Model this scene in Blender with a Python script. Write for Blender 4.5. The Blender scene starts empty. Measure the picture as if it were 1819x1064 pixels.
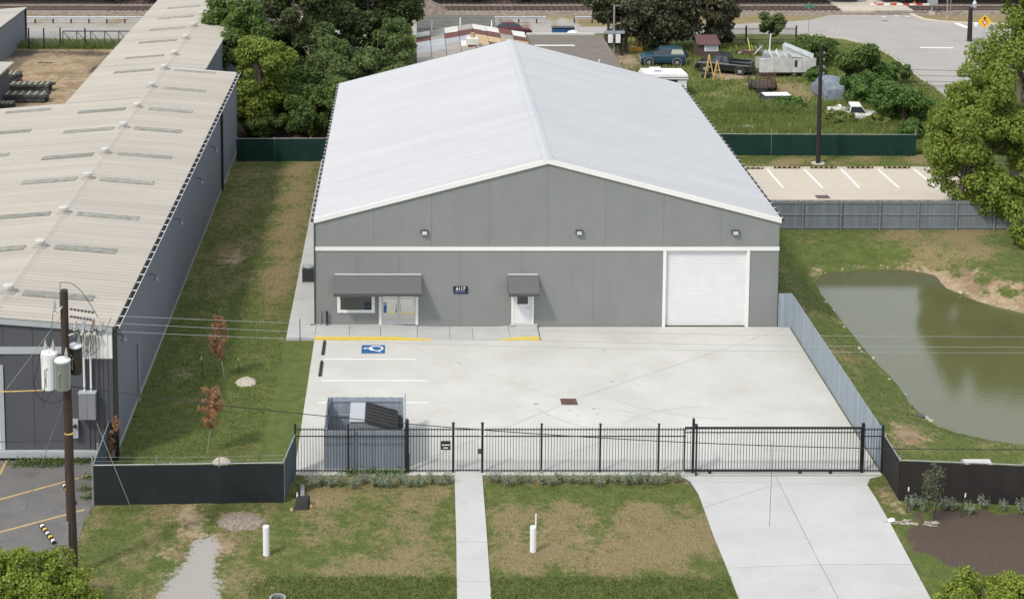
import bpy, math, random
import numpy as np
from mathutils import Vector, Matrix
R = math.radians
PI = math.pi
SC = bpy.context.scene
COL = SC.collection
rng = random.Random(7)
nrg = np.random.default_rng(11)

# ---------------------------------------------------------------- camera, sky, sun, exposure
cd = bpy.data.cameras.new('camera')
cam = bpy.data.objects.new('camera', cd)
COL.objects.link(cam)
cam.location = (4.867, -86.156, 31.83)
cam.rotation_euler = (R(90 - 7.07), 0, 0)
cd.sensor_width = 36.0
cd.sensor_fit = 'HORIZONTAL'
cd.lens = 3000.0 / 1819.0 * 36.0
cd.shift_x = (909.5 - 725.0) / 1819.0
cd.shift_y = -(532.0 + 123.0) / 1819.0
cd.clip_start = 0.5
cd.clip_end = 4000
SC.camera = cam

SUN_EL, SUN_AZ = 50.0, 45.0          # sun stands to the front left, high
w = bpy.data.worlds.new('World'); SC.world = w
w.use_nodes = True
nt = w.node_tree
bg = nt.nodes['Background']
sky = nt.nodes.new('ShaderNodeTexSky')
sky.sky_type = 'NISHITA'
sky.sun_disc = False
sky.sun_elevation = R(SUN_EL)
sky.sun_rotation = R(180 + SUN_AZ)
sky.air_density = 1.0
sky.dust_density = 4.0
sky.ozone_density = 1.0
veil = nt.nodes.new('ShaderNodeMix'); veil.data_type = 'RGBA'      # thin high cloud over the whole sky
veil.inputs[0].default_value = 0.72
veil.inputs[7].default_value = (6.7, 7.05, 7.5, 1.0)
nt.links.new(sky.outputs[0], veil.inputs[6])
nt.links.new(veil.outputs[2], bg.inputs[0])
bg.inputs[1].default_value = 0.15
sl = bpy.data.lights.new('sun', 'SUN')
sun = bpy.data.objects.new('sun', sl); COL.objects.link(sun)
sl.energy = 2.05
sl.angle = R(6.0)
sl.color = (1.0, 0.945, 0.85)
dS = Vector((-math.sin(R(SUN_AZ)) * math.cos(R(SUN_EL)), -math.cos(R(SUN_AZ)) * math.cos(R(SUN_EL)), math.sin(R(SUN_EL))))
sun.rotation_euler = dS.to_track_quat('Z', 'Y').to_euler()
sun.location = (-40, -60, 80)
vs = SC.view_settings
SC.display_settings.display_device = 'sRGB'
vs.view_transform = 'Standard'
vs.look = 'None'
vs.exposure = 0.29
vs.gamma = 1.0
vs.use_curve_mapping = False

# ---------------------------------------------------------------- helpers
class MB:
    def __init__(s): s.v = []; s.f = []
    def add(s, vs_, fs):
        n = len(s.v); s.v += [tuple(p) for p in vs_]; s.f += [tuple(i + n for i in f) for f in fs]; return s
    def box(s, x0, x1, y0, y1, z0, z1):
        return s.add([(x0,y0,z0),(x1,y0,z0),(x1,y1,z0),(x0,y1,z0),(x0,y0,z1),(x1,y0,z1),(x1,y1,z1),(x0,y1,z1)],
                     [(3,2,1,0),(4,5,6,7),(0,1,5,4),(1,2,6,5),(2,3,7,6),(3,0,4,7)])
    def cbox(s, c, size, rot=None):
        hx, hy, hz = [d / 2 for d in size]
        m = rot if rot is not None else Matrix.Identity(3)
        c = Vector(c)
        pts = [c + m @ Vector(p) for p in ((-hx,-hy,-hz),(hx,-hy,-hz),(hx,hy,-hz),(-hx,hy,-hz),(-hx,-hy,hz),(hx,-hy,hz),(hx,hy,hz),(-hx,hy,hz))]
        return s.add(pts, [(3,2,1,0),(4,5,6,7),(0,1,5,4),(1,2,6,5),(2,3,7,6),(3,0,4,7)])
    def hexa(s, b, t):               # bottom four, top four points
        return s.add(list(b) + list(t), [(3,2,1,0),(4,5,6,7),(0,1,5,4),(1,2,6,5),(2,3,7,6),(3,0,4,7)])
    def quad(s, *p): return s.add(p, [tuple(range(len(p)))])
    def cyl(s, p0, p1, r0, r1=None, n=8, caps=True):
        r1 = r0 if r1 is None else r1
        p0, p1 = Vector(p0), Vector(p1); d = (p1 - p0)
        if d.length < 1e-6: return s
        d.normalize(); a = d.orthogonal().normalized(); b = d.cross(a)
        A = [p0 + (a * math.cos(2*PI*i/n) + b * math.sin(2*PI*i/n)) * r0 for i in range(n)]
        B = [p1 + (a * math.cos(2*PI*i/n) + b * math.sin(2*PI*i/n)) * r1 for i in range(n)]
        fs = [(i, (i+1) % n, n + (i+1) % n, n + i) for i in range(n)]
        if caps: fs += [tuple(range(n-1, -1, -1)), tuple(range(n, 2*n))]
        return s.add(A + B, fs)
    def tube(s, pts, r, n=6):
        pts = [Vector(p) for p in pts]; rings = []
        rs = r if isinstance(r, (list, tuple)) else [r] * len(pts)
        up = None
        for i, p in enumerate(pts):
            d = (pts[min(i+1, len(pts)-1)] - pts[max(i-1, 0)]).normalized()
            if up is None: up = d.orthogonal().normalized()
            a = (up - d * up.dot(d)).normalized(); up = a; b = d.cross(a)
            rings.append([p + (a * math.cos(2*PI*k/n) + b * math.sin(2*PI*k/n)) * rs[i] for k in range(n)])
        vs_ = [q for rg in rings for q in rg]; fs = []
        for i in range(len(pts) - 1):
            for k in range(n):
                fs.append((i*n+k, i*n+(k+1) % n, (i+1)*n+(k+1) % n, (i+1)*n+k))
        fs += [tuple(range(n-1, -1, -1)), tuple(range((len(pts)-1)*n, len(pts)*n))]
        return s.add(vs_, fs)
    def lathe(s, prof, c=(0,0,0), n=14, axis='z', caps=True):
        vs_ = []; fs = []; c = Vector(c)
        for r, h in prof:
            for k in range(n):
                a = 2*PI*k/n
                q = Vector((r*math.cos(a), r*math.sin(a), h))
                if axis == 'y': q = Vector((q.x, q.z, q.y))
                if axis == 'x': q = Vector((q.z, q.x, q.y))
                vs_.append(c + q)
        for i in range(len(prof)-1):
            for k in range(n):
                fs.append((i*n+k, i*n+(k+1) % n, (i+1)*n+(k+1) % n, (i+1)*n+k))
        if caps: fs += [tuple(range(n-1, -1, -1)), tuple(range((len(prof)-1)*n, len(prof)*n))]
        return s.add(vs_, fs)
    def prism(s, poly, z0, z1):      # vertical extrusion of an xy outline (counter-clockwise)
        n = len(poly)
        ar = sum(poly[i][0]*poly[(i+1) % n][1] - poly[(i+1) % n][0]*poly[i][1] for i in range(n))
        if ar < 0: poly = poly[::-1]
        vs_ = [(p[0], p[1], z0) for p in poly] + [(p[0], p[1], z1) for p in poly]
        fs = [(i, (i+1) % n, n+(i+1) % n, n+i) for i in range(n)] + [tuple(range(n-1, -1, -1)), tuple(range(n, 2*n))]
        return s.add(vs_, fs)
    def prismy(s, poly, y0, y1):     # extrusion along y of an xz outline
        n = len(poly)
        vs_ = [(p[0], y0, p[1]) for p in poly] + [(p[0], y1, p[1]) for p in poly]
        fs = [(i, (i+1) % n, n+(i+1) % n, n+i) for i in range(n)] + [tuple(range(n-1, -1, -1)), tuple(range(n, 2*n))]
        return s.add(vs_, fs)
    def prismx(s, poly, x0, x1):     # extrusion along x of a yz outline
        n = len(poly)
        vs_ = [(x0, p[0], p[1]) for p in poly] + [(x1, p[0], p[1]) for p in poly]
        fs = [(i, (i+1) % n, n+(i+1) % n, n+i) for i in range(n)] + [tuple(range(n-1, -1, -1)), tuple(range(n, 2*n))]
        return s.add(vs_, fs)
    def mesh(s, name, m=None, smooth=False):
        me = bpy.data.meshes.new(name)
        me.from_pydata(s.v, [], s.f)
        if m: me.materials.append(m)
        if smooth: me.polygons.foreach_set('use_smooth', [True] * len(me.polygons))
        me.update()
        import bmesh
        b = bmesh.new(); b.from_mesh(me); bmesh.ops.recalc_face_normals(b, faces=b.faces); b.to_mesh(me); b.free()
        return me
    def build(s, name, m, parent=None, smooth=False, label=None, world=True, kind=None):
        """one mesh object; world=True: vertices are world coordinates, the origin is moved to their centre"""
        if world:
            n = len(s.v)
            c = Vector([(min(p[i] for p in s.v) + max(p[i] for p in s.v)) / 2 for i in range(3)])
            c.z = min(p[2] for p in s.v)
            s.v = [(p[0]-c.x, p[1]-c.y, p[2]-c.z) for p in s.v]
        else: c = Vector((0,0,0))
        o = bpy.data.objects.new(name, s.mesh(name, m, smooth)); COL.objects.link(o)
        if parent is not None:
            o.parent = parent
            if world:
                pw = WL.get(parent.name, Vector((0,0,0)))
                o.location = c - pw
        else: o.location = c
        WL[o.name] = c.copy() if world else WL.get(parent.name, Vector((0,0,0))).copy() if parent else Vector((0,0,0))
        if label: o['label'] = label
        if kind: o['kind'] = kind
        return o
WL = {}                              # world place of every unrotated object made so far

def thing(name, label, cat, loc=(0,0,0), rz=0.0, group=None):
    o = bpy.data.objects.new(name, None); COL.objects.link(o)
    o.empty_display_size = .3
    o.location = loc; o.rotation_euler = (0, 0, rz)
    o['label'] = label; o['category'] = cat
    if group: o['group'] = group
    WL[o.name] = Vector(loc)
    return o
def tag(o, label, cat, group=None):
    o['label'] = label; o['category'] = cat
    if group: o['group'] = group
    return o
def struct(o): o['kind'] = 'structure'; return o
def inst(name, me, loc, parent=None, rz=0.0, rot=None, scale=None):
    o = bpy.data.objects.new(name, me); COL.objects.link(o)
    o.location = loc
    o.rotation_euler = rot if rot else (0, 0, rz)
    if scale: o.scale = scale
    if parent is not None: o.parent = parent
    return o
def copy_tree(o, parent=None):
    c = o.copy(); COL.objects.link(c)
    if parent is not None: c.parent = parent
    for ch in list(o.children): copy_tree(ch, c)
    return c
def rotz(a): return Matrix.Rotation(a, 3, 'Z')

# ---------------------------------------------------------------- materials
def newmat(name):
    m = bpy.data.materials.new(name); m.use_nodes = True
    t = m.node_tree; b = t.nodes['Principled BSDF']
    return m, t, b
def N(t, typ, **kw):
    n = t.nodes.new(typ)
    for k, v in kw.items():
        if k.startswith('i_'):
            key = k[2:]; key = int(key) if key.isdigit() else key.replace('_', ' ')
            n.inputs[key].default_value = v
        else: setattr(n, k, v)
    return n
def c4(c): return (c[0], c[1], c[2], 1.0)
def pbr(name, col, rough=.7, metal=0.0, var=.12, scale=1.5, bump=0.0, bscale=40.0, col2=None, rnd=0.0, spec=.5, streak=None, fine=0.0, obj=False, grime=0.0, stain=None):
    m, t, b = newmat(name)
    L = t.links.new
    b.inputs['Roughness'].default_value = rough
    b.inputs['Metallic'].default_value = metal
    b.inputs['Specular IOR Level'].default_value = spec
    if obj: src = N(t, 'ShaderNodeTexCoord').outputs['Object']
    else: src = N(t, 'ShaderNodeNewGeometry').outputs['Position']
    if streak:
        mp = N(t, 'ShaderNodeMapping'); mp.inputs['Scale'].default_value = streak
        L(src, mp.inputs[0]); vec = mp.outputs[0]
    else: vec = src
    n1 = N(t, 'ShaderNodeTexNoise', i_Scale=scale, i_Detail=6.0, i_Roughness=.62)
    L(vec, n1.inputs['Vector'])
    a = c4([c * (1 - var) for c in col]); c2 = c4(col2) if col2 else c4([min(1, c * (1 + var)) for c in col])
    ramp = N(t, 'ShaderNodeMapRange', i_1=.3, i_2=.7)
    L(n1.outputs[0], ramp.inputs[0])
    mx = N(t, 'ShaderNodeMix', data_type='RGBA')
    mx.inputs[6].default_value = a; mx.inputs[7].default_value = c2
    L(ramp.outputs[0], mx.inputs[0])
    out = mx.outputs[2]
    if fine:
        n3 = N(t, 'ShaderNodeTexNoise', i_Scale=bscale, i_Detail=3.0)
        L(src, n3.inputs['Vector'])
        mr = N(t, 'ShaderNodeMapRange', i_1=.25, i_2=.75, i_3=1 - fine, i_4=1 + fine); L(n3.outputs[0], mr.inputs[0])
        vm = N(t, 'ShaderNodeVectorMath', operation='SCALE'); L(out, vm.inputs[0]); L(mr.outputs[0], vm.inputs['Scale']); out = vm.outputs[0]
    if stain:                         # scattered soft stains (colour, noise scale, threshold, strength)
        ns = N(t, 'ShaderNodeTexNoise', i_Scale=stain[1], i_Detail=7.0, i_Roughness=.68, i_Distortion=.6); L(src, ns.inputs['Vector'])
        mr = N(t, 'ShaderNodeMapRange', i_1=stain[2], i_2=stain[2]+.16, i_3=0.0, i_4=stain[3], interpolation_type='SMOOTHSTEP'); L(ns.outputs[0], mr.inputs[0])
        ms = N(t, 'ShaderNodeMix', data_type='RGBA'); L(mr.outputs[0], ms.inputs[0]); L(out, ms.inputs[6]); ms.inputs[7].default_value = c4(stain[0]); out = ms.outputs[2]
    if grime:                         # narrow run-off streaks
        mg = N(t, 'ShaderNodeMapping'); mg.inputs['Scale'].default_value = (5.0, 5.0, .22); L(src, mg.inputs[0])
        ng = N(t, 'ShaderNodeTexNoise', i_Scale=1.3, i_Detail=5.0, i_Roughness=.7); L(mg.outputs[0], ng.inputs['Vector'])
        mr = N(t, 'ShaderNodeMapRange', i_1=.35, i_2=.7, i_3=1+grime*.5, i_4=1-grime); L(ng.outputs[0], mr.inputs[0])
        vm = N(t, 'ShaderNodeVectorMath', operation='SCALE'); L(out, vm.inputs[0]); L(mr.outputs[0], vm.inputs['Scale']); out = vm.outputs[0]
    if rnd:
        oi = N(t, 'ShaderNodeObjectInfo')
        mr = N(t, 'ShaderNodeMapRange', i_3=1 - rnd, i_4=1 + rnd); L(oi.outputs['Random'], mr.inputs[0])
        vm = N(t, 'ShaderNodeVectorMath', operation='SCALE'); L(out, vm.inputs[0]); L(mr.outputs[0], vm.inputs['Scale']); out = vm.outputs[0]
    L(out, b.inputs['Base Color'])
    if bump:
        n2 = N(t, 'ShaderNodeTexNoise', i_Scale=bscale, i_Detail=4.0)
        L(src, n2.inputs['Vector'])
        bp = N(t, 'ShaderNodeBump', i_Strength=bump, i_Distance=.02)
        L(n2.outputs[0], bp.inputs['Height']); L(bp.outputs[0], b.inputs['Normal'])
    return m
def leafmat(name, c1, c2, trans=.25, rough=.55):
    m, t, b = newmat(name); L = t.links.new
    geo = N(t, 'ShaderNodeNewGeometry')
    n1 = N(t, 'ShaderNodeTexNoise', i_Scale=.55, i_Detail=3.0); L(geo.outputs['Position'], n1.inputs['Vector'])
    ad = N(t, 'ShaderNodeMath', operation='ADD'); L(geo.outputs['Random Per Island'], ad.inputs[0]); L(n1.outputs[0], ad.inputs[1])
    mr = N(t, 'ShaderNodeMapRange', i_1=.3, i_2=1.25); L(ad.outputs[0], mr.inputs[0])
    mx = N(t, 'ShaderNodeMix', data_type='RGBA'); mx.inputs[6].default_value = c4(c1); mx.inputs[7].default_value = c4(c2)
    L(mr.outputs[0], mx.inputs[0])
    L(mx.outputs[2], b.inputs['Base Color'])
    b.inputs['Roughness'].default_value = rough; b.inputs['Specular IOR Level'].default_value = .25
    tr = N(t, 'ShaderNodeBsdfTranslucent'); L(mx.outputs[2], tr.inputs[0])
    ms = N(t, 'ShaderNodeMixShader'); ms.inputs[0].default_value = trans
    L(b.outputs[0], ms.inputs[1]); L(tr.outputs[0], ms.inputs[2])
    L(ms.outputs[0], t.nodes['Material Output'].inputs[0])
    return m

M = {}
M['stucco'] = pbr('grey_stucco', (.205,.216,.210), .9, var=.045, scale=.7, bump=.4, bscale=26, rnd=.022, fine=.15, streak=(1.0,1.0,.6), col2=(.222,.232,.226), grime=.035)
M['joint'] = pbr('dark_joint', (.08,.085,.085), .9)
M['wallgap'] = pbr('wall_joint_sealant', (.085,.09,.087), .9)
M['tyremark'] = pbr('tyre_marked_concrete', (.37,.365,.34), .85, var=.12, scale=3)
M['white'] = pbr('white_paint', (.72,.72,.70), .5, var=.03)
M['offwhite'] = pbr('offwhite_paint', (.66,.67,.68), .5, var=.04)
M['whitemetal'] = pbr('white_metal_roof', (.395,.40,.415), .42, var=.03, scale=.5, rnd=.014, spec=.4, streak=(.12,1.2,1), col2=(.425,.432,.445), fine=.03, bscale=6)
M['cream'] = pbr('cream_metal_roof', (.340,.312,.268), .6, var=.07, scale=.22, rnd=.04, streak=(.25,2.2,1), col2=(.395,.362,.312))
M['creamwall'] = pbr('cream_wall', (.45,.42,.37), .8, var=.08)
M['skylight'] = pbr('weathered_skylight', (.20,.20,.17), .6, var=.25, scale=3, col2=(.30,.29,.25), rnd=.12)
M['slate'] = pbr('slate_siding', (.072,.075,.085), .7, var=.06, scale=.7, rnd=.02, fine=.06)
M['slateside'] = pbr('blue_grey_siding', (.155,.168,.195), .7, var=.05, scale=.7, rnd=.02, fine=.05)
M['slatelight'] = pbr('light_grey_trim', (.36,.38,.40), .6, var=.05)
M['conc'] = pbr('pale_concrete', (.445,.438,.405), .85, var=.06, scale=.30, bump=.1, bscale=18, col2=(.51,.505,.475), rnd=.022, fine=.05, stain=((.42,.385,.31), .55, .56, .5))
M['walk'] = pbr('walk_concrete', (.42,.42,.408), .85, var=.06, scale=.5, bump=.12, bscale=18, rnd=.03, fine=.06, stain=((.34,.33,.30), .8, .57, .5))
M['oldconc'] = pbr('tan_concrete', (.47,.42,.345), .9, var=.06, scale=.3, rnd=.02, fine=.05)
M['road'] = pbr('road_concrete', (.30,.285,.265), .9, var=.08, scale=.25, fine=.12, bscale=3.5)
M['asphalt'] = pbr('worn_asphalt', (.135,.13,.125), .92, var=.16, scale=.9, bump=.3, bscale=60, fine=.2, stain=((.09,.085,.08), .9, .54, .7))
M['yellow'] = pbr('yellow_kerb_paint', (.62,.47,.08), .7, var=.1, scale=4)
M['amber'] = pbr('amber_line_paint', (.42,.30,.13), .8, var=.25, scale=5)
M['linewhite'] = pbr('white_line_paint', (.72,.72,.70), .7, var=.05, scale=6)
M['blue'] = pbr('blue_paint', (.02,.10,.26), .6, var=.1, scale=4)
M['black'] = pbr('black_powdercoat', (.014,.014,.018), .45, var=.15, scale=5)
M['rubber'] = pbr('black_rubber', (.02,.02,.02), .8, var=.2, scale=9)
M['darkgrey'] = pbr('dark_grey_metal', (.06,.062,.066), .5)
M['awning'] = pbr('awning_fabric', (.105,.106,.111), .85, var=.08, scale=5, bump=.15, bscale=120, fine=.06)
M['awnedge'] = pbr('awning_valance', (.075,.07,.075), .85)
M['alum'] = pbr('brushed_aluminium', (.52,.53,.55), .35, metal=.6)
M['steel'] = pbr('galvanised_steel', (.36,.38,.39), .45, metal=.5, var=.12, scale=8)
M['navy'] = pbr('navy_sign_face', (.008,.010,.028), .5)
M['letter'] = pbr('sign_lettering', (.75,.75,.78), .5)
M['letterblue'] = pbr('pale_blue_lettering', (.16,.18,.38), .5)
M['doorglass'] = pbr('mirrored_door_glass', (.58,.59,.57), .05, metal=.85, var=.05, scale=1.2)
M['glass'] = pbr('dark_window_glass', (.022,.028,.028), .05, spec=.9, var=.2)
M['cabglass'] = pbr('vehicle_glass', (.03,.04,.045), .06, spec=.7)
M['milkglass'] = pbr('lamp_lens', (.46,.46,.43), .3)
M['fence'] = pbr('blue_grey_fence_wood', (.255,.30,.345), .8, var=.10, scale=2.0, rnd=.10, streak=(6,6,.7), bump=.2, bscale=30)
M['fencerail'] = pbr('blue_grey_rail_wood', (.27,.31,.35), .8, var=.10, scale=2.0, rnd=.06)
M['fenceback'] = pbr('grey_fence_wood', (.145,.165,.18), .85, var=.12, scale=2.5, rnd=.12, streak=(6,6,.7), bump=.2, bscale=30)
M['fencebackrail'] = pbr('grey_rail_wood', (.17,.19,.205), .85, var=.12, scale=2.5, rnd=.06)
M['rust'] = pbr('rusty_iron', (.10,.055,.045), .85, var=.3, scale=6, col2=(.17,.09,.07))
M['polewood'] = pbr('creosoted_wood', (.045,.028,.022), .9, var=.3, scale=2.5, streak=(5,5,.4), bump=.4, bscale=25)
M['poledark'] = pbr('black_pole_wood', (.018,.015,.016), .9, var=.2, scale=2.5)
M['bark'] = pbr('tree_bark', (.10,.08,.065), .95, var=.3, scale=4, bump=.5, bscale=12)
M['paletrunk'] = pbr('pale_bark', (.30,.27,.23), .9, var=.2, scale=6)
M['stake'] = pbr('green_steel_stake', (.02,.035,.025), .6)
M['stakeyellow'] = pbr('lime_stake_tip', (.55,.62,.12), .6)
M['vent'] = pbr('dull_white_vent', (.46,.45,.42), .6, var=.1, scale=5)
M['pvc'] = pbr('white_pvc', (.72,.73,.74), .4, var=.03)
M['insul'] = pbr('grey_porcelain', (.38,.37,.34), .35)
M['orange'] = pbr('orange_plastic', (.55,.14,.04), .6)
M['cabinet'] = pbr('grey_cabinet', (.20,.205,.225), .55, var=.06, scale=2)
M['timber'] = pbr('yellow_timber', (.52,.36,.12), .7, var=.15, scale=4)
M['brown'] = pbr('brown_shingle', (.085,.055,.052), .9, var=.15, scale=4)
M['rail'] = pbr('rusty_rail', (.075,.045,.035), .7, var=.2, scale=2)
M['sleeper'] = pbr('dark_sleeper', (.05,.04,.035), .95, var=.3, scale=3, rnd=.2)
M['pine'] = pbr('tan_board', (.42,.30,.17), .85, var=.2, scale=2.5, rnd=.1)
M['mound'] = pbr('mulch_mound', (.17,.14,.115), 1, var=.4, scale=9, bump=.8, bscale=18, col2=(.32,.26,.2))
M['rock'] = pbr('pale_rock', (.42,.38,.32), .95, var=.25, scale=6, bump=.6, bscale=14)

# ---------------------------------------------------------------- ground
POND = [(28.80, 10.12), (29.40, 11.25), (30.27, 11.77), (32.16, 12.29), (33.89, 12.39), (35.32, 12.08), (36.32, 11.25), (36.30, 10.12), (36.26, 8.93), (36.70, 7.86), (37.38, 6.62), (38.18, 5.69), (39.25, 4.78), (41.14, 3.09), (42.68, 0.14), (40.99, -5.25), (38.03, -10.66), (34.95, -12.82), (32.97, -12.58), (31.62, -12.10), (30.56, -11.54), (29.73, -10.54), (29.30, -9.51), (29.19, -7.70), (29.20, -5.39), (29.00, -2.87), (28.82, -0.27), (28.74, 2.66), (28.71, 5.51), (28.67, 7.95)]
def seg_dist(px, py, poly):
    d = np.full(px.shape, 1e9); ins = np.zeros(px.shape, bool); n = len(poly)
    for i in range(n):
        ax, ay = poly[i]; bx, by = poly[(i+1) % n]
        ex, ey = bx-ax, by-ay
        t = np.clip(((px-ax)*ex + (py-ay)*ey) / (ex*ex+ey*ey+1e-9), 0, 1)
        d = np.minimum(d, np.hypot(px-ax-t*ex, py-ay-t*ey))
        c = ((ay > py) != (by > py)) & (px < (bx-ax)*(py-ay)/((by-ay) if by != ay else 1e-9)+ax)
        ins ^= c
    return d, ins
def sstep(a, b, x):
    t = np.clip((x-a)/(b-a), 0, 1); return t*t*(3-2*t)
def wob(x, y, s, seed=0):            # cheap smooth pseudo-noise, about -1..1
    r = np.random.default_rng(seed); o = np.zeros_like(x)
    for k in range(6):
        a = r.uniform(0, 2*PI); f = s * r.uniform(.6, 2.2)
        o += np.sin((x*math.cos(a)+y*math.sin(a))*f + r.uniform(0, 6.28))
    return o / 3.0
def ground_z(x, y):
    x = np.asarray(x, float); y = np.asarray(y, float)
    d, ins = seg_dist(x, y, POND)
    d = d + .22*wob(x, y, 1.3, 3)*sstep(.1, 1.0, d)
    out = -.95*(1 - sstep(-.3, 2.7, d)) + .04*wob(x, y, .9, 5)*sstep(0, 1.5, d)*sstep(3.5, 1.5, d)
    z = np.where(ins, -.93 - .6*np.clip(d/1.5, 0, 1), np.minimum(out, 0.0))
    return z
def gz(x, y): return float(ground_z(np.array([x]), np.array([y]))[0])
def zones(x, y):
    """bare earth, dry grass, gravel and mulch shares of the ground, as they lie on the site"""
    dry = np.full(x.shape, .28); dirt = np.zeros(x.shape); grav = np.zeros(x.shape); mul = np.zeros(x.shape)
    def E(cx, cy, rx, ry): return np.clip(1.25 - np.hypot((x-cx)/rx, (y-cy)/ry), 0, 1)
    def box(x0, x1, y0, y1, e=.6): return sstep(x0-e, x0+e, x)*sstep(x1+e, x1-e, x)*sstep(y0-e, y0+e, y)*sstep(y1+e, y1-e, y)
    wb = wob(x, y, 1.0, 9); wf = wob(x, y, 2.6, 10)
    # side lawn between the two buildings
    side = box(-8, 0, -18, 34, .3)
    dry = np.where(side > .5, .06 + .36*sstep(-3.5, 9, y) + .16*wb + .08*wf, dry)
    dry += side*.38*np.exp(-((x+2.5+.25*wb)/.8)**2)*sstep(-4, 6, y)
    dirt += side*.30*np.exp(-((x+2.4+.3*wf)/.6)**2)*sstep(2, 9, y)*sstep(26, 18, y)
    for cx, cy, rx, ry, s in ((-5.6, 11.5, 1.3, 2.4, .8), (-6.3, -6.5, 1.0, 1.6, .55), (-5.9, -3.6, .9, 2, .4), (-4.0, 2.4, 1.6, 1.5, .25), (-3.4, -16.2, .5, .5, .4)):
        dirt += s*E(cx, cy, rx, ry)
    # front lawns
    l1 = box(.5, 6.9, -26.6 + .35*wb, -18.7 + .2*wf, .5); dry = dry*(1-l1) + l1*(.52 + .26*wb + .18*wf)
    dirt += .05*l1
    l2 = box(8.3 + .4*wf, 17.5, -26.3 + .4*wb, -20.4 + .55*wf, 1.0); dry = dry*(1-l2) + l2*(.74 + .30*wb + .2*wf)
    dirt += l2*.28*E(11.5, -23.5, 4.5, 2.6) + .12*l2
    low = sstep(-25.9, -26.9, y + .3*wf)*(x > .2)*(x < 17.6); dry = dry*(1-low) - .05*low; dry = np.where((x > 7.9) & (x < 17) & (y > -20.2) & (y < -18.6), dry - .15, dry)
    bed = box(.2, 17.5, -18.5, -17.5, .25); dry += .3*bed; dirt += .3*bed
    # left verge
    l0 = box(-8.5, -.3, -30, -19.2, .4); dry = np.where(l0 > .5, .36 + .26*wb + .12*wf, dry)
    for (cx, cy), rx, ry, s in (((-4.00, -21.34), .8, 1.2, 1.0), ((-3.57, -23.01), 1.1, 1.0, .8), ((-4.13, -24.59), 1.1, .9, .7), ((-2.26, -23.83), 1.0, .9, .9), ((-2.64, -25.25), 1.0, 1.3, .6), ((-1.93, -21.59), 1.3, .9, 1.1), ((1.05, -20.10), .8, .6, .5)):
        dirt += s*E(cx, cy, rx, ry)
    grav += 1.2*E(*(-3.18, -26.94), 1.25, 1.9) + 1.1*E(*(-3.03, -24.37), .75, 1.6) + 1.2*E(*(-3.15, -28.74), 1.5, 1.5)
    # right corner: mulch bed and verge
    mul += (1.0+.35*wf+.2*wb)*E(*(28.09, -23.24), 3.9, 2.3) + (1.0+.3*wf)*E(*(29.25, -24.59), 4.5, 3) + (.8+.4*wf)*E(*(26.82, -21.34), 1.9, .6)
    dry = np.where((x > 24) & (y < -18.4), .12 + .15*wb, dry)
    dirt += .8*E(*(24.77, -19.34), .7, 1.2) + .6*E(*(24.91, -20.85), .7, .9)
    # round the pond
    d, ins = seg_dist(x, y, POND)
    pr = box(25.3, 48, -17.6, 17.2, .3)
    dry = np.where(pr > .5, .22 + .30*wb, dry)
    dirt += pr*((.42+.25*wb)*sstep(.8, .1, np.abs(d-.25)) + .28*wf*sstep(2.5, .5, d))*sstep(-1, 2, x-27.8 + .0*y)
    dirt += (.62+.45*wf)*E(*(37.58, 7.33), 2.3, 2.7) + (.62+.4*wf)*E(*(38.84, 5.42), 2.4, 2.3) + .75*E(*(35.47, 10.99), 2.4, .9) + .7*E(*(37.01, 9.54), 1.5, 1.2) + .8*E(*(27.38, -14.06), 1.2, 1.1) + .8*E(*(27.26, -12.73), .7, 1.2)
    dirt += .4*box(25.3, 26.2, -17, 6, .3)*(.6+.6*wf)
    dry += .55*E(*(37.91, 14.48), 4.5, 4.0) - .35*E(*(30.42, 13.59), 4.0, 5.0)
    dry = np.where((x > 25.3) & (x < 48) & (y > 29.5) & (y < 35.4), .40 + .35*wb, dry)
    # neighbour's yard
    jy = box(24.5, 60, 35.8, 78, 1.0); dry = np.where(jy > .5, .34 + .25*wb, dry)
    dirt += .95*E(*(25.45, 71.47), 2.6, 7.5) + .85*E(*(34.55, 63.29), 2.6, 2.4) + .6*E(*(32.70, 64.27), 2.0, 2.6)
    dry += .6*E(*(38.41, 57.91), 3.5, 5) + .7*E(*(47.63, 67.53), 2.5, 7)
    # dirt yard behind the long building
    dirt += (.95+.25*wb)*box(-70, -18.3, 30, 76.5, 1.0); mul += .42*box(-70, -18.3, 30, 76, 2)*(.5+.9*wob(x, y, .45, 40)); dry += .4*box(-70, -18, 30, 76, 2)
    # leaf litter under the trees behind the side lawn
    mul += .85*box(-10, 1.5, 34.6, 79, .6)
    grav += 1.0*box(-60, 23, 85.5, 94.5, .6)*(.75+.4*wf)
    # railway side and beyond
    dry = np.where(y > 86, .95, dry); dirt += .45*(y > 86)
    return np.clip(dirt, 0, 1.3), np.clip(dry, 0, 1.2), np.clip(grav, 0, 1.3), np.clip(mul, 0, 1.3)
def axis(parts):
    o = []
    for a, b, s in parts: o += list(np.arange(a, b-1e-6, s))
    return np.array(o + [parts[-1][1]])
gx = axis([(-1600,-400,300),(-400,-80,40),(-80,-18,2.0),(-18,45,.3),(45,80,2.0),(80,400,40),(400,1600,300)])
gy = axis([(-400,-60,40),(-60,-30,3),(-30,20,.3),(20,80,.8),(80,140,3),(140,500,60),(500,2600,350)])
XX, YY = np.meshgrid(gx, gy)
xf, yf = XX.ravel(), YY.ravel()
zf = ground_z(xf, yf)
nx, ny = len(gx), len(gy)
ii = np.arange((ny-1)*nx).reshape(ny-1, nx)[:, :-1].ravel()
quads = np.stack([ii, ii+1, ii+nx+1, ii+nx], 1)
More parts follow.
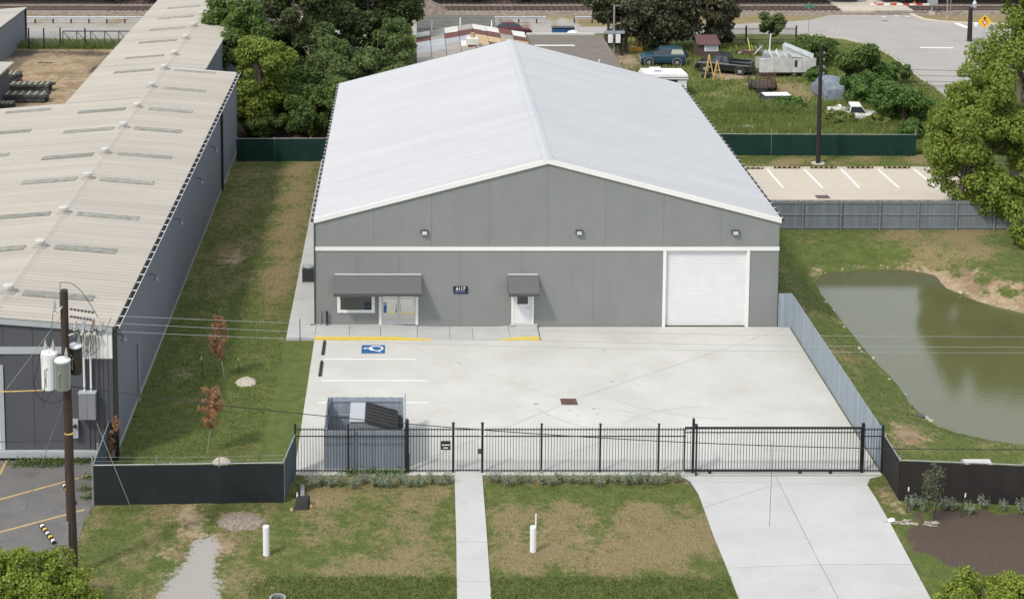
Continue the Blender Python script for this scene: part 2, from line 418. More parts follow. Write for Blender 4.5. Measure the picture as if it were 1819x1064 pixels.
def np_mesh(name, verts, faces, m):
    me = bpy.data.meshes.new(name)
    k = faces.shape[1]
    me.vertices.add(len(verts)); me.vertices.foreach_set('co', np.ascontiguousarray(verts, dtype=np.float32).ravel())
    me.loops.add(faces.size); me.loops.foreach_set('vertex_index', faces.astype(np.int32).ravel())
    me.polygons.add(len(faces)); me.polygons.foreach_set('loop_start', np.arange(0, faces.size, k, dtype=np.int32))
    me.update(calc_edges=True); me.materials.append(m)
    return me
def ground_mat():
    m, t, b = newmat('ground_grass_and_earth'); L = t.links.new
    geo = N(t, 'ShaderNodeNewGeometry'); pos = geo.outputs['Position']
    def noise(s, d=5.0, r=.6):
        n = N(t, 'ShaderNodeTexNoise', i_Scale=s, i_Detail=d, i_Roughness=r); L(pos, n.inputs['Vector']); return n.outputs[0]
    def att(n): a = N(t, 'ShaderNodeAttribute', attribute_name=n); return a.outputs['Fac']
    def math_(op, a, b_):
        n = N(t, 'ShaderNodeMath', operation=op)
        for i, q in enumerate((a, b_)):
            if isinstance(q, (int, float)): n.inputs[i].default_value = q
            else: L(q, n.inputs[i])
        return n.outputs[0]
    def mr(v, a, b_, c=0., d=1., typ='SMOOTHSTEP'):
        n = N(t, 'ShaderNodeMapRange', interpolation_type=typ); L(v, n.inputs[0])
        for i, q in zip((1,2,3,4), (a,b_,c,d)): n.inputs[i].default_value = q
        return n.outputs[0]
    def mix(f, a, b_):
        n = N(t, 'ShaderNodeMix', data_type='RGBA'); L(f, n.inputs[0])
        for i, q in ((6, a), (7, b_)):
            if isinstance(q, tuple): n.inputs[i].default_value = c4(q)
            else: L(q, n.inputs[i])
        return n.outputs[2]
    big, mid, fin, clump = noise(.35), noise(1.6, 6, .65), noise(14, 5, .7), noise(4.2, 4, .6)
    green = mix(mr(mid, .35, .65), (.058,.090,.019), (.102,.132,.033))
    green = mix(mr(fin, .42, .66), green, (.115,.125,.040))
    dryc = mix(mr(fin, .3, .7), (.135,.112,.050), (.27,.21,.11))
    k = math_('ADD', att('dry'), math_('ADD', math_('MULTIPLY', math_('SUBTRACT', mid, .5), 1.35), math_('ADD', math_('MULTIPLY', math_('SUBTRACT', clump, .5), 1.3), math_('MULTIPLY', math_('SUBTRACT', fin, .5), .75))))
    col = mix(mr(k, .22, .82), green, dryc)
    earth = mix(mr(mid, .35, .65), (.27,.195,.118), (.40,.315,.205))
    earth = mix(mr(fin, .42, .8), earth, (.17,.115,.072)); earth = mix(mr(big, .45, .7), earth, (.20,.135,.085))
    k2 = math_('ADD', att('dirt'), math_('ADD', math_('MULTIPLY', math_('SUBTRACT', mid, .5), 1.1), math_('ADD', math_('MULTIPLY', math_('SUBTRACT', clump, .5), 1.5), math_('MULTIPLY', math_('SUBTRACT', fin, .5), .9))))
    col = mix(mr(k2, .34, .92), col, earth)
    k3 = math_('ADD', att('gravel'), math_('ADD', math_('MULTIPLY', math_('SUBTRACT', mid, .5), 1.0), math_('ADD', math_('MULTIPLY', math_('SUBTRACT', clump, .5), 1.3), math_('MULTIPLY', math_('SUBTRACT', fin, .5), .8))))
    col = mix(mr(k3, .30, .78), col, mix(mr(fin, .3, .7), (.285,.265,.240), (.345,.325,.30)))
    k4 = math_('ADD', att('mulch'), math_('MULTIPLY', math_('SUBTRACT', mid, .5), .8))
    col = mix(mr(k4, .35, .55), col, mix(mr(fin, .3, .7), (.058,.043,.033), (.105,.080,.062)))
    L(col, b.inputs['Base Color']); b.inputs['Roughness'].default_value = .95; b.inputs['Specular IOR Level'].default_value = .2
    bp = N(t, 'ShaderNodeBump', i_Strength=.55, i_Distance=.06); L(noise(7, 9, .78), bp.inputs['Height']); L(bp.outputs[0], b.inputs['Normal'])
    return m
M['ground'] = ground_mat()
gme = np_mesh('ground', np.stack([xf, yf, zf], 1), quads, M['ground'])
for nm, arr in zip(('dirt','dry','gravel','mulch'), zones(xf, yf)):
    a = gme.attributes.new(nm, 'FLOAT', 'POINT'); a.data.foreach_set('value', arr.astype(np.float32))
gme.polygons.foreach_set('use_smooth', [True]*len(gme.polygons))
ground = bpy.data.objects.new('ground', gme); COL.objects.link(ground); struct(ground)
# pond
def water_mat():
    m, t, b = newmat('murky_pond_water'); L = t.links.new
    geo = N(t, 'ShaderNodeNewGeometry')
    n = N(t, 'ShaderNodeTexNoise', i_Scale=.35, i_Detail=4.0); L(geo.outputs['Position'], n.inputs['Vector'])
    mx = N(t, 'ShaderNodeMix', data_type='RGBA'); L(n.outputs[0], mx.inputs[0])
    mx.inputs[6].default_value = (.084,.086,.036,1); mx.inputs[7].default_value = (.105,.107,.048,1)
    L(mx.outputs[2], b.inputs['Base Color']); b.inputs['Roughness'].default_value = .05; b.inputs['IOR'].default_value = 1.42; b.inputs['Specular IOR Level'].default_value = .62
    n2 = N(t, 'ShaderNodeTexNoise', i_Scale=4.0, i_Detail=6.0, i_Roughness=.65); L(geo.outputs['Position'], n2.inputs['Vector'])
    bp = N(t, 'ShaderNodeBump', i_Strength=.16, i_Distance=.02); L(n2.outputs[0], bp.inputs['Height']); L(bp.outputs[0], b.inputs['Normal'])
    return m
M['water'] = water_mat()
cxp = sum(p[0] for p in POND)/len(POND); cyp = sum(p[1] for p in POND)/len(POND)
wv = []
for x, y in POND:
    d = math.hypot(x-cxp, y-cyp); wv.append((cxp+(x-cxp)*(1+.55/d), cyp+(y-cyp)*(1+.55/d), -.945))
o = MB().add(wv, [tuple(range(len(wv)))]).build('pond_water', M['water']); struct(o)

# ---------------------------------------------------------------- paving
def inset(poly, d):
    n = len(poly); out = []
    ar = sum(poly[i][0]*poly[(i+1) % n][1]-poly[(i+1) % n][0]*poly[i][1] for i in range(n))
    sg = 1 if ar > 0 else -1
    for i in range(n):
        p0, p1, p2 = Vector(poly[i-1]), Vector(poly[i]), Vector(poly[(i+1) % n])
        e1 = (p1-p0).normalized(); e2 = (p2-p1).normalized()
        n1 = Vector((-e1.y, e1.x))*sg; n2 = Vector((-e2.y, e2.x))*sg
        b = n1+n2; k = d/max(.3, .5*b.dot(b)) if b.length > 1e-6 else 0
        q = p1 + b*k*1.0; out.append((q.x, q.y))
    return out
def paving(name, polys, m, z=.03, gap=.010, base=None):
    e = bpy.data.objects.new(name, None); COL.objects.link(e); struct(e); WL[e.name] = Vector((0,0,0))
    for p in polys:
        MB().prism(inset(p, gap), -.12, z).build('slab', m, e)
    return e
dr = [(12.06, -9.58), (12.80, -9.58), (12.84, -10.31), (12.07, -10.31)]
UL, UR, LL, LR = (3.9, -1.9), (25.03, -.03), (4.0, -17.72), (25.03, -17.72)
lot = paving('parking_lot', [
    [dr[0], UL, (9.4, -2.0), (11.72, -2.0), (11.72, -.03), UR, dr[1]],
    [dr[1], UR, LR, dr[2]],
    [dr[2], LR, LL, dr[3]],
    [dr[3], LL, (0.0, -17.72), (0.0, -2.0), UL, dr[0]]], M['conc'])
jb = MB().prism([(0.05,-17.6),(25,-17.6),(25,-2.1),(0.05,-2.1)], -.10, .004).build('joint_bed', M['joint'], lot)
# driveway and front walk
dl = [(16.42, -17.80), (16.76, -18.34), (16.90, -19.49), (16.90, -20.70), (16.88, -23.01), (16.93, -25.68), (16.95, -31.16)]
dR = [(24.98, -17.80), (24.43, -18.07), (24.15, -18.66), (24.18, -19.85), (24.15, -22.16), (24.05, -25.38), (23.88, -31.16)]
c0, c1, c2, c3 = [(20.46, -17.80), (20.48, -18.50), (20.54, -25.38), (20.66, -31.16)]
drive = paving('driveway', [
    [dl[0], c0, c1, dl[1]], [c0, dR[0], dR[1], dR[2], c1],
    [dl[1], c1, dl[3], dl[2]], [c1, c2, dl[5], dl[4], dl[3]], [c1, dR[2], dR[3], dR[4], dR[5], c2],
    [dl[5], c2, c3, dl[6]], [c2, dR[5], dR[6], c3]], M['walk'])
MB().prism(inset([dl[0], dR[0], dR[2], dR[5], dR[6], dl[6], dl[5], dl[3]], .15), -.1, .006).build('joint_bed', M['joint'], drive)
wl = [(6.83, -17.59), (6.74, -23.65), (6.67, -26.69), (6.58, -31.16)]; wr = [(8.03, -17.59), (7.97, -23.65), (7.93, -26.69), (7.87, -31.16)]
paving('front_walk', [[wl[0], wr[0], wr[1], wl[1]], [wl[1], wr[1], wr[2], wl[2]], [wl[2], wr[2], wr[3], wl[3]]], M['walk'], .045, .012)
# raised walk along the front and left side of the building, with ramps down to the lot
def rampz(x):
    for (a, za), (b, zb) in zip(((-9,.15),(4.0,.15),(6.1,.034),(9.6,.034),(10.8,.15),(20,.15)), ((4.0,.15),(6.1,.034),(9.6,.034),(10.8,.15),(20,.15))):
        if a <= x <= b: return za + (zb-za)*(x-a)/(b-a)
    return .15
sw = bpy.data.objects.new('entrance_sidewalk', None); COL.objects.link(sw); struct(sw); WL[sw.name] = Vector((0,0,0))
js = [-1.46, 0.02, 1.80, 3.42, 5.35, 7.05, 8.25, 10.15, 11.68]
for a, b in zip(js, js[1:]):
    xs = [a+.010] + [k for k in (4.0, 6.1, 9.6, 10.8) if a+.05 < k < b-.05] + [b-.010]
    mb = MB()
    for p, q in zip(xs, xs[1:]):
        zp, zq = rampz(p), rampz(q)
        mb.hexa([(p,-1.97,-.1),(q,-1.97,-.1),(q,-.005,-.1),(p,-.005,-.1)], [(p,-1.97,zp),(q,-1.97,zq),(q,-.005,zq),(p,-.005,zp)])
    mb.build('slab', M['walk'], sw)
for k in range(9):
    y0 = -.005 + k*3.9; MB().box(-1.45, -.02, y0+.01, y0+3.88, -.1, .15).build('slab', M['walk'], sw)
def kerb(xs):
    mb = MB()
    for p, q in zip(xs, xs[1:]):
        zp, zq = max(rampz(p), .036), max(rampz(q), .036)
        mb.hexa([(p,-2.02,0),(q,-2.02,0),(q,-1.975,0),(p,-1.975,0)], [(p,-2.02,zp+.004),(q,-2.02,zq+.004),(q,-1.975,zq+.004),(p,-1.975,zp+.004)])
        mb.hexa([(p,-1.975,zp+.001),(q,-1.975,zq+.001),(q,-1.80,zq+.001),(p,-1.80,zp+.001)], [(p,-1.975,zp+.004),(q,-1.975,zq+.004),(q,-1.80,zq+.004),(p,-1.80,zp+.004)])
    return mb
kerb([0.0, 2, 4.0, 6.05]).build('kerb_paint', M['yellow'], sw)
kerb([9.65, 10.8, 11.68]).build('kerb_paint', M['yellow'], sw)
# painted bays on the lot
mk = bpy.data.objects.new('bay_markings', None); COL.objects.link(mk); struct(mk); WL[mk.name] = Vector((0,0,0))
for y, x1 in ((-4.61, 5.25), (-7.38, 5.83), (-10.05, 5.83)):
    MB().box(.62, x1, y-.045, y+.045, .0315, .036).build('bay_line', M['linewhite'], mk)
sx0, sy0 = 2.49, -3.84
sym = MB().box(sx0, sx0+1.20, sy0, sy0+1.16, .0315, .0355).build('accessible_symbol', M['blue'], mk)
def S2(u, v): return (sx0 + 1.20*u, sy0 + 1.16*v)
wm = MB()
def flat_stroke(mb, pts, wd, z0, z1):
    for i_, ((ax, ay), (bx, by)) in enumerate(zip(pts, pts[1:])):
        d = Vector((bx-ax, by-ay)); l = d.length
        if l < 1e-5: continue
        d /= l; n = Vector((-d.y, d.x))*wd/2; e = d*wd*.3
        mb.prism([(ax+n.x-e.x, ay+n.y-e.y), (bx+n.x+e.x, by+n.y+e.y), (bx-n.x+e.x, by-n.y+e.y), (ax-n.x-e.x, ay-n.y-e.y)], z0, z1+.0009*(i_ % 3))   # never two overlapping faces in one plane
# wheelchair figure lying on its side: head to the left, wheel to the right
hd = S2(.15, .60); wm.prism([(hd[0]+.075*math.cos(2*PI*k/12), hd[1]+.085*math.sin(2*PI*k/12)) for k in range(12)], .036, .0385)
flat_stroke(wm, [S2(.22,.61), S2(.42,.60), S2(.50,.38), S2(.72,.28), S2(.80,.20)], .085, .036, .039)
flat_stroke(wm, [S2(.33,.60), S2(.36,.44), S2(.46,.44)], .06, .036, .0387)
flat_stroke(wm, [S2(.62+.27*math.cos(a), .60+.26*math.sin(a)) for a in [R(k) for k in range(-60, 235, 12)]], .095, .036, .0389)
wm.build('wheelchair_figure', M['linewhite'], sym)
# faint tyre marks and small spots on the lot
for k, (cx_, cy_, r_, a0, a1) in enumerate(((13.2,-13.2,3.2,20,80), (16.5,-9.0,6.0,200,250), (20.5,-6.0,7.5,215,262), (9.5,-12.5,4.5,300,345), (19.0,-14.5,5.0,95,150))):
    m_ = MB(); flat_stroke(m_, [(cx_+r_*math.cos(R(a0+(a1-a0)*i/14)), cy_+r_*.8*math.sin(R(a0+(a1-a0)*i/14))) for i in range(15)], .05, .0305, .0325); m_.build('tyre_mark', M['tyremark'], mk)
sp_r = random.Random(12)
for k in range(26):
    x, y, r_ = sp_r.uniform(6.5, 24), sp_r.uniform(-16.5, -2.8), sp_r.uniform(.025, .09)
    m_ = MB(); m_.prism([(x+r_*1.6*math.cos(i*.9), y+r_*math.sin(i*.9)*sp_r.uniform(.6,1.1)) for i in range(7)], .0305, .0322); m_.build('spot', M['tyremark'] if k % 4 else M['cabinet'], mk)
# storm drain
dg = thing('storm_drain', 'rusty rectangular drain grate where the joints of the front lot meet', 'drain grate', ((12.43, -9.91)[0], (12.43, -9.91)[1], 0))
(ax, ay), (bx, by) = dr[3], dr[1]
MB().box(ax, bx, ay, by, -.08, .006).build('pit', M['joint'], dg)
fr = MB()
for q in (ay, by-.05): fr.box(ax, bx, q, q+.05, .0, .038)
for q in (ax, bx-.05): fr.box(q, q+.05, ay+.05, by-.05, .0, .038)
fr.build('frame', M['rust'], dg)
for k in range(9):
    x = ax+.05 + (bx-ax-.1)*(k+.5)/9; MB().box(x-.022, x+.022, ay+.05, by-.05, .01, .034).build('bar', M['rust'], dg)

# ---------------------------------------------------------------- main metal building
BW, BL, EZ, RZ = 24.384, 33.4, 5.90, 9.08
bld = thing('metal_building', 'large grey stucco fronted building with a white gabled metal roof and white roller door', 'building', (BW/2, 0, 0))
def gable(x, e=EZ, r=RZ): return e + (r-e)*(1-abs(x-BW/2)/(BW/2))
MB().prismy([(.02,-.1),(BW-.02,-.1),(BW-.02,EZ-.1),(BW/2,RZ-.1),(.02,EZ-.1)], .30, .42).build('backing_wall', M['joint'], bld)

for x0 in (0, BW-.12): MB().box(x0, x0+.12, .44, BL-.2, -.1, EZ-.05).build('side_wall', M['slate'], bld)
MB().prismy([(0,-.1),(BW,-.1),(BW,EZ-.1),(BW/2,RZ-.1),(0,EZ-.1)], BL-.18, BL).build('rear_wall', M['slate'], bld)
TB0, TB1 = (7.09, 4.18)[1], (7.09, 4.38)[1]        # trim band
g = .0055
ux = [0] + [BW*k/8 for k in range(1, 8)] + [BW]
for a, b in zip(ux, ux[1:]):
    a2, b2 = a+(g if a > 0 else 0), b-(g if b < BW else 0)
    MB().prismy([(a2,TB1+.002),(b2,TB1+.002),(b2,gable(b2)-.03),(a2,gable(a2)-.03)], 0, .30).build('wall_panel', M['stucco'], bld)
DX0, DX1 = (18.44, 2.50)[0], (22.72, 2.50)[0]
MB().prismy([(.03,TB1+.02),(BW-.03,TB1+.02),(BW-.03,EZ-.15),(BW/2,RZ-.15),(.03,EZ-.15)], .006, .28).build('joint_filler', M['wallgap'], bld)
MB().box(.03, DX0-.2, .006, .28, -.05, TB0-.02).build('joint_filler', M['wallgap'], bld)
lx = [0, (2.12, 4.03)[0], (4.38, 4.03)[0], (7.62, 4.03)[0], (10.87, 4.03)[0], (14.65, 4.03)[0], DX0-.14]
for a, b in list(zip(lx, lx[1:])) + [(DX1+.14, BW)]:
    a2, b2 = a+(g if a > 0 else 0), b-(g if b < BW-.1 else 0)
    MB().box(a2, b2, 0, .30, -.08, TB0-.002).build('wall_panel', M['stucco'], bld)
MB().box(-.02, BW+.02, -.045, .30, TB0, TB1).build('trim_band', M['white'], bld)
for x in (DX0-.14, DX1-.02): MB().box(x, x+.16, -.04, .28, -.02, TB0-.003).build('door_trim', M['white'], bld)
rd = MB(); nsl = 32; zt = TB0-.01
for k in range(nsl):
    z0 = .03 + (zt-.03)*k/nsl; z1 = .03 + (zt-.03)*(k+1)/nsl; h = z1-z0
    rd.prismx([(.20,z0),(.142,z0+.01),(.136,z0+h*.5),(.142,z1-.012),(.156,z1),(.20,z1)], DX0+.02, DX1-.02)
rdo = rd.build('roller_door', M['offwhite'], bld)
MB().box(DX0+.02, DX1-.02, .10, .20, .0, .028).build('bottom_bar', M['darkgrey'], rdo)
# rake trim along the gable
for sgn in (0, 1):
    xa, xb = (-.08, BW/2) if sgn == 0 else (BW/2, BW+.08)
    za, zb = gable(xa), gable(xb)
    MB().prismy([(xa,za-.20),(xb,zb-.20),(xb,zb+.055),(xa,za+.055)], -.10, -.01).build('rake_trim', M['white'], bld)
    MB().prismy([(xa,za-.20),(xb,zb-.20),(xb,zb+.02),(xa,za+.02)], BL+.005, BL+.06).build('rake_trim', M['darkgrey'], bld)
# roof sheets with ribs
def roof_sheet(name, wd, run, rise, nr, m, rib=.032, rw=.10):
    """one sheet: ribs run down the slope (local x), sheet width along local y"""
    prof = []
    p = wd/nr
    for k in range(nr):
        c = p*(k+.5)
        prof += [(c-rw/2, 0), (c-rw*.22, rib), (c+rw*.22, rib), (c+rw/2, 0)]
    prof = [(0.004, 0)] + prof + [(wd-.004, 0)]
    vs_ = [(0, y, z) for y, z in prof] + [(run, y, z-rise) for y, z in prof]
    n = len(prof)
    return MB().add(vs_, [(i, i+1, n+i+1, n+i) for i in range(n-1)]).mesh(name, m)
NP = 37; pw = (BL+.12)/NP
me_r = roof_sheet('roof_sheet', pw, BW/2+.10, (RZ-EZ)*(BW/2+.10)/(BW/2), 3, M['whitemetal'])
ub = MB()
for sgn in (0, 1):
    xa, xb = (-.02, BW/2) if sgn == 0 else (BW/2, BW+.02)
    ub.prismy([(xa,gable(xa)-.10),(xb,gable(xb)-.10),(xb,gable(xb)-.012),(xa,gable(xa)-.012)], .02, BL)
ub.build('roof_deck', M['offwhite'], bld)
for k in range(NP):
    inst('roof_sheet', me_r, (0, -.095+pw*(k+1), RZ), bld, rz=PI)
    inst('roof_sheet', me_r, (0, -.095+pw*k, RZ), bld)
rc = MB().prismy([(BW/2-.26,RZ-.02),(BW/2,RZ+.055),(BW/2+.26,RZ-.02),(BW/2+.26,RZ-.035),(BW/2,RZ+.03),(BW/2-.26,RZ-.035)], -.10, BL+.05)
rc.build('ridge_cap', M['whitemetal'], bld)
for sgn in (-1, 1):
    x = -.10 if sgn < 0 else BW+.10
    ez = EZ-.04
    gm = MB().box(min(x, x+sgn*.15), max(x, x+sgn*.15), -.09, BL, ez-.13, ez-.115)
    xo = x+sgn*.15; gm.box(min(xo, xo-sgn*.015), max(xo, xo-sgn*.015), -.09, BL, ez-.115, ez-.005)
    go = gm.build('gutter', M['darkgrey'], bld)
    for k in range(37): MB().box(min(x+sgn*.02, xo+sgn*.004), max(x+sgn*.02, xo+sgn*.004), .3+.905*k, .36+.905*k, ez-.004, ez+.010).build('strap', M['white'], go)
MB().box(-.10,-.005,-.03,.06,.1,EZ-.17).build('downspout', M['darkgrey'], bld)
MB().tube([(-.05,.0,.22),(-.10,-.05,.16),(-.3,-.1,.16)], .045).build('downspout_shoe', M['rust'], bld)
# lamps on the gable
for x, z in ((5.73, 5.19), (13.86, 5.19), (22.06, 5.19)):
    l = MB().box(x-.19, x+.19, -.14, 0, z-.10, z+.12); 
    lo = l.build('wall_lamp', M['darkgrey'], bld)
    MB().hexa([(x-.13,-.20,z-.10),(x+.13,-.20,z-.10),(x+.13,-.142,z-.10),(x-.13,-.142,z-.10)], [(x-.13,-.16,z+.06),(x+.13,-.16,z+.06),(x+.13,-.142,z+.06),(x-.13,-.142,z+.06)]).build('lens', M['milkglass'], lo)
# awnings
def awning(x0, x1):
    zt = 2.86; zb, yo = 2.02, -1.0
    a = MB().add([(x0,-.002,zt),(x1,-.002,zt),(x1,yo,zb+.16),(x0,yo,zb+.16),(x0,-.002,zt-.05),(x1,-.002,zt-.05),(x1,yo+.03,zb+.13),(x0,yo+.03,zb+.13)],
                 [(0,1,2,3),(7,6,5,4),(0,3,7,4),(1,5,6,2)])
    a.add([(x0,-.002,zt),(x0,yo,zb+.16),(x0,yo,zb),(x0,-.002,zb)], [(0,1,2,3)])
    a.add([(x1,-.002,zt),(x1,yo,zb+.16),(x1,yo,zb),(x1,-.002,zb)], [(0,1,2,3)])
    ao = a.build('awning', M['awning'], bld)
    MB().box(x0-.005, x1+.005, yo-.02, yo+.005, zb, zb+.16).build('valance', M['awnedge'], ao)
    MB().box(x0+.02, x1-.02, -.05, -.004, zt+.006, zt+.05).build('head_flashing', M['offwhite'], ao)
awning((0.98, 2.50)[0], (5.58, 2.50)[0]); awning((10.12, 2.50)[0], (11.73, 2.50)[0])
# window
wx0, wx1 = (1.12, 1.57)[0], (3.11, 1.57)[0]; wz0 = (1.15, 0.80)[1]; wz1 = 2.45
wf = MB().box(wx0, wx1, -.06, -.004, wz0, wz0+.16).box(wx0, wx1, -.06, -.004, wz1, wz1+.14)
for x in (wx0, wx1-.17): wf.box(x, x+.17, -.06, -.004, wz0+.161, wz1-.001)
wo = wf.build('window', M['white'], bld)
MB().box(wx0+.171, wx1-.171, -.03, -.006, wz0+.161, wz1-.001).build('pane', M['glass'], wo)
# glazed double door
gx0, gx1 = (3.32, 0.65)[0], (5.40, 0.65)[0]; z0 = rampz(3.5)
for x in (gx0, gx1-.15): MB().box(x, x+.15, -.07, -.004, z0, 2.55).build('door_trim', M['white'], bld)
xm = (gx0+gx1)/2
for k, (a, b) in enumerate(((gx0+.16, xm-.006), (xm+.006, gx1-.16))):
    dm = MB()
    for p, q in ((a, a+.075), (b-.075, b)): dm.box(p, q, -.055, -.006, z0+.02, 2.5)
    dm.box(a+.076, b-.076, -.055, -.006, z0+.02, z0+.24); dm.box(a+.076, b-.076, -.055, -.006, 2.36, 2.5)
    do = dm.build('glazed_door', M['alum'], bld)
    MB().box(a+.076, b-.076, -.034, -.02, z0+.242, 2.358).build('pane', M['doorglass'], do)
    MB().box(a+.076, b-.076, -.058, -.036, 1.55, 1.60).build('cross_bar', M['offwhite'], do)
    hx = b-.11 if k == 0 else a+.11
    MB().tube([(hx,-.05,1.25),(hx,-.11,1.25),(hx,-.11,.95),(hx,-.05,.95)], .014).build('handle', M['steel'], do)
    if k == 0:
        MB().box(a+.09, a+.25, -.0385, -.036, .80, 1.20).build('blue_notice', M['blue'], do)
        MB().box(b-.15, b-.085, -.0385, -.036, .80, 1.02).build('blue_notice', M['blue'], do)
# steel entrance door
px0, px1 = (10.32, 0.65)[0], (11.51, 0.65)[0]; zs = rampz(11)
MB().box(px0-.06, px1+.20, -.25, -.003, .15, .19).build('door_step', M['walk'], bld)
for x in (px0, px1-.13): MB().box(x, x+.13, -.06, -.004, .19, 2.5).build('door_trim', M['white'], bld)
sd = MB(); a, b = px0+.14, px1-.14
sd.box(a, b, -.04, -.006, .20, 1.27); sd.box(a, a+.17, -.04, -.006, 1.271, 2.4); sd.box(b-.17, b, -.04, -.006, 1.271, 2.4); sd.box(a+.171, b-.171, -.04, -.006, 2.2, 2.4)
so = sd.build('entrance_door', M['offwhite'], bld)
MB().box(a+.171, b-.171, -.03, -.012, 1.272, 2.198).build('pane', M['glass'], so)
MB().tube([(b-.09,-.045,1.08),(b-.09,-.09,1.08),(b-.22,-.09,1.08)], .015).build('handle', M['steel'], so)
# number sign
nx0, nz1 = (7.25, 2.24); nx1, nz0 = (8.02, 1.85)
sg = MB().box(nx0, nx1, -.05, -.004, nz0, nz1).build('number_sign', M['navy'], bld)
def text_mesh(body, size, m, bold=0.0):
    cu = bpy.data.curves.new('lettering', 'FONT'); cu.body = body; cu.size = size; cu.extrude = .004; cu.offset = bold; cu.align_x = 'CENTER'
    o = bpy.data.objects.new('lettering', cu); COL.objects.link(o)
    bpy.context.view_layer.update()
    me = bpy.data.meshes.new_from_object(o.evaluated_get(bpy.context.evaluated_depsgraph_get()))
    bpy.data.objects.remove(o); me.materials.clear(); me.materials.append(m)
    return me
tme = text_mesh('6117', .25, M['letter'], .002)
c = Vector(((nx0+nx1)/2, -.053, nz0+.185)); pw_ = WL[sg.name]
inst('lettering', tme, c-pw_, sg, rot=(R(90), 0, 0))
lb = MB(); x = nx0+.07
for k, wd in enumerate((.05,.03,.04,.05,.03,.06,.04,.05,.03,.05,.04,.05)):
    lb.box(x, x+wd-.012, -.056, -.051, nz0+.07+.012*(k % 2), nz0+.14); x += wd+.004
lb.build('small_lettering', M['letterblue'], sg)
# pipes beside the left corner
MB().cyl(((0.22, 0.65)[0],-.10,.15),((0.22, 0.65)[0],-.10,.98),.035).build('stub_pipe', M['steel'], bld)
MB().cyl(((0.58, 0.65)[0],-.14,.15),((0.58, 0.65)[0],-.14,.92),.055).build('riser_pipe', M['navy'], bld)

# ---------------------------------------------------------------- fences round the lot
FY = -17.45
me_pk = {}
def picket_mesh(h, m):
    k = (round(h, 2), m.name)
    if k not in me_pk:
        mb = MB().box(-.011, .011, -.011, .011, 0, h-.06)
        mb.add([(-.011,-.011,h-.06),(.011,-.011,h-.06),(.011,.011,h-.06),(-.011,.011,h-.06),(0,0,h)], [(0,1,4),(1,2,4),(2,3,4),(3,0,4)])
        me_pk[k] = mb.mesh('picket', m)
    return me_pk[k]
def post(mb, x, y, z0, z1, r): mb.box(x-r, x+r, y-r, y+r, z0, z1)
def iron_run(t, x0, x1, rails, pz0, pz1, posts, pr=.04, pt=2.16, rh=.02):
    for z in rails: MB().box(x0, x1, FY-.016, FY+.016, z-rh, z+rh).build('rail', M['black'], t)
    n = int(round((x1-x0)/.125)); me = picket_mesh(pz1-pz0, M['black'])
    base = WL[t.name]
    for k in range(1, n):
        x = x0 + (x1-x0)*k/n
        if any(abs(x-p) < .05 for p in posts): continue
        inst('picket', me, Vector((x, FY, pz0))-base, t)
    for p in posts:
        mb = MB(); post(mb, p, FY, -.1, pt, pr); mb.box(p-pr-.012, p+pr+.012, FY-pr-.012, FY+pr+.012, pt, pt+.03); mb.build('post', M['black'], t)
x0 = .06
f1 = thing('iron_fence', 'black iron picket fence in front of the dumpster enclosure, left of the front walk', 'fence', (3.4, FY, 0))
iron_run(f1, x0, (6.74, 0.99)[0], (.10,1.63,1.93), .03, 2.06, [x0, (2.32, 0.99)[0]])
xq = (4.82, 0.99)[0]
MB().cyl((xq,FY,-.1),(xq,FY,2.35),.085,n=12).cyl((xq,FY,2.35),(xq,FY,2.42),.085,.03,n=12).build('gate_post', M['black'], f1)
MB().cyl((xq,FY,-.1),(xq,FY,.85),.115,n=12).build('post_sleeve', M['black'], f1)
xi0, zi1 = (6.26, 1.44); xi1, zi0 = (6.67, 1.09)
kb = MB().box(xi0, xi1, FY-.14, FY-.03, zi0, zi1).build('letter_box', M['black'], f1)
MB().box(xi0+.04, xi1-.04, FY-.145, FY-.141, zi0+.19, zi0+.24).build('plate', M['offwhite'], kb)
MB().box(xi0+.10, xi1-.10, FY-.145, FY-.141, zi0+.06, zi0+.11).build('plate', M['offwhite'], kb)
pg = thing('pedestrian_gate', 'narrow black iron picket gate at the head of the front walk', 'gate', ((7.41, 0.99)[0], FY, 0))
ga, gb = (6.79, 0.99)[0], (8.03, 0.99)[0]
iron_run(pg, ga+.07, gb-.07, (.12,1.63,1.93), .06, 2.06, [])
for p in (ga, gb):
    mb = MB(); post(mb, p, FY, -.1, 2.2, .05); mb.box(p-.065, p+.065, FY-.065, FY+.065, 2.2, 2.23); mb.build('post', M['black'], pg)
MB().box(gb-.18, gb-.05, FY-.07, FY+.05, .88, 1.06).build('lock_box', M['darkgrey'], pg)
f2 = thing('iron_fence', 'long black iron picket fence between the front walk and the sliding gate', 'fence', ((12.43, 0.99)[0], FY, 0))
iron_run(f2, gb+.07, (16.70, 0.99)[0], (.10,1.63,1.93), .03, 2.06, [(10.55, 0.99)[0], (13.05, 0.99)[0], (15.54, 0.99)[0]])
sgt = thing('sliding_gate', 'wide black iron sliding gate across the driveway', 'gate', ((20.55, 1.06)[0], FY-.12, 0))
FYs = FY; FY = FY-.14
sa, sb = (16.62, 1.06)[0], (24.16, 1.06)[0]
iron_run(sgt, sa, sb, (1.86,), .16, 2.14, [])
for z, h in ((.17,.045), (2.06,.045)): MB().box(sa, sb, FY-.03, FY+.03, z-h, z+h).build('frame_rail', M['black'], sgt)
for p in (sa, sb-.04): MB().box(p-.03, p+.03, FY-.028, FY+.028, .216, 2.014).build('frame_stile', M['black'], sgt)
for p in (sa+1.1, sb-2.6, sb-1.3): MB().cyl((p,FY-.03,.08),(p,FY+.03,.08),.075,n=10).build('wheel', M['rubber'], sgt)
MB().box(sa, sb, FY-.03, FY+.03, .031, .05).build('ground_track', M['steel'], sgt)
FY = FYs
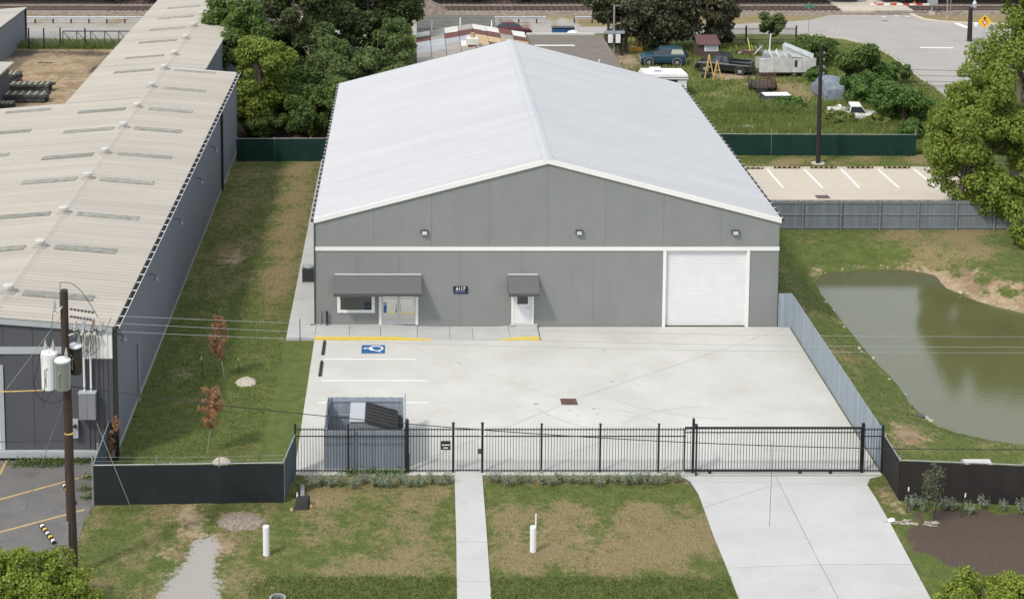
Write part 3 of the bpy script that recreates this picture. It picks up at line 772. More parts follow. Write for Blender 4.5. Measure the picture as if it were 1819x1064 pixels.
f3 = thing('iron_fence', 'short black iron panel and tall posts at the right end of the sliding gate', 'fence', ((24.61, 0.99)[0], FY, 0))
pA, pB = (24.23, 0.99)[0], (25.07, 0.99)[0]
iron_run(f3, pA, pB, (.10,1.63,1.93), .03, 2.06, [])
MB().box(pA-.065, pA+.065, FY-.06, FY+.06, -.1, 2.22).build('post', M['black'], f3)
MB().box(pB-.05, pB+.05, FY-.05, FY+.05, -.1, 2.14).build('post', M['black'], f3)
gp = thing('gate_post', 'tall black double post carrying the left end of the sliding gate', 'gate post', ((17.01, 0.99)[0], FY, 0))
pz = (17.01, 0.99)[0]
MB().box(pz-.05, pz+.05, FY-.05, FY+.05, -.1, 2.42).build('post', M['black'], gp)
MB().box(pz+.06, pz+.13, FY-.30, FY-.22, -.1, 2.28).build('guide_post', M['black'], gp)
MB().box(pz-.05, pz+.13, FY-.30, FY+.05, 2.12, 2.17).build('guide_bracket', M['black'], gp)

me_bd = {}
def board_mesh(wd, h, th, m, ear=.03):
    k = (wd, h, m.name)
    if k not in me_bd:
        q = [(-wd/2,0),(wd/2,0),(wd/2,h-ear),(wd/2-ear,h),(-wd/2+ear,h),(-wd/2,h-ear)]
        me_bd[k] = MB().prismy(q, -th/2, th/2).mesh('board', m)
    return me_bd[k]
def board_fence(t, p0, p1, h, m, mr, posts=None, wd=.14, side=1, rails=(.25,1.0,1.65), zoff=0, gapf=1.02, dp=0.0):
    """boards from p0 to p1; rails and posts stand on the side pointed to by side"""
    p0, p1 = Vector(p0), Vector(p1); d = (p1-p0); L_ = d.length; d.normalize(); n = Vector((-d.y, d.x))*side
    rz = math.atan2(d.y, d.x); base = WL[t.name]
    cnt = max(1, int(round(L_/(wd*gapf)))); me = board_mesh(wd, h, .02, m)
    for k in range(cnt):
        q = p0 + d*(L_*(k+.5)/cnt)
        hh = rng.uniform(-.012, .012)
        o = inst('board', me, Vector((q.x+n.x*rng.uniform(-.004,.004), q.y+n.y*rng.uniform(-.004,.004), zoff+hh))-base, t, rz=rz+rng.uniform(-.02,.02))
    for z in rails:
        c = (p0+p1)/2 + n*.035
        MB().cbox((c.x, c.y, zoff+z), (L_-.02, .04, .09), rotz(rz)).build('rail', mr, t)
    if posts is None: posts = [L_*k/max(1, round(L_/2.4)) for k in range(round(L_/2.4)+1)]
    for s_ in posts:
        q = p0 + d*s_ + n*.10
        MB().cbox((q.x, q.y, zoff+h/2-.03-dp/2), (.09, .09, h-dp), rotz(rz)).build('post', mr, t)
wf1 = thing('wooden_fence', 'tall blue grey wooden board fence along the right edge of the front lot', 'fence', (25.12, -8.7, 0))
board_fence(wf1, (25.11,-.06), (25.11,-17.25), 1.88, M['fence'], M['fencerail'], side=1, dp=.3, rails=(.25,.9,1.45))
board_fence(wf1, (24.42,-.10), (25.10,-.10), 1.88, M['fence'], M['fencerail'], side=1, posts=[])
wf2 = thing('wooden_fence', 'grey wooden board fence with posts and rails in front of the tan parking bays', 'fence', (33.8, 17.26, 0))
board_fence(wf2, (24.5,17.30), ((43.12, 0.00)[0],17.30), 1.86, M['fenceback'], M['fencebackrail'], side=-1, rails=(.14,.98,1.72),
            posts=[x-24.5 for x in ((27.41, 0.29)[0], (29.72, 0.29)[0], (32.13, 0.29)[0], (34.58, 0.29)[0], (37.00, 0.29)[0], (39.41, 0.29)[0], (41.79, 0.29)[0], (43.03, 0.29)[0])])
MB().box(24.5, (43.12, 0.00)[0], 17.285, 17.33, 1.875, 1.90).build('cap_board', M['rust'], wf2)

# dumpster enclosure and dumpster
en = thing('dumpster_enclosure', 'roofless grey board enclosure for the dumpster in the corner of the front lot', 'enclosure', (3.0, -15.3, 0))
ex0, ex1, ey0, ey1, eh = 1.27, 4.75, -17.15, -13.62, 1.78
board_fence(en, (ex0,ey0), (ex1,ey0), eh, M['fence'], M['fencerail'], side=1, wd=.115, posts=[], rails=(.3,1.0,1.6))
board_fence(en, (ex0,ey1), (ex1-.12,ey1), eh, M['fence'], M['fencerail'], side=-1, wd=.115, posts=[], rails=(.3,.95,1.62))
board_fence(en, (ex0,ey0+.03), (ex0,ey1), eh, M['fence'], M['fencerail'], side=-1, wd=.115, posts=[], rails=(.3,.95,1.62))
board_fence(en, (ex1,ey0+.03), (ex1,ey1+.6), eh, M['fence'], M['fencerail'], side=1, wd=.115, posts=[], rails=(.3,.95,1.62))
for x, y in ((ex0+.09,ey0+.09),(ex1-.09,ey0+.09),(ex0+.09,ey1-.09),(ex1-.14,ey1-.09)):
    MB().box(x-.05, x+.05, y-.05, y+.05, 0, eh+.02).build('post', M['fencerail'], en)
du = thing('dumpster', 'grey steel dumpster with a sloping black plastic lid inside the board enclosure', 'dumpster', (3.45, -15.4, .03))
A = [(2.33, -13.86), (2.98, -13.86), (3.03, -15.87), (2.35, -15.93)]
dx0, dxm, dx1 = A[0][0], A[1][0], (4.37, -14.22)[0]
dy1, dy0 = A[0][1], A[2][1]
MB().prismy([(dx0+.03,.14),(dx1-.05,.14),(dx1-.03,1.22),(dxm,1.58),(dx0+.03,1.58)], dy0+.03, dy1-.03).build('body', M['cabinet'], du)
MB().box(dx0-.02, dxm-.01, dy0-.02, dy1+.02, 1.585, 1.63).build('flat_lid', M['slatelight'], du)
sl_ = (1.62-1.22)/(dx1-dxm)
lid = MB().prismy([(dxm,1.60),(dx1+.04,1.60-sl_*(dx1+.04-dxm)),(dx1+.04,1.65-sl_*(dx1+.04-dxm)),(dxm,1.65)], dy0-.05, dy1+.02)
for k in range(6):
    y = dy0+.1+k*(dy1-dy0-.2)/5
    lid.prismy([(dxm+.08,1.65-sl_*.08),(dx1-.05,1.65-sl_*(dx1-.05-dxm)),(dx1-.05,1.685-sl_*(dx1-.05-dxm)),(dxm+.08,1.685-sl_*.08)], y-.05, y+.05)
lid.build('lid', M['rubber'], du)
for y in (dy0+.2, dy1-.2):
    for x in (dx0+.2, dx1-.2): MB().cyl((x-.03,y,.08),(x+.03,y,.08),.08,n=10).build('caster', M['rubber'], du)
MB().box(dx0+.25, dx1-.3, dy0-.08, dy0+.03, .75, .90).build('fork_pocket', M['cabinet'], du)

# wheel stops on the lot
def wheel_stop(name, label, cat, c, L_, rz, m, group=None, spots=None, z=.03):
    t = thing(name, label, cat, (c[0], c[1], z), rz, group)
    MB().prismx([(-.08,0),(.08,0),(.05,.11),(-.05,.11)], -L_/2, L_/2).build('bar', m, t, world=False)
    if spots:
        n = 5
        for k in range(n):
            x = -L_/2 + L_*(k+.5)/n
            MB().add([(x-.07,-.075,.045),(x+.07,-.075,.045),(x+.07,-.052,.115),(x-.07,-.052,.115),(x-.07,.052,.115),(x+.07,.052,.115)], [(0,1,2,3),(3,2,5,4)]).build('reflector', spots if k % 2 else M['linewhite'] if spots == M['yellow'] else spots, t, world=False)
    return t
wheel_stop('wheel_stop', 'black rubber wheel stop beside the blue wheelchair symbol', 'wheel stop', (.55,-3.15), 1.83, PI/2, M['rubber'], 'wheel stops of the front lot')
wheel_stop('wheel_stop', 'black rubber wheel stop nearer the dumpster enclosure, in the second bay', 'wheel stop', (.55,-5.95), 1.83, PI/2, M['rubber'], 'wheel stops of the front lot')
# thin sign post and condenser beside the building
sp = thing('marker_post', 'thin dark blue post at the end of the side walk', 'post', ((-0.73, 0.13)[0], -1.95, 0))
MB().cyl(((-0.73, 0.13)[0],-2.0,0),((-0.73, 0.13)[0],-2.0,1.15),.022,n=6).build('rod', M['navy'], sp)
MB().cyl(((-0.73, 0.13)[0],-2.0,1.15),((-0.73, 0.13)[0],-2.0,1.2),.035,n=6).build('cap', M['steel'], sp)
ac = thing('air_conditioner', 'dark air conditioning condenser on the side walk by the left wall', 'air conditioner', ((-0.63, 6.56)[0]-.15, (-0.63, 6.56)[1]+.35, .15))
MB().box(-.42,.42,-.42,.42,0,.07).build('pad', M['walk'], ac, world=False)
acb = MB().box(-.36,.36,-.36,.36,.072,.86)
acb.build('housing', M['darkgrey'], ac, world=False)
for k in range(9):
    MB().box(-.372,.372,-.372,.372,.14+k*.075,.165+k*.075).build('louvre', M['rubber'], ac, world=False)
fa = MB().lathe([(.34,.862),(.36,.90),(.30,.93),(.10,.95),(.02,.95)], n=16).build('fan_cowl', M['steel'], ac, world=False)

# screened chain link fences
def screenmat(name, col, line):
    m, t, b = newmat(name); L = t.links.new
    geo = N(t, 'ShaderNodeNewGeometry'); sep = N(t, 'ShaderNodeSeparateXYZ'); L(geo.outputs['Position'], sep.inputs[0])
    xy = N(t, 'ShaderNodeMath', operation='ADD'); L(sep.outputs[0], xy.inputs[0]); L(sep.outputs[1], xy.inputs[1])
    fs = []
    for op in ('ADD', 'SUBTRACT'):
        a = N(t, 'ShaderNodeMath', operation=op); L(xy.outputs[0], a.inputs[0]); L(sep.outputs[2], a.inputs[1])
        s_ = N(t, 'ShaderNodeMath', operation='MULTIPLY'); L(a.outputs[0], s_.inputs[0]); s_.inputs[1].default_value = 13.0
        f_ = N(t, 'ShaderNodeMath', operation='FRACT'); L(s_.outputs[0], f_.inputs[0])
        l_ = N(t, 'ShaderNodeMath', operation='LESS_THAN'); L(f_.outputs[0], l_.inputs[0]); l_.inputs[1].default_value = .10; fs.append(l_)
    mxm = N(t, 'ShaderNodeMath', operation='MAXIMUM'); L(fs[0].outputs[0], mxm.inputs[0]); L(fs[1].outputs[0], mxm.inputs[1])
    n1 = N(t, 'ShaderNodeTexNoise', i_Scale=.9, i_Detail=4.0); L(geo.outputs['Position'], n1.inputs['Vector'])
    m0 = N(t, 'ShaderNodeMix', data_type='RGBA'); L(n1.outputs[0], m0.inputs[0])
    m0.inputs[6].default_value = c4([c*.55 for c in col]); m0.inputs[7].default_value = c4([c*1.6 for c in col])
    m1 = N(t, 'ShaderNodeMix', data_type='RGBA'); L(mxm.outputs[0], m1.inputs[0]); L(m0.outputs[2], m1.inputs[6]); m1.inputs[7].default_value = c4(line)
    L(m1.outputs[2], b.inputs['Base Color']); b.inputs['Roughness'].default_value = .85; b.inputs['Specular IOR Level'].default_value = .2
    return m
M['blackscreen'] = screenmat('black_privacy_screen', (.013,.016,.018), (.045,.05,.052))
M['brownscreen'] = screenmat('brown_black_screen', (.022,.019,.018), (.045,.042,.042))
M['greyscreen'] = screenmat('slate_privacy_screen', (.055,.07,.085), (.12,.14,.16))
M['greenscreen'] = screenmat('green_privacy_screen', (.008,.032,.025), (.015,.048,.038))
def screen_fence(t, p0, p1, h, m, posts, ph=None, toprail=True, pr=.03, z0=0.0):
    p0, p1 = Vector(p0), Vector(p1); d = p1-p0; L_ = d.length; d.normalize(); n = Vector((-d.y, d.x)); rz = math.atan2(d.y, d.x)
    nseg = max(2, int(L_/.5)); mb = MB(); vs_ = []; 
    for k in range(nseg+1):
        q = p0 + d*(L_*k/nseg) + n*rng.uniform(-.03,.03)
        vs_ += [(q.x, q.y, z0+.02+rng.uniform(-.02,.03)), (q.x+n.x*.0, q.y+n.y*.0, z0+h-.04+rng.uniform(-.015,.01))]
    fr_ = [(2*k, 2*k+2, 2*k+3, 2*k+1) for k in range(nseg)]
    mb.add(vs_, fr_)
    mb.add([(a[0]+n.x*.012, a[1]+n.y*.012, a[2]) for a in vs_], [f[::-1] for f in fr_])
    mb.build('screen', m, t)
    if toprail: 
        q0, q1 = p0+n*.03, p1+n*.03
        MB().cyl((q0.x,q0.y,z0+h),(q1.x,q1.y,z0+h),.024,n=6).build('top_rail', M['steel'], t)
    for s_ in posts:
        q = p0+d*s_+n*.05
        MB().cyl((q.x,q.y,z0-.1),(q.x,q.y,z0+(ph or h)+.04),pr,n=8).cyl((q.x,q.y,z0+(ph or h)+.04),(q.x,q.y,z0+(ph or h)+.08),pr*.9,.01,n=8).build('post', M['steel'], t)
la, lb_, lc = (-7.96, -20.50), (-0.22, -20.25), (0.09, -17.59)
ld = (-8.02, -15.92)
cf = thing('chain_link_fence', 'chain link fence with a black screen round the front of the side lawn', 'fence', (la[0], la[1], 0))
Lf = math.hypot(lb_[0]-la[0], lb_[1]-la[1])
screen_fence(cf, la, lb_, 1.72, M['blackscreen'], [Lf*.4, Lf], 1.72)
screen_fence(cf, lb_, lc, 1.75, M['greyscreen'], [2.0], 1.75)
screen_fence(cf, la, (ld[0]-.05, ld[1]-.02), 1.72, M['greyscreen'], [0.02, 1.4], 2.0, pr=.035)
mb = MB()
for z in (1.90, 2.08):
    mb.tube([(la[0]+.05,la[1],z),(la[0]+Lf*.5,la[1]+.02,z-.03),(lb_[0],lb_[1],z-.02)], .006, 4)
mb.build('barbed_wire', M['steel'], cf)
for s_ in (.33, .66): MB().cyl((la[0]+Lf*s_,la[1]+.1,1.6),(la[0]+Lf*s_,la[1]+.1,2.1),.022,n=6).build('wire_arm', M['steel'], cf)
ra, rb, rc_ = (25.09, -17.59), (25.05, -20.05), (31.84, -20.70)
cr = thing('chain_link_fence', 'chain link fence with a brown black screen beside the driveway and pond', 'fence', (rb[0], rb[1], 0))
Lr = math.hypot(rc_[0]-rb[0], rc_[1]-rb[1])
screen_fence(cr, ra, rb, 1.72, M['brownscreen'], [0.1], 1.8)
screen_fence(cr, rb, rc_, 1.74, M['brownscreen'], [0.02, Lr*.36, Lr*.72], 1.78)
gl0, gl1 = (-7.62,33.75), (-.3,33.85)
g1 = thing('chain_link_fence', 'green screened chain link fence at the back of the side lawn', 'fence', (-4, 33.8, 0))
screen_fence(g1, gl0, gl1, 1.72, M['greenscreen'], [.08, 2.78, 5.40, 6.8], 1.75)
gr0, gr1 = (24.6,35.6), ((42.27, -0.02)[0],35.35)
g2 = thing('chain_link_fence', 'long green screened chain link fence behind the tan parking bays', 'fence', (33, 35.5, 0))
Lg = gr1[0]-gr0[0]
screen_fence(g2, gr0, gr1, 1.62, M['greenscreen'], [(28.75, 0.29)[0]-24.6, (31.66, 0.29)[0]-24.6, (34.48, 0.29)[0]-24.6, (37.56, 0.29)[0]-24.6, Lg-.05], 1.9)

# tan parking bays behind the wooden fence
pb = bpy.data.objects.new('rear_parking_bays', None); COL.objects.link(pb); struct(pb); WL[pb.name] = Vector((0,0,0))
by1 = (36.25, 32.31)[1]
for a, b in ((24.7, 33.2), (33.2, (43.94, 32.31)[0])):
    MB().box(a+.01, b-.01, 17.5, by1, -.1, .03).build('slab', M['oldconc'], pb)
MB().prism(inset([((43.94, 32.31)[0],by1),((43.94, 32.31)[0],17.5),(46,17.5),(46,21.5)], .01), -.1, .03).build('slab', M['oldconc'], pb)
for (xa, ya), (xb, yb) in ([(30.54, 31.54), (30.63, 26.84)], [(33.20, 31.54), (33.31, 26.70)], [(35.85, 31.54), (35.85, 26.84)], [(38.47, 31.54), (38.56, 26.84)], [(41.04, 31.54), (41.19, 26.70)]):
    m_ = MB(); flat_stroke(m_, [(xa,ya),(xb,yb)], .16, .031, .036); m_.build('bay_line', M['linewhite'], pb)
for k, (p, lab) in enumerate(zip([(29.35, 31.84), (32.01, 32.00), (34.64, 32.00), (37.26, 32.00), (39.89, 32.00)], ('nearest the white roof', 'second from the white roof', 'just right of the tall dark pole', 'second from the tree', 'closest to the big tree'))):
    wheel_stop('wheel_stop', 'black and yellow wheel stop in the tan bays, '+lab, 'wheel stop', (p[0], p[1]-.15), 1.85, 0, M['rubber'], 'wheel stops of the rear parking bays', M['amber'])
gq = (32.78, 24.22)
dg2 = thing('storm_drain', 'rusty drain grate in the tan parking bays by the wooden fence', 'drain grate', (gq[0], gq[1]+.3, .03))
MB().box(-.45,.45,-.4,.4,0,.012).build('frame', M['rust'], dg2, world=False)
for k in range(6): MB().box(-.4+.14*k,-.32+.14*k,-.35,.35,.0125,.02).build('bar', M['joint'], dg2, world=False)

# ---------------------------------------------------------------- long building on the left
LX, LYF, LE = -7.86, -16.1, 6.03
RX, LR_ = -13.05, 6.45
slope = (LR_-LE)/(LX-RX)
LXW = -34.0                          # far left side of the front wing, out of the picture
LYB = 36.7                           # back of the front wing at the right
LYW = (-18.39, 26.46)[1]             # back of the front wing at the left
LYE = 96.0
NX0 = -18.38; NX1 = -10.2            # narrower rear part
def lz(x): return LR_ - abs(x-RX)*slope
lb = thing('warehouse', 'long low slate grey warehouse with a cream ribbed metal roof and round ridge vents', 'building', (LX, LYF, 0))
MB().box(LX-.12, LX, LYF+.2, LYB, .25, LE-.06).build('side_wall', M['slateside'], lb)
MB().box(LX-.10, LX-.01, LYF+.2, LYB, -.1, .25).build('footing', M['slatelight'], lb)
MB().box(NX1, LX-.13, LYB-.12, LYB, -.1, LE-.1).build('rear_wall', M['slate'], lb)
MB().box(NX1-.12, NX1, LYB+.01, LYE, -.1, lz(NX1)-.06).build('side_wall', M['slateside'], lb)
MB().box(NX0, NX0+.12, LYW, LYE, -.1, lz(NX0)-.06).build('side_wall', M['slateside'], lb)
MB().box(LXW, NX0-.01, LYW-.14, LYW-.02, -.1, lz(LXW)-.04).build('rear_wall', M['slate'], lb)
me_ls = roof_sheet('roof_sheet', .82, (LX-RX)+.10, slope*((LX-RX)+.10), 2, M['cream'], .04, .13)
def sheet_run(me, x, z, y0, y1, flip):
    n = int((y1-y0)/.82)
    for k in range(n):
        y = y0 + .82*k
        inst('roof_sheet', me, Vector((x, y+(.82 if flip else 0), z))-WL[lb.name], lb, rz=PI if flip else 0)
sheet_run(me_ls, RX, LR_, LYF-.15, LYB+.2, False)
me_lr = roof_sheet('roof_sheet', .82, (NX1-RX)+.08, slope*((NX1-RX)+.08), 2, M['cream'], .04, .13)
sheet_run(me_lr, RX, LR_, LYB+.2, LYE, False)
me_lw = roof_sheet('roof_sheet', .82, RX-LXW, slope*(RX-LXW), 2, M['cream'], .04, .13)
sheet_run(me_lw, RX, LR_, LYF-.15, LYW, True)
me_ln = roof_sheet('roof_sheet', .82, RX-NX0+.08, slope*(RX-NX0+.08), 2, M['cream'], .04, .13)
sheet_run(me_ln, RX, LR_, LYW, LYE, True)
dk = MB()
dk.prismy([(LXW,lz(LXW)-.14),(RX,LR_-.14),(LX,LE-.14),(LX,LE-.02),(RX,LR_-.02),(LXW,lz(LXW)-.02)], LYF, LYW)
dk.prismy([(NX0,lz(NX0)-.14),(RX,LR_-.14),(LX,LE-.14),(LX,LE-.02),(RX,LR_-.02),(NX0,lz(NX0)-.02)], LYW, LYB)
dk.prismy([(NX0,lz(NX0)-.14),(RX,LR_-.14),(NX1,lz(NX1)-.14),(NX1,lz(NX1)-.02),(RX,LR_-.02),(NX0,lz(NX0)-.02)], LYB, LYE)
dk.build('roof_deck', M['creamwall'], lb)
MB().prismy([(RX-.22,LR_-.01),(RX,LR_+.055),(RX+.22,LR_-.01),(RX+.22,LR_-.03),(RX,LR_+.035),(RX-.22,LR_-.03)], LYF-.16, LYE).build('ridge_cap', M['cream'], lb)
VENTS = [(-13.26, -12.98)[1], (-13.28, -6.41)[1], (-13.29, -0.79)[1], (-13.21, 5.89)[1], (-13.18, 11.36)[1], (-13.13, 17.80)[1], (-13.04, 23.28)[1], (-12.98, 29.53)[1], (-12.95, 35.70)[1], (-12.85, 40.99)[1], (-12.87, 47.47)[1], (-12.69, 53.03)[1], (-12.63, 58.49)[1], (-12.65, 63.78)[1]]
vm = MB().cyl((0,0,-.05),(0,0,.16),.20,n=14).lathe([(.18,.12),(.25,.13),(.26,.27),(.23,.31),(.05,.34),(.01,.34)], n=14)
me_v = vm.mesh('ridge_vent', M['vent'], False)
fl = MB().box(-.30,.30,-.28,.28,-.05,.02); me_fl = fl.mesh('vent_flashing', M['cream'])
sk = MB()
for k in range(4): sk.cbox((0, -.27+.18*k, 0), (3.0, .15, .03))
sk.box(-1.5, 1.5, -.36, .36, -.03, .004)
me_sk = sk.mesh('skylight_panel', M['skylight'])
for k, y in enumerate(VENTS):
    v = inst('ridge_vent', me_v, Vector((RX, y, LR_+.03))-WL[lb.name], lb)
    inst('vent_flashing', me_fl, (0,0,0), v)
    for sgn in (-1, 1):
        if sgn > 0 and RX+3.9 > NX1 and y > LYB: continue
        if sgn < 0 and k == 7: continue
        x = RX + sgn*(2.22+rng.uniform(-.05,.1))
        o = inst('skylight_panel', me_sk, Vector((x, y+rng.uniform(-.1,.1), lz(x)+.035))-WL[lb.name], lb, rot=(0, sgn*math.atan(slope), 0), scale=(rng.uniform(.96,1.06),1,1))
for y in (LYW-1.6, LYW-7.5, LYW-13.5, LYW-19.5):
    x = RX-7.6; inst('skylight_panel', me_sk, Vector((x, y, lz(x)+.035))-WL[lb.name], lb, rot=(0, -math.atan(slope), 0))
# gutter with straps
gx_ = LX+.10; gu = MB().box(gx_, gx_+.20, LYF-.15, LYB+.2, LE-.17, LE-.15).box(gx_+.185, gx_+.20, LYF-.15, LYB+.2, LE-.15, LE-.05).build('gutter', M['rubber'], lb)
MB().box(gx_+.2005, gx_+.215, LYF-.15, LYB+.2, LE-.10, LE-.045).build('gutter_lip', M['offwhite'], gu)
n = 47
for k in range(n):
    y = LYF+.1+k*(LYB-LYF)/n; MB().box(gx_-.05, gx_+.22, y-.035, y+.035, LE-.045, LE-.03).build('strap', M['white'], gu)
# downspouts, pipes and lamps on the side wall
MB().box(LX+.01, LX+.18, LYF-.12, LYF+.06, .05, LE-.25).build('downspout', M['rubber'], lb)
yd, zd = (29.88, 1.14); MB().box(LX+.005, LX+.16, 25.9, 26.1, .1, LE-.2).build('downspout', M['rubber'], lb)
MB().cyl((LX+.08,-9.9,0),(LX+.08,-9.9,2.9),.05,n=8).build('wall_pipe', M['steel'], lb)
for y, z in ((-15.41, 5.13), (-6.03, 4.66), (3.14, 4.69), (12.30, 4.44), (19.93, 4.40)):
    l = MB().tube([(LX,y,z+.25),(LX+.24,y,z+.26),(LX+.36,y,z+.10)], .025, 6).build('wall_lamp', M['rubber'], lb)
    MB().lathe([(.05,.12),(.15,-.03),(.13,-.03),(.03,.08)], (LX+.36,y,z), 10).build('shade', M['cabinet'], l)
# front wall
MB().prismy([(LXW,-.0),(LX-.02,-.0),(LX-.02,LE-.15),(RX,LR_-.15),(LXW,lz(LXW)-.15)], LYF+.06, LYF+.18).build('front_wall', M['joint'], lb)
fr0, frz = LXW, .45
xl = [-22, -18.5, -15.4, (-12.60, 2.94)[0], (-11.33, 2.94)[0], (-10.06, 2.94)[0], (-9.14, 2.94)[0], LX]
tz0, tz1 = (-11.28, 4.76)[1], (-11.27, 5.07)[1]
for a, b in zip(xl[3:-2], xl[4:-1]):
    MB().box(a+.008, b-.008, LYF, LYF+.05, frz, tz0-.004).build('wall_panel', M['slate'], lb)
for a, b in zip(xl[:-2], xl[1:-1]):
    MB().prismy([(a+.008,tz1+.004),(b-.008,tz1+.004),(b-.008,lz(b)-.30),(a+.008,lz(a)-.30)], LYF, LYF+.05).build('wall_panel', M['slate'], lb)
MB().box(-30, xl[-2]-.02, LYF-.04, LYF+.05, tz0, tz1).build('trim_band', M['slatelight'], lb)
rk = MB()
rk.prismy([(LXW,lz(LXW)-.30),(RX,LR_-.30),(LX+.0,LE-.28),(LX+.0,LE-.03),(RX,LR_-.03),(LXW,lz(LXW)-.03)], LYF-.12, LYF-.02)
rk.build('rake_trim', M['slatelight'], lb)
xw = xl[-2]; zw = (-8.62, 4.54)[1]
def ribbed(x0, x1, z0, z1, name, m, p=.2):
    n = max(1, int((x1-x0)/p)); mb = MB(); prof = []
    for k in range(n):
        a = x0+(x1-x0)*k/n; q = (x1-x0)/n
        prof += [(a, LYF), (a+q*.62, LYF), (a+q*.70, LYF-.035), (a+q*.92, LYF-.035)]
    prof.append((x1, LYF))
    vs_ = [(x,y,z0) for x,y in prof]+[(x,y,z1) for x,y in prof]; n = len(prof)
    return mb.add(vs_, [(i,i+1,n+i+1,n+i) for i in range(n-1)]).build(name, m, lb)
ribbed(xw, LX-.01, .35, zw-.003, 'ribbed_siding', M['slate'])
ribbed(xw, LX-.01, zw, LE-.3, 'white_siding', M['white'])
MB().box(-30, LX, LYF-.25, LYF+.05, .16, .42).build('ledge', M['slatelight'], lb)
MB().box(-30, LX, LYF+.06, LYF+.18, -.1, .16).build('footing', M['joint'], lb)
# white roller door at the far left
q0 = (-12.60, 2.94)[0]; zt_ = (-12.63, 4.26)[1]
rr = MB()
for k in range(40): 
    z0_ = .44+k*(zt_-.45-.1)/40; h = (zt_-.55)/40
    rr.prismx([(LYF-.01,z0_),(LYF-.05,z0_+h*.3),(LYF-.05,z0_+h*.8),(LYF-.01,z0_+h)], q0-3.6, q0-.22)
rr.build('roller_door', M['white'], lb)
MB().box(q0-.21, q0-.02, LYF-.06, LYF-.005, .43, zt_).build('door_trim', M['slatelight'], lb)
MB().box(q0-3.8, q0-.215, LYF-.06, LYF-.005, zt_-.12, zt_).build('door_trim', M['slatelight'], lb)
# meters and conduits
mx0, mz1 = (-9.32, 3.11); mx1, mz0 = (-8.60, 1.95)
cb = MB().box(mx0, mx1, LYF-.40, LYF-.045, mz0, mz1).build('meter_cabinet', M['cabinet'], lb)
MB().box(mx0-.02, mx1+.02, LYF-.42, LYF-.045, mz1+.002, mz1+.03).build('cabinet_lid', M['slatelight'], cb)
MB().box((mx0+mx1)/2-.006, (mx0+mx1)/2+.006, LYF-.405, LYF-.4005, mz0+.03, mz1-.02).build('door_seam', M['joint'], cb)
sx0_, sz1_ = (-9.66, 1.85); sx1_, sz0_ = (-9.41, 1.04)
mt = MB().box(sx0_, sx1_, LYF-.22, LYF-.04, sz0_, sz1_).build('meter_box', M['slatelight'], lb)
MB().cyl((sx0_+.13,LYF-.221,sz1_-.25),(sx0_+.13,LYF-.30,sz1_-.25),.085,n=12).build('meter', M['glass'], mt)
for u, m_ in (((-9.11, 4.50)[0], M['offwhite']), ((-8.82, 4.50)[0], M['offwhite']), ((-8.57, 4.50)[0], M['slate'])):
    MB().tube([(u,LYF-.12,mz1+.02),(u,LYF-.12,zw+1.1),(u,LYF-.18,zw+1.22),(u,LYF-.3,zw+1.22)], .045 if m_ != M['slate'] else .02, 8).build('conduit', m_, lb)
    MB().lathe([(.07,0),(.10,.08),(.06,.18),(.0,.2)], (u,LYF-.3,zw+1.12), 8).build('weather_head', M['insul'], lb)
wi = MB()
xs_ = [(-9.11, 4.50)[0], (-8.82, 4.50)[0]]
for k, x in enumerate(xs_):
    for j in range(3):
        wi.tube([(x+.05*j-.05,LYF-.35,zw+1.15),(x-.12+.1*j,LYF-.5,zw+.55-.1*j),(x-.05+.14*j,LYF-.5,zw+.45),(x+.1,LYF-.6,zw+1.3)], .012, 4)
wi.build('service_wires', M['rubber'], lb)

# ---------------------------------------------------------------- left corner: asphalt, utility pole, wires
asp = MB().prism([(-19.53, -15.24), (-11.45, -15.92), (-8.81, -16.15), (-8.02, -20.40), (-8.12, -21.83), (-8.05, -23.47), (-7.97, -25.77), (-8.00, -28.35), (-8.18, -30.80), (-14.45, -30.80)], -.1, .012).build('asphalt_lot', M['asphalt']); struct(asp)
for p in ([(-12.15, -20.10), (-8.60, -17.64)], [(-11.47, -22.91), (-8.34, -20.90)], [(-9.32, -24.64), (-8.32, -24.01)], [(-12.52, -17.59), (-12.55, -16.26)]):
    m_ = MB(); flat_stroke(m_, p, .12, .013, .018); m_.build('bay_line', M['amber'], asp)
def asp_stop(px, lab, L_=1.6):
    (ax, ay), (bx, by) = px
    t = wheel_stop('wheel_stop', lab, 'wheel stop', ((ax+bx)/2, (ay+by)/2), max(L_, math.hypot(bx-ax, by-ay)), math.atan2(by-ay, bx-ax), M['rubber'], 'wheel stops of the asphalt lot', M['yellow'], z=.012)
asp_stop([(-9.77, -22.26), (-8.91, -23.79)], 'skewed black wheel stop with pale studs lying alone on the asphalt', .5)
asp_stop([(-9.60, -18.66), (-8.77, -20.45)], 'black wheel stop with yellow studs half hidden behind the wooden pole', .5)

PB = (-7.73, -26.1)
up = thing('utility_pole', 'dark wooden utility pole with cut outs and brackets in the front left corner', 'utility pole', (PB[0], PB[1], 0))
pts = [(PB[0]+.0, PB[1], -.3)] + [(PB[0]-.08*k/8+.012*math.sin(k*1.7), PB[1], 11.06*k/8) for k in range(1, 9)]
MB().tube(pts, [.19-.006*k for k in range(9)], 12).build('shaft', M['polewood'], up)
def PV(px): return px
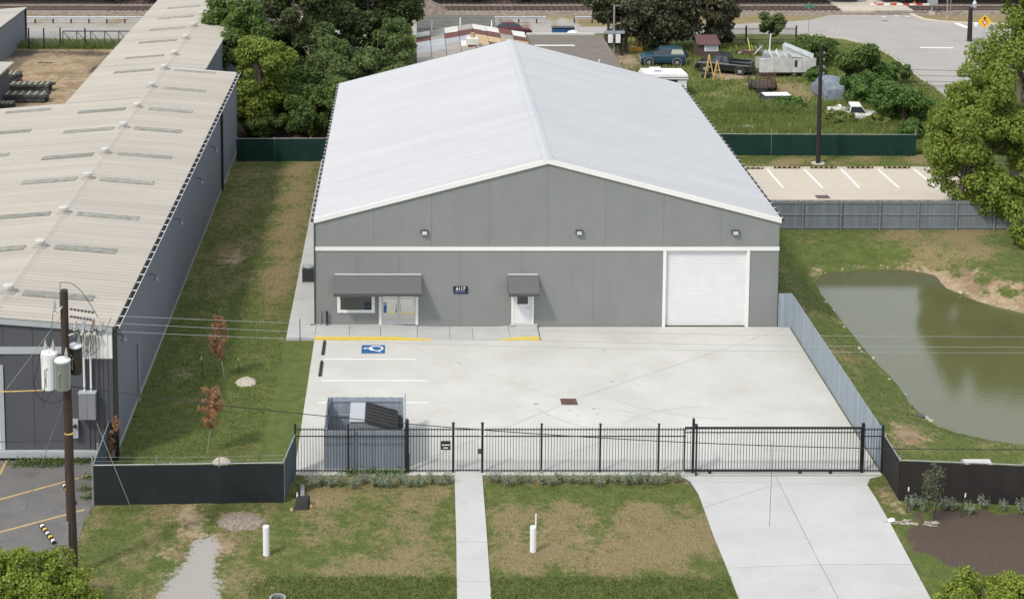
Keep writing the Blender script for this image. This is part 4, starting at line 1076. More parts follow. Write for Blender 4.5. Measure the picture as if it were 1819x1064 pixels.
# riser conduit, bands, insulators, cut-outs
MB().cyl((PB[0]-.13,PB[1]-.17,0.1),(PB[0]-.13,PB[1]-.17,2.15),.05,n=8).build('riser', M['steel'], up)
MB().cyl((PB[0]+.0,PB[1],5.55),(PB[0],PB[1],5.6),.20,n=12).build('band', M['timber'], up)
MB().cyl((PB[0]-.06,PB[1],8.36),(PB[0]-.06,PB[1],8.44),.185,n=12).build('band', M['steel'], up)
zt_ = (-7.81, 11.06)[1]
def insul(c, h=.28, r=.07, d=(0,0,1)):
    mb = MB(); c = Vector(c); d = Vector(d).normalized()
    for k in range(4): mb.cyl(c+d*(h*k/4), c+d*(h*(k+.55)/4), r, r*.55, n=10)
    mb.cyl(c, c+d*h, r*.4, n=8); return mb
insul((PB[0]-.22,PB[1]-.05,zt_-.05), .34, .075).build('insulator', M['insul'], up)
MB().tube([(PB[0]-.2,PB[1],zt_-.75),(PB[0]-.22,PB[1]-.05,zt_-.45),(PB[0]-.22,PB[1]-.05,zt_-.05)], .03, 6).build('bracket', M['steel'], up)
bx_, bz_ = (-8.13, 10.60)
insul((bx_,PB[1]-.2,bz_-.2), .36, .08).build('insulator', M['insul'], up)
MB().tube([(PB[0]-.1,PB[1]-.1,bz_-.1),(bx_+.12,PB[1]-.2,bz_-.35),(bx_,PB[1]-.2,bz_-.25)], .03, 6).build('bracket', M['steel'], up)
ma = (-7.04, 9.63)
MB().tube([(PB[0]+.1,PB[1]-.15,ma[1]-.25),(PB[0]+.5,PB[1]-.2,ma[1]-.1),(ma[0]+.35,PB[1]-.2,ma[1]-.02),(ma[0]+.75,PB[1]-.2,ma[1]-.05)], .035, 6).build('equipment_arm', M['steel'], up)
for k, (u_, dz, m_) in enumerate(((-.35, .0, M['insul']), (0.0, .1, M['steel']), (.32, .06, M['rust']), (.65, 0, M['insul']))):
    c_ = (ma[0]+u_, PB[1]-.28, ma[1]+dz)
    insul(c_, .36, .07, (.15*(-1)**k, 0, 1)).build('cut_out', m_, up)
    MB().tube([(c_[0]-.02,c_[1]-.06,c_[2]-.25),(c_[0]+.05,c_[1]-.1,c_[2]+.1),(c_[0]+.10,c_[1]-.05,c_[2]+.36)], .02, 5).build('fuse_tube', M['steel'], up)
jw = MB()
for k in range(5):
    x = PB[0]+.25+.22*k
    jw.tube([(x,PB[1]-.25,ma[1]+.1),(x+.14,PB[1]-.3,ma[1]-.5-.1*(k % 3)),(x-.1,PB[1]-.3,ma[1]-.9),(x-.28-.05*k,PB[1]-.25,ma[1]-1.05)], .013, 4)
for (p, q, s_) in (((PB[0]-.22,PB[1]-.05,zt_+.3),(PB[0]+1.2,PB[1]-.2,ma[1]+.45),-.5), ((bx_,PB[1]-.2,bz_+.1),(PB[0]-.9,PB[1]-.35,6.9),.35), ((PB[0]-.12,PB[1]-.2,7.4),(PB[0]-.95,PB[1]-.35,6.6),-.3), ((PB[0]+1.7,PB[1]-.3,ma[1]+.5),(PB[0]+1.0,PB[1]-.3,ma[1]+.2),.5)):
    p, q = Vector(p), Vector(q); jw.tube([p.lerp(q, t_/8)+Vector((0,-.1*math.sin(PI*t_/8),-s_*math.sin(PI*t_/8))) for t_ in range(9)], .012, 4)
# the long black loop hanging beside the tanks
lp = [(-8.63, 8.85), (-8.78, 8.20), (-8.91, 7.66), (-8.84, 7.23), (-8.56, 6.95), (-8.17, 6.88), (-7.85, 7.05)]
jw.tube([(p[0], PB[1]-.4, p[1]) for p in lp], .016, 5)
jw.build('jumper_wires', M['rubber'], up)
for z, l in ((zt_-.72, 1), (zt_-1.0, .9)):
    mb = MB()
    for k in range(7): mb.cyl((PB[0]+.15+.13*k*l,PB[1]-.02,z-.02*k),(PB[0]+.22+.13*k*l,PB[1]-.02,z-.02*k-.01),.05,n=8)
    mb.cyl((PB[0]+.1,PB[1]-.02,z),(PB[0]+1.05*l,PB[1]-.02,z-.13),.018,n=5); mb.build('strain_insulator', M['darkgrey'], up)
# transformers hung on the pole
def transformer(label, x, y, z0, z1, r, m, cones=2):
    t = thing('transformer', label, 'transformer', (x, y, z0), 0, 'transformers on the utility pole')
    h = z1-z0
    MB().lathe([(r*.86,0),(r*.95,.04),(r*.97,h*.9),(r,h*.91),(r,h-.03),(r*.97,h)], n=20).build('tank', m, t, world=False, smooth=False)
    MB().lathe([(r*1.03,h+.002),(r*1.04,h+.04),(r*.8,h+.10),(.03,h+.14)], n=20).build('lid', M['pvc'], t, world=False)
    for k in range(cones):
        a = .5 + 2.0*k
        MB().lathe([(.075,0),(.085,.05),(.05,.12),(.07,.16),(.03,.34),(.015,.42)], (r*.55*math.cos(a), r*.55*math.sin(a)-.05, h+.08), 10).build('bushing', M['insul'], t, world=False)
    MB().tube([(-r*.35,-r*.97,.2),(-r*.35,-r*1.06,.25),(-r*.35,-r*1.06,h*.6),(-r*.1,-r*1.06,h*.68)], .018, 5).build('ground_strap', M['steel'], t, world=False)
    d = Vector((PB[0]-x, PB[1]-y, 0)); l = d.length; d.normalize()
    for zz in (h*.3, h*.75): MB().cbox((d.x*(r+.5*(l-r-.15)), d.y*(r+.5*(l-r-.15)), zz), (.12+max(0, l-r-.15), .12, .06), rotz(math.atan2(d.y, d.x))).build('hanger', M['steel'], t, world=False)
ta, tb_ = (-8.39, 7.32), (-8.35, 8.67)
transformer('white transformer tank on the left side of the utility pole', ta[0], PB[1]-.10, ta[1], tb_[1], .315, M['pvc'])
ta, tb_ = (-7.84, 7.44), (-7.82, 8.54)
M['chrome'] = pbr('polished_tank', (.40,.41,.42), .34, metal=.7, var=.06)
transformer('shiny grey transformer tank hung in front of the utility pole', ta[0]+.02, PB[1]-.48, ta[1], tb_[1], .29, M['chrome'], 1)
ta, tb_ = (-7.54, 7.75), (-7.51, 8.77)
M['olive'] = pbr('stained_dark_tank', (.055,.05,.04), .4, metal=.4, var=.35, scale=2.5)
transformer('dark stained transformer tank behind and right of the utility pole', ta[0]+.05, PB[1]+.32, ta[1], tb_[1], .26, M['olive'], 1)
# overhead wires
def wire(label, p, q, sag, r, m, group=None, n=40):
    p, q = Vector(p), Vector(q)
    pts = [p.lerp(q, k/n) - Vector((0,0,sag*4*(k/n)*(1-k/n))) for k in range(n+1)]
    o = MB().tube(pts, r, 5).build('overhead_wire', m); tag(o, label, 'wire', group)
def far(v, ysag, X=75.): return None
WR = 'wires running right from the utility pole'
for k, (z0, zr, lab) in enumerate(((zt_-.85, (27.65, 9.24)[1], 'thin overhead wire, highest of three running right from the wooden pole'),
                       (zt_-1.12, (27.67, 8.83)[1], 'thin overhead wire, middle of three running right from the wooden pole'),
                       (ma[1]-.05, (27.68, 8.61)[1], 'thin overhead wire, lowest of three running right from the wooden pole'))):
    # flat at the right edge of the picture: the span's low point is there
    wire(lab, (PB[0]+(1.1 if k < 2 else 2.0), PB[1]-.02*k, z0-.1), (62, -26.0+.05*k, z0-.1), (z0-.1-zr)/(4*.5*.5)*.98, .0062, M['steel'], WR)
cq0, cq1, cq2 = (-7.61, 7.39)[1], (7.70, 5.78)[1], (21.14, 4.99)[1]
wire('black communication cable sagging across in front of the iron fence', (PB[0]+.1,-26.15,cq0), (62,-26.0,cq0), (cq0-(27.85, 4.85)[1])*.98, .016, M['rubber'])
wire('orange brown cable running left from the wooden pole', (PB[0]-.1,-26.1,(-7.99, 7.24)[1]), (-40,-26.0,(-10.29, 7.17)[1]-.2), .25, .022, M['timber'])
wire('black cable crossing low over the asphalt to the pole', (PB[0]-.1,-26.1,(-7.87, 5.25)[1]), (-40,-26,(-10.35, 5.21)[1]), .15, .012, M['rubber'])
o = MB().tube([((18.43, 5.09)[0],-26.0,(18.43, 5.09)[1]),((18.45, 3.73)[0],-26.0,(18.45, 3.73)[1]),((18.43, 1.84)[0],-26.0,(18.43, 1.84)[1])], .009, 5).build('upright_line', M['darkgrey']); tag(o, 'thin dark upright line below the black cable over the driveway', 'wire')  # thin dark upright tube from the cable's height down over the driveway
g0, g1_ = (-7.96, 10.18), (-9.91, 7.81)
def guy(label, p, q, r=.012, m=None):
    o = MB().tube([Vector(p).lerp(Vector(q), k/6) for k in range(7)], r, 5).build('guy_wire', m or M['steel']); tag(o, label, 'guy wire')
guy('pale guy wire from the pole top down to the left', (PB[0]-.1,PB[1],g0[1]), (-14.0,-25.2,1.9+0*1))
guy('pale guy wire from the pole middle down to the asphalt', (PB[0]-.1,PB[1],(-8.00, 7.02)[1]), (*(-10.71, -20.85), 0.0))
guy('pale guy wire anchored in front of the black screened fence', ((-7.69, 3.73)[0], -21.0, (-7.69, 3.73)[1]), (*(-6.42, -20.75), 0.0), .016)

# bollards, fallen fixture and other small things on the front lawn
def bollard(label, p, h, stick=False):
    t = thing('bollard', label, 'bollard', (p[0], p[1], 0), 0, 'white pipe bollards on the front lawn')
    MB().lathe([(.125,-.1),(.125,h-.05),(.115,h-.01),(.06,h+.012),(.0,h+.015)], n=20).build('pipe', M['pvc'], t, world=False)
    MB().lathe([(.132,-.02),(.15,.0),(.14,.03)], n=16).build('collar', M['mound'], t, world=False)
    if stick: MB().cyl((.10,.15,0),(.115,.15,h+.42),.028,n=8).build('marker_rod', M['pvc'], t, world=False)
bollard('white pipe bollard with a round cap on the grass left of the front walk', (-0.59, -24.64), 1.20)
bollard('white pipe bollard with a thin rod beside it, right of the front walk', (9.69, -24.37), 1.05, True)
fx = thing('fallen_mailbox', 'dark fallen metal box on a grey post lying in the grass by the fence corner', 'fallen box', (*(0.50, -20.60), 0), 0)
MB().cbox((0,.8,.16), (.16,1.5,.16), rotz(.05)).build('post', M['cabinet'], fx, world=False)
MB().cbox((-.19,.55,.10), (.07,1.0,.07), rotz(.10)).build('side_arm', M['offwhite'], fx, world=False)
MB().hexa([(-.28,-.28,.0),(.30,-.30,.0),(.36,.25,.0),(-.24,.25,.0)], [(-.22,-.15,.30),(.26,-.16,.36),(.34,.22,.40),(-.18,.25,.34)]).build('box', M['rubber'], fx, world=False)
for x, y in ((.42,-.12),(-.36,-.42)): MB().lathe([(.05,0),(.07,.06),(.05,.14),(.0,.16)], (x,y,0), 8).build('broken_piece', M['pine'], fx, world=False)
rk_ = thing('culvert_pipe', 'pale round pipe end in the grass at the bottom edge', 'pipe', (*(0.11, -28.07), 0))
MB().lathe([(.30,-.1),(.30,.16),(.24,.16),(.24,-.1)], n=20).build('ring', M['steel'], rk_, world=False)
def mound(name, label, cat, p, rx, ry, h, m, seed=0, n=26):
    r_ = random.Random(seed); vs_ = [(0,0,h)]; fs = []
    for i in range(1, 6):
        for k in range(n):
            a = 2*PI*k/n; q = i/5; j = 1+r_.uniform(-.10,.10)
            vs_.append((rx*q*j*math.cos(a), ry*q*j*math.sin(a), max(-.02, h*(1-q**1.6)+r_.uniform(-.03,.04)*h*3*(1-q*.6)) if i < 5 else -.03))
    for k in range(n): fs.append((0, 1+k, 1+(k+1) % n))
    for i in range(4):
        for k in range(n): a = 1+i*n+k; b = 1+i*n+(k+1) % n; fs.append((a, a+n, b+n, b))
    t = thing(name, label, cat, (p[0], p[1], 0)); MB().add(vs_, fs).build('heap', m, t, world=False); return t
mound('gravel_mound', 'low pale heap of earth beside the farther dead sapling', 'earth heap', (-3.00, -7.52), .52, .6, .24, M['rock'], 1)
mound('gravel_mound', 'small pale heap of earth behind the black screen by the nearer dead sapling', 'earth heap', (-3.23, -16.38), .42, .45, .2, M['rock'], 2)
mound('earth_mound', 'low brown heap of earth in front of the black screened fence', 'earth heap', (-1.84, -21.88), 1.0, .85, .16, M['mound'], 3)
def stake(label, p, h, tip, lean=0.0, group=None):
    t = thing('stake', label, 'stake', (p[0], p[1], 0), 0, group)
    MB().tube([(0,0,-.1),(lean*.5,0,h*.5),(lean,0,h-.16)], .02, 6).build('rod', M['stake'], t, world=False)
    MB().cyl((lean,0,h-.16),(lean*1.1,0,h),.027,n=6).build('tip', tip, t, world=False)
stake('green steel stake with lime tip left of the farther dead sapling', (-5.09, -7.17), 1.15, M['stakeyellow'], -.1, 'tree stakes')
stake('green steel stake with lime tip right of the farther dead sapling', (-3.43, -6.52), .85, M['stakeyellow'], -.04, 'tree stakes')
stake('dark stake with white tip in the sage bushes by the driveway', (25.08, -21.15), 1.1, M['pvc'], .03, 'tree stakes')
stake('leaning dark stake with pinkish white tip beside the mulch bed', (27.13, -21.49), 1.0, M['pvc'], .16, 'tree stakes')
ib = thing('inlet_box', 'pale concrete inlet box with a dark grate behind the brown black screen', 'inlet box', (*(29.56, -16.71), 0))
A = [(28.87, -16.36), (30.06, -16.36), (29.91, -17.79), (28.88, -17.79)]
mb = MB().prism(A, -.1, .12); mb.build('slab', M['conc'], ib)
cx_ = sum(p[0] for p in A)/4; cy_ = sum(p[1] for p in A)/4
gb_ = MB().prism([(cx_-.38,cy_-.30),(cx_+.42,cy_-.30),(cx_+.38,cy_+.28),(cx_-.42,cy_+.28)], .1205, .135).build('grate', M['joint'], ib)
for k in range(5): MB().box(cx_-.34, cx_+.34, cy_-.24+.11*k, cy_-.2+.11*k, .1355, .15).build('grate_bar', M['darkgrey'], gb_)
ot = thing('outfall_pipe', 'dark outfall box at the near bank of the pond', 'outfall', (*(28.99, -9.56), -.9))
MB().box(-.35,.35,-.12,.25,-.2,.08).build('headwall', M['joint'], ot, world=False)
MB().cyl((.0,-.13,.0),(0,.0,.0),.10,n=12).build('pipe', M['rubber'], ot, world=False)
tr_ = MB(); r_ = random.Random(4)
for k in range(26): tr_.cbox((r_.uniform(-1.0,1.0), r_.uniform(-.2,.2)-.1*0, .03), (r_.uniform(.1,.5), .03, .03), rotz(r_.uniform(-.5,.5)))
tt = thing('plastic_scrap', 'white torn plastic scrap lying between driveway and mulch bed', 'scrap', (*(25.07, -22.02), 0), -.15)
tr_.build('strips', M['rock'], tt, world=False)
MB().add([(-1.0,-.12,.02),(-.72,-.16,.12),(-.70,.12,.10),(-.98,.15,.03),(-.86,0,.18)], [(0,1,4),(1,2,4),(2,3,4),(3,0,4)]).build('crumple', M['pvc'], tt, world=False)

# ---------------------------------------------------------------- railway and road at the back
RY1, RY2 = (4.87, 97.77)[1], (4.87, 102.06)[1]
tb = MB()
for yc in (RY1, RY2): tb.prismx([(yc-2.6,-.05),(yc-1.6,.28),(yc+1.6,.28),(yc+2.6,-.05)], -160, 190)
M['ballast'] = pbr('railway_ballast', (.165,.13,.108), 1, var=.35, scale=3, bump=.8, bscale=12, col2=(.27,.225,.185), fine=.3)
bo = tb.build('railway_ballast', M['ballast']); struct(bo)
me_sl = MB().box(-.11,.11,-1.25,1.25,.2,.31).mesh('sleeper', M['sleeper'])
for yc, lab in ((RY1, 'railway track nearer the buildings, empty'), (RY2, 'railway track with freight wagons standing on it')):
    t = thing('railway_track', lab, 'railway track', (15, yc, 0))
    for s_ in (-.72, .72): MB().box(-160, 190, yc+s_-.035, yc+s_+.035, .31, .46).build('rail', M['rail'], t)
    for k in range(150):
        inst('sleeper', me_sl, Vector((-28+.62*k, yc, .0))-WL[t.name], t)
rd_poly = [(-62.51, 87.78), (17.52, 87.78), (30.01, 88.76), (39.08, 89.76), (44.13, 91.10), (47.79, 92.12), (49.89, 94.55), (51.54, 95.79), (59.70, 96.15), (59.89, 94.91), (60.23, 92.81), (61.37, 91.61), (63.20, 90.76), (65.37, 90.09), (74.52, 89.09), (91.34, 87.13), (80.55, 65.01), (54.81, 15.85), (50.54, 27.41), (50.72, 53.52), (50.85, 61.14), (50.89, 65.01), (51.10, 69.61), (51.10, 73.93), (50.72, 77.91), (48.94, 81.79), (45.96, 83.63), (42.61, 84.10), (35.15, 84.26), (29.40, 84.42), (17.29, 84.57), (-19.26, 81.48), (-60.12, 81.48)]
ro = MB().prism(rd_poly, -.1, .02).build('road', M['road']); struct(ro)
def kerb_line(pts, name='kerb', wd=.16, h=.15):
    m_ = MB()
    flat_stroke(m_, pts, wd, .0, h); o = m_.build(name, M['oldconc'], ro); return o
kerb_line([(50.70, 60.67), (50.75, 64.52), (50.95, 69.09), (50.94, 73.38), (50.56, 77.33), (48.82, 81.33), (45.85, 83.17)])
kerb_line([(59.83, 95.97), (59.78, 94.55), (60.13, 92.47), (61.27, 91.27), (63.09, 90.43), (65.26, 89.76), (74.39, 88.76)], wd=.5)
for p, wd in (([(55.20, 76.90), (58.24, 76.76)], .35), ([(62.99, 90.09), (63.30, 87.78)], .6), ([(56.20, 94.20), (56.57, 94.20)], .3), ([(57.76, 94.73), (58.06, 94.73)], .3), ([(58.93, 94.55), (59.23, 94.55)], .3)):
    m_ = MB(); flat_stroke(m_, p, wd, .022, .028); m_.build('road_marking', M['linewhite'], ro)
xc0, xc1 = (52.32, 98.14)[0], (60.10, 98.14)[0]
for yc in (RY1, RY2):
    for a, b in ((-1.9,-.80),(-.60,.60),(.80,1.9)):
        for k in range(4):
            q0, q1 = xc0+(xc1-xc0)*k/4, xc0+(xc1-xc0)*(k+1)/4
            MB().box(q0+.02, q1-.02, yc+a, yc+b, .2, .47).build('crossing_panel', M['oldconc'], ro)
MB().box((55.59, 91.78)[0], (56.13, 91.78)[0], (55.71, 91.78)[1]-.25, (55.71, 91.78)[1]+.2, .0215, .03).build('manhole_cover', M['rail'], ro)
# guard rail beside the track road
gr = thing('guard_rail', 'pale steel guard rail along the track road', 'guard rail', (0, (4.87, 91.78)[1], 0))
ygr = (4.87, 90.43)[1]
for x0_, x1_ in ((-48, 19.5), (22.5, (35.45, 89.42)[0])):
    MB().prismx([(ygr-.06,.45),(ygr-.14,.52),(ygr-.06,.60),(ygr-.14,.68),(ygr-.06,.75),(ygr-.02,.75),(ygr-.02,.45)], x0_, x1_).build('beam', M['alum'], gr)
    n = int((x1_-x0_)/1.9)
    for k in range(n+1): MB().box(x0_+1.9*k-.07, x0_+1.9*k+.07, ygr, ygr+.15, -.1, .78).build('post', M['polewood'], gr)
# freight wagons
def wagon(label, xc, zlow, m):
    t = thing('freight_wagon', label, 'freight wagon', (xc, RY2, .46), 0, 'freight wagons of the standing train')
    mb = MB(); L_ = 18.4
    mb.box(-L_/2, L_/2, -1.45, 1.45, zlow, zlow+.35)
    mb.box(-L_/2+.4, L_/2-.4, -1.4, 1.4, zlow+.35, 2.3)
    for k in range(12): mb.box(-L_/2+1+1.48*k, -L_/2+1.12+1.48*k, -1.5, 1.5, zlow+.35, 2.2)
    mb.build('body', m, t, world=False)
    for sx in (-1, 1):
        bx = sx*(L_/2-1.55)
        f = MB()
        for s_ in (-1.0, 1.0):
            f.hexa([(bx-1.25,s_-.09,.30),(bx+1.25,s_-.09,.30),(bx+1.25,s_+.09,.30),(bx-1.25,s_+.09,.30)], [(bx-.75,s_-.09,.78),(bx+.75,s_-.09,.78),(bx+.75,s_+.09,.78),(bx-.75,s_+.09,.78)])
        f.box(bx-.25, bx+.25, -1.2, 1.2, .4, .95)
        bg_ = f.build('bogie', M['rail'], t, world=False)
        for wx in (-.88, .88):
            for s_ in (-.74, .74): MB().cyl((bx+wx,s_-.07,.43),(bx+wx,s_+.07,.43),.43,n=18).build('wheel', M['darkgrey'], bg_, world=False)
            MB().cyl((bx+wx,-.8,.43),(bx+wx,.8,.43),.08,n=8).build('axle', M['rail'], bg_, world=False)
        MB().box(sx*L_/2-.1 if sx > 0 else -L_/2-.75, sx*L_/2+.75 if sx > 0 else -L_/2+.1, -.15, .15, .65, .9).build('coupler', M['rail'], t, world=False)
M['wagon'] = pbr('grey_wagon_paint', (.16,.16,.155), .7, var=.15, scale=1)
xa_, xb_ = (-25.99, 102.25)[0], (15.43, 102.25)[0]; per = (xb_-xa_)/2
for k, lab in zip(range(-2, 5), ('leftmost grey freight wagon of the train at the top edge', 'grey freight wagon above the dirt yard at the top edge', 'grey freight wagon hidden partly behind the left trees', 'grey freight wagon above the white roof ridge at the top edge', 'grey freight wagon behind the dark tree clump at the top edge', 'grey freight wagon left of the level crossing at the top edge', 'low grey freight wagon right of the level crossing')):
    if k in (-2,): continue
    wagon(lab, xa_+per*(k-.5)+per, 1.0 if k != 4 else .55, M['wagon'])

# level crossing gear, poles and signs
cg = thing('crossing_gate', 'crossing gate with red and white arm lowered along the track', 'crossing gate', (*(62.00, 95.61), 0))
gx_, gy_ = (62.00, 95.61)
MB().cyl((gx_,gy_,0),(gx_,gy_,4.2),.09,n=10).build('mast', M['steel'], cg)
MB().box(gx_-.3, gx_+.3, gy_-.25, gy_+.25, -.05, .35).build('foundation', M['oldconc'], cg)
MB().box(gx_-.45, gx_+.55, gy_-.25, gy_+.25, 1.1, 1.7).build('gate_drive', M['steel'], cg)
az_ = 1.2; L_ = 6.4
for k in range(9): MB().box(gx_-.4-L_*(k+1)/9, gx_-.4-L_*k/9-.004, gy_-.30, gy_-.25, az_-.09, az_+.09).build('arm_segment', M['linewhite'] if k % 2 == 0 else M['sred'] if 'sred' in M else M.setdefault('sred', pbr('signal_red', (.42,.04,.03), .5)), cg)
for k in (2, 5, 8): MB().lathe([(.0,.0),(.13,.02),(.13,.16),(.0,.2)], (gx_-.4-L_*k/9-.2, gy_-.28, az_+.09), 10).build('arm_lamp', M['orange'], cg)
for s_ in (-.35, .35): MB().cyl((gx_+s_,gy_-.2,2.6),(gx_+s_,gy_-.05,2.6),.22,n=12).build('signal_lamp', M['rubber'], cg)
def slim_pole(label, px, h, r, m, tilt=0):
    t = thing('pole', label, 'pole', (px[0], px[1], 0))
    MB().cyl((0,0,-.1),(tilt,0,h),r,r*.85,n=8).build('shaft', m, t, world=False)
    MB().box(-r*2,r*2,-r*2,r*2,-.05,.08).build('base', M['oldconc'], t, world=False)
    return t
slim_pole('thin grey pole, left of a pair by the crossing gate', (63.10, 93.85), 4.0, .06, M['steel'])
slim_pole('thin grey pole, right of a pair by the crossing gate', (63.69, 94.55), 4.0, .045, M['steel'])
ss = thing('street_name_sign', 'green street name sign on a thin post at the road corner', 'street sign', (*(45.88, 84.26), 0))
MB().cyl((0,0,0),(0,0,2.75),.035,n=8).build('post', M['steel'], ss, world=False)
M['sgreen'] = pbr('sign_green', (.04,.22,.14), .5)
MB().box(-.55,.55,-.012,.012,2.76,2.98).build('sign_blade', M['sgreen'], ss, world=False)
MB().box(-.012,.012,-.5,.5,2.99,3.2).build('sign_blade', M['sgreen'], ss, world=False)
yx, yy = (63.77, 83.95)
ys = thing('warning_sign', 'yellow diamond warning sign with an arrow over a small yield triangle', 'road sign', (yx, yy, 0))
ys_z = (55.43, 5.63)[1] if False else 1.35
def flatpoly(name, pts, y, m, par, th=.008): MB().prismy(pts, y-th, y).build(name, m, par, world=False)
MB().cyl((0,.02,0),(0,.02,2.0),.035,n=8).build('post', M['steel'], ys, world=False)
M['syellow'] = pbr('sign_yellow', (.75,.42,.02), .5, var=.03)
flatpoly('sign_face', [(0,ys_z-.72),(.72,ys_z),(0,ys_z+.72),(-.72,ys_z)], -.03, M['syellow'], ys, .02)
flatpoly('arrow', [(-.07,ys_z+.12),(.07,ys_z+.12),(.07,ys_z+.28),(.19,ys_z+.28),(0,ys_z+.52),(-.19,ys_z+.28),(-.07,ys_z+.28)], -.0515, M['black'], ys)
flatpoly('yield_triangle', [(0,ys_z-.46),(.30,ys_z+.06),(-.30,ys_z+.06)], -.0515, M['sred'], ys)
flatpoly('yield_centre', [(0,ys_z-.28),(.16,ys_z-.01),(-.16,ys_z-.01)], -.061, M['linewhite'], ys)
def big_pole(label, p, h, r, lean=(0,0)):
    t = thing('utility_pole', label, 'utility pole', (p[0], p[1], 0))
    MB().tube([(lean[0]*k/5, lean[1]*k/5, -.2+(h+.2)*k/5) for k in range(6)], [r*(1-.05*k) for k in range(6)], 10).build('shaft', M['poledark'], t, world=False)
    return t
p_ = (34.57, 33.24); h_ = (34.55, 8.67)[1]
q = big_pole('tall black pole standing in the grass behind the tan parking bays', p_, h_, .17, ((34.55, 8.67)[0]-p_[0], 0))
MB().cyl((0,0,-.05),(0,0,.06),.5,n=14).build('base', M['oldconc'], q, world=False)
for k in range(4): MB().cbox((.2,-.02,h_-.5-.5*k), (.1,.1,.12)).build('bracket', M['steel'], q, world=False)
p_ = (61.06, 80.28); h_ = (61.03, 3.43)[1]
q = big_pole('dark wooden pole with a grey street lamp beside the road', p_, h_, .26)
MB().tube([(.1,0,h_+.0),(.3,-.1,h_+.8),(.9,-.2,h_+1.0)], .05, 6).build('lamp_arm', M['steel'], q, world=False)
MB().lathe([(.05,0),(.2,.15),(.22,.5),(.1,.8)], (.35,-.05,h_-.1), 10).build('lamp_head', M['alum'], q, world=False)
MB().lathe([(.12,0),(.22,.1),(.22,.4),(.1,.5)], (.55,-.1,h_-2.0), 10).build('lamp_head', M['pvc'], q, world=False)
p_ = (62.79, 83.95)
for k, a_ in enumerate(((46.83, 1.92)[1], (46.85, 1.42)[1], (46.87, 0.92)[1], (46.88, 0.52)[1])):
    o = MB().tube([((48.41, 67.53)[0]-6+t_*2.6, 58.5, a_+.9*((t_-6)/9)**2-.4) for t_ in range(16)], .02, 4).build('overhead_wire', M['rubber'])
    tag(o, 'black cable strung over the road by the big tree, %s' % ('highest of four', 'second of four', 'third of four', 'lowest of four')[k], 'wire', 'cables over the road')
# far iron fence
ff = thing('iron_fence', 'brown iron picket fence beside the road behind the junk yard', 'fence', (*(40.31, 79.98), 0))
fy = (40.31, 79.98)[1]; fx0, fx1 = (36.82, 79.98)[0], (43.63, 79.98)[0]
me_fp = MB().box(-.012,.012,-.012,.012,0,1.35).mesh('picket', M['rail'])
n = 62
for k in range(n): inst('picket', me_fp, Vector((fx0+(fx1-fx0)*k/(n-1), fy, .1))-WL[ff.name], ff)
for z in (.25, 1.3): MB().box(fx0, fx1, fy-.02, fy+.02, z-.025, z+.025).build('rail', M['rail'], ff)
for x in (fx0, (38.62, 79.98)[0], (41.04, 79.98)[0], fx1): MB().box(x-.07, x+.07, fy-.07, fy+.07, -.1, 1.65).build('post', M['polewood'], ff)

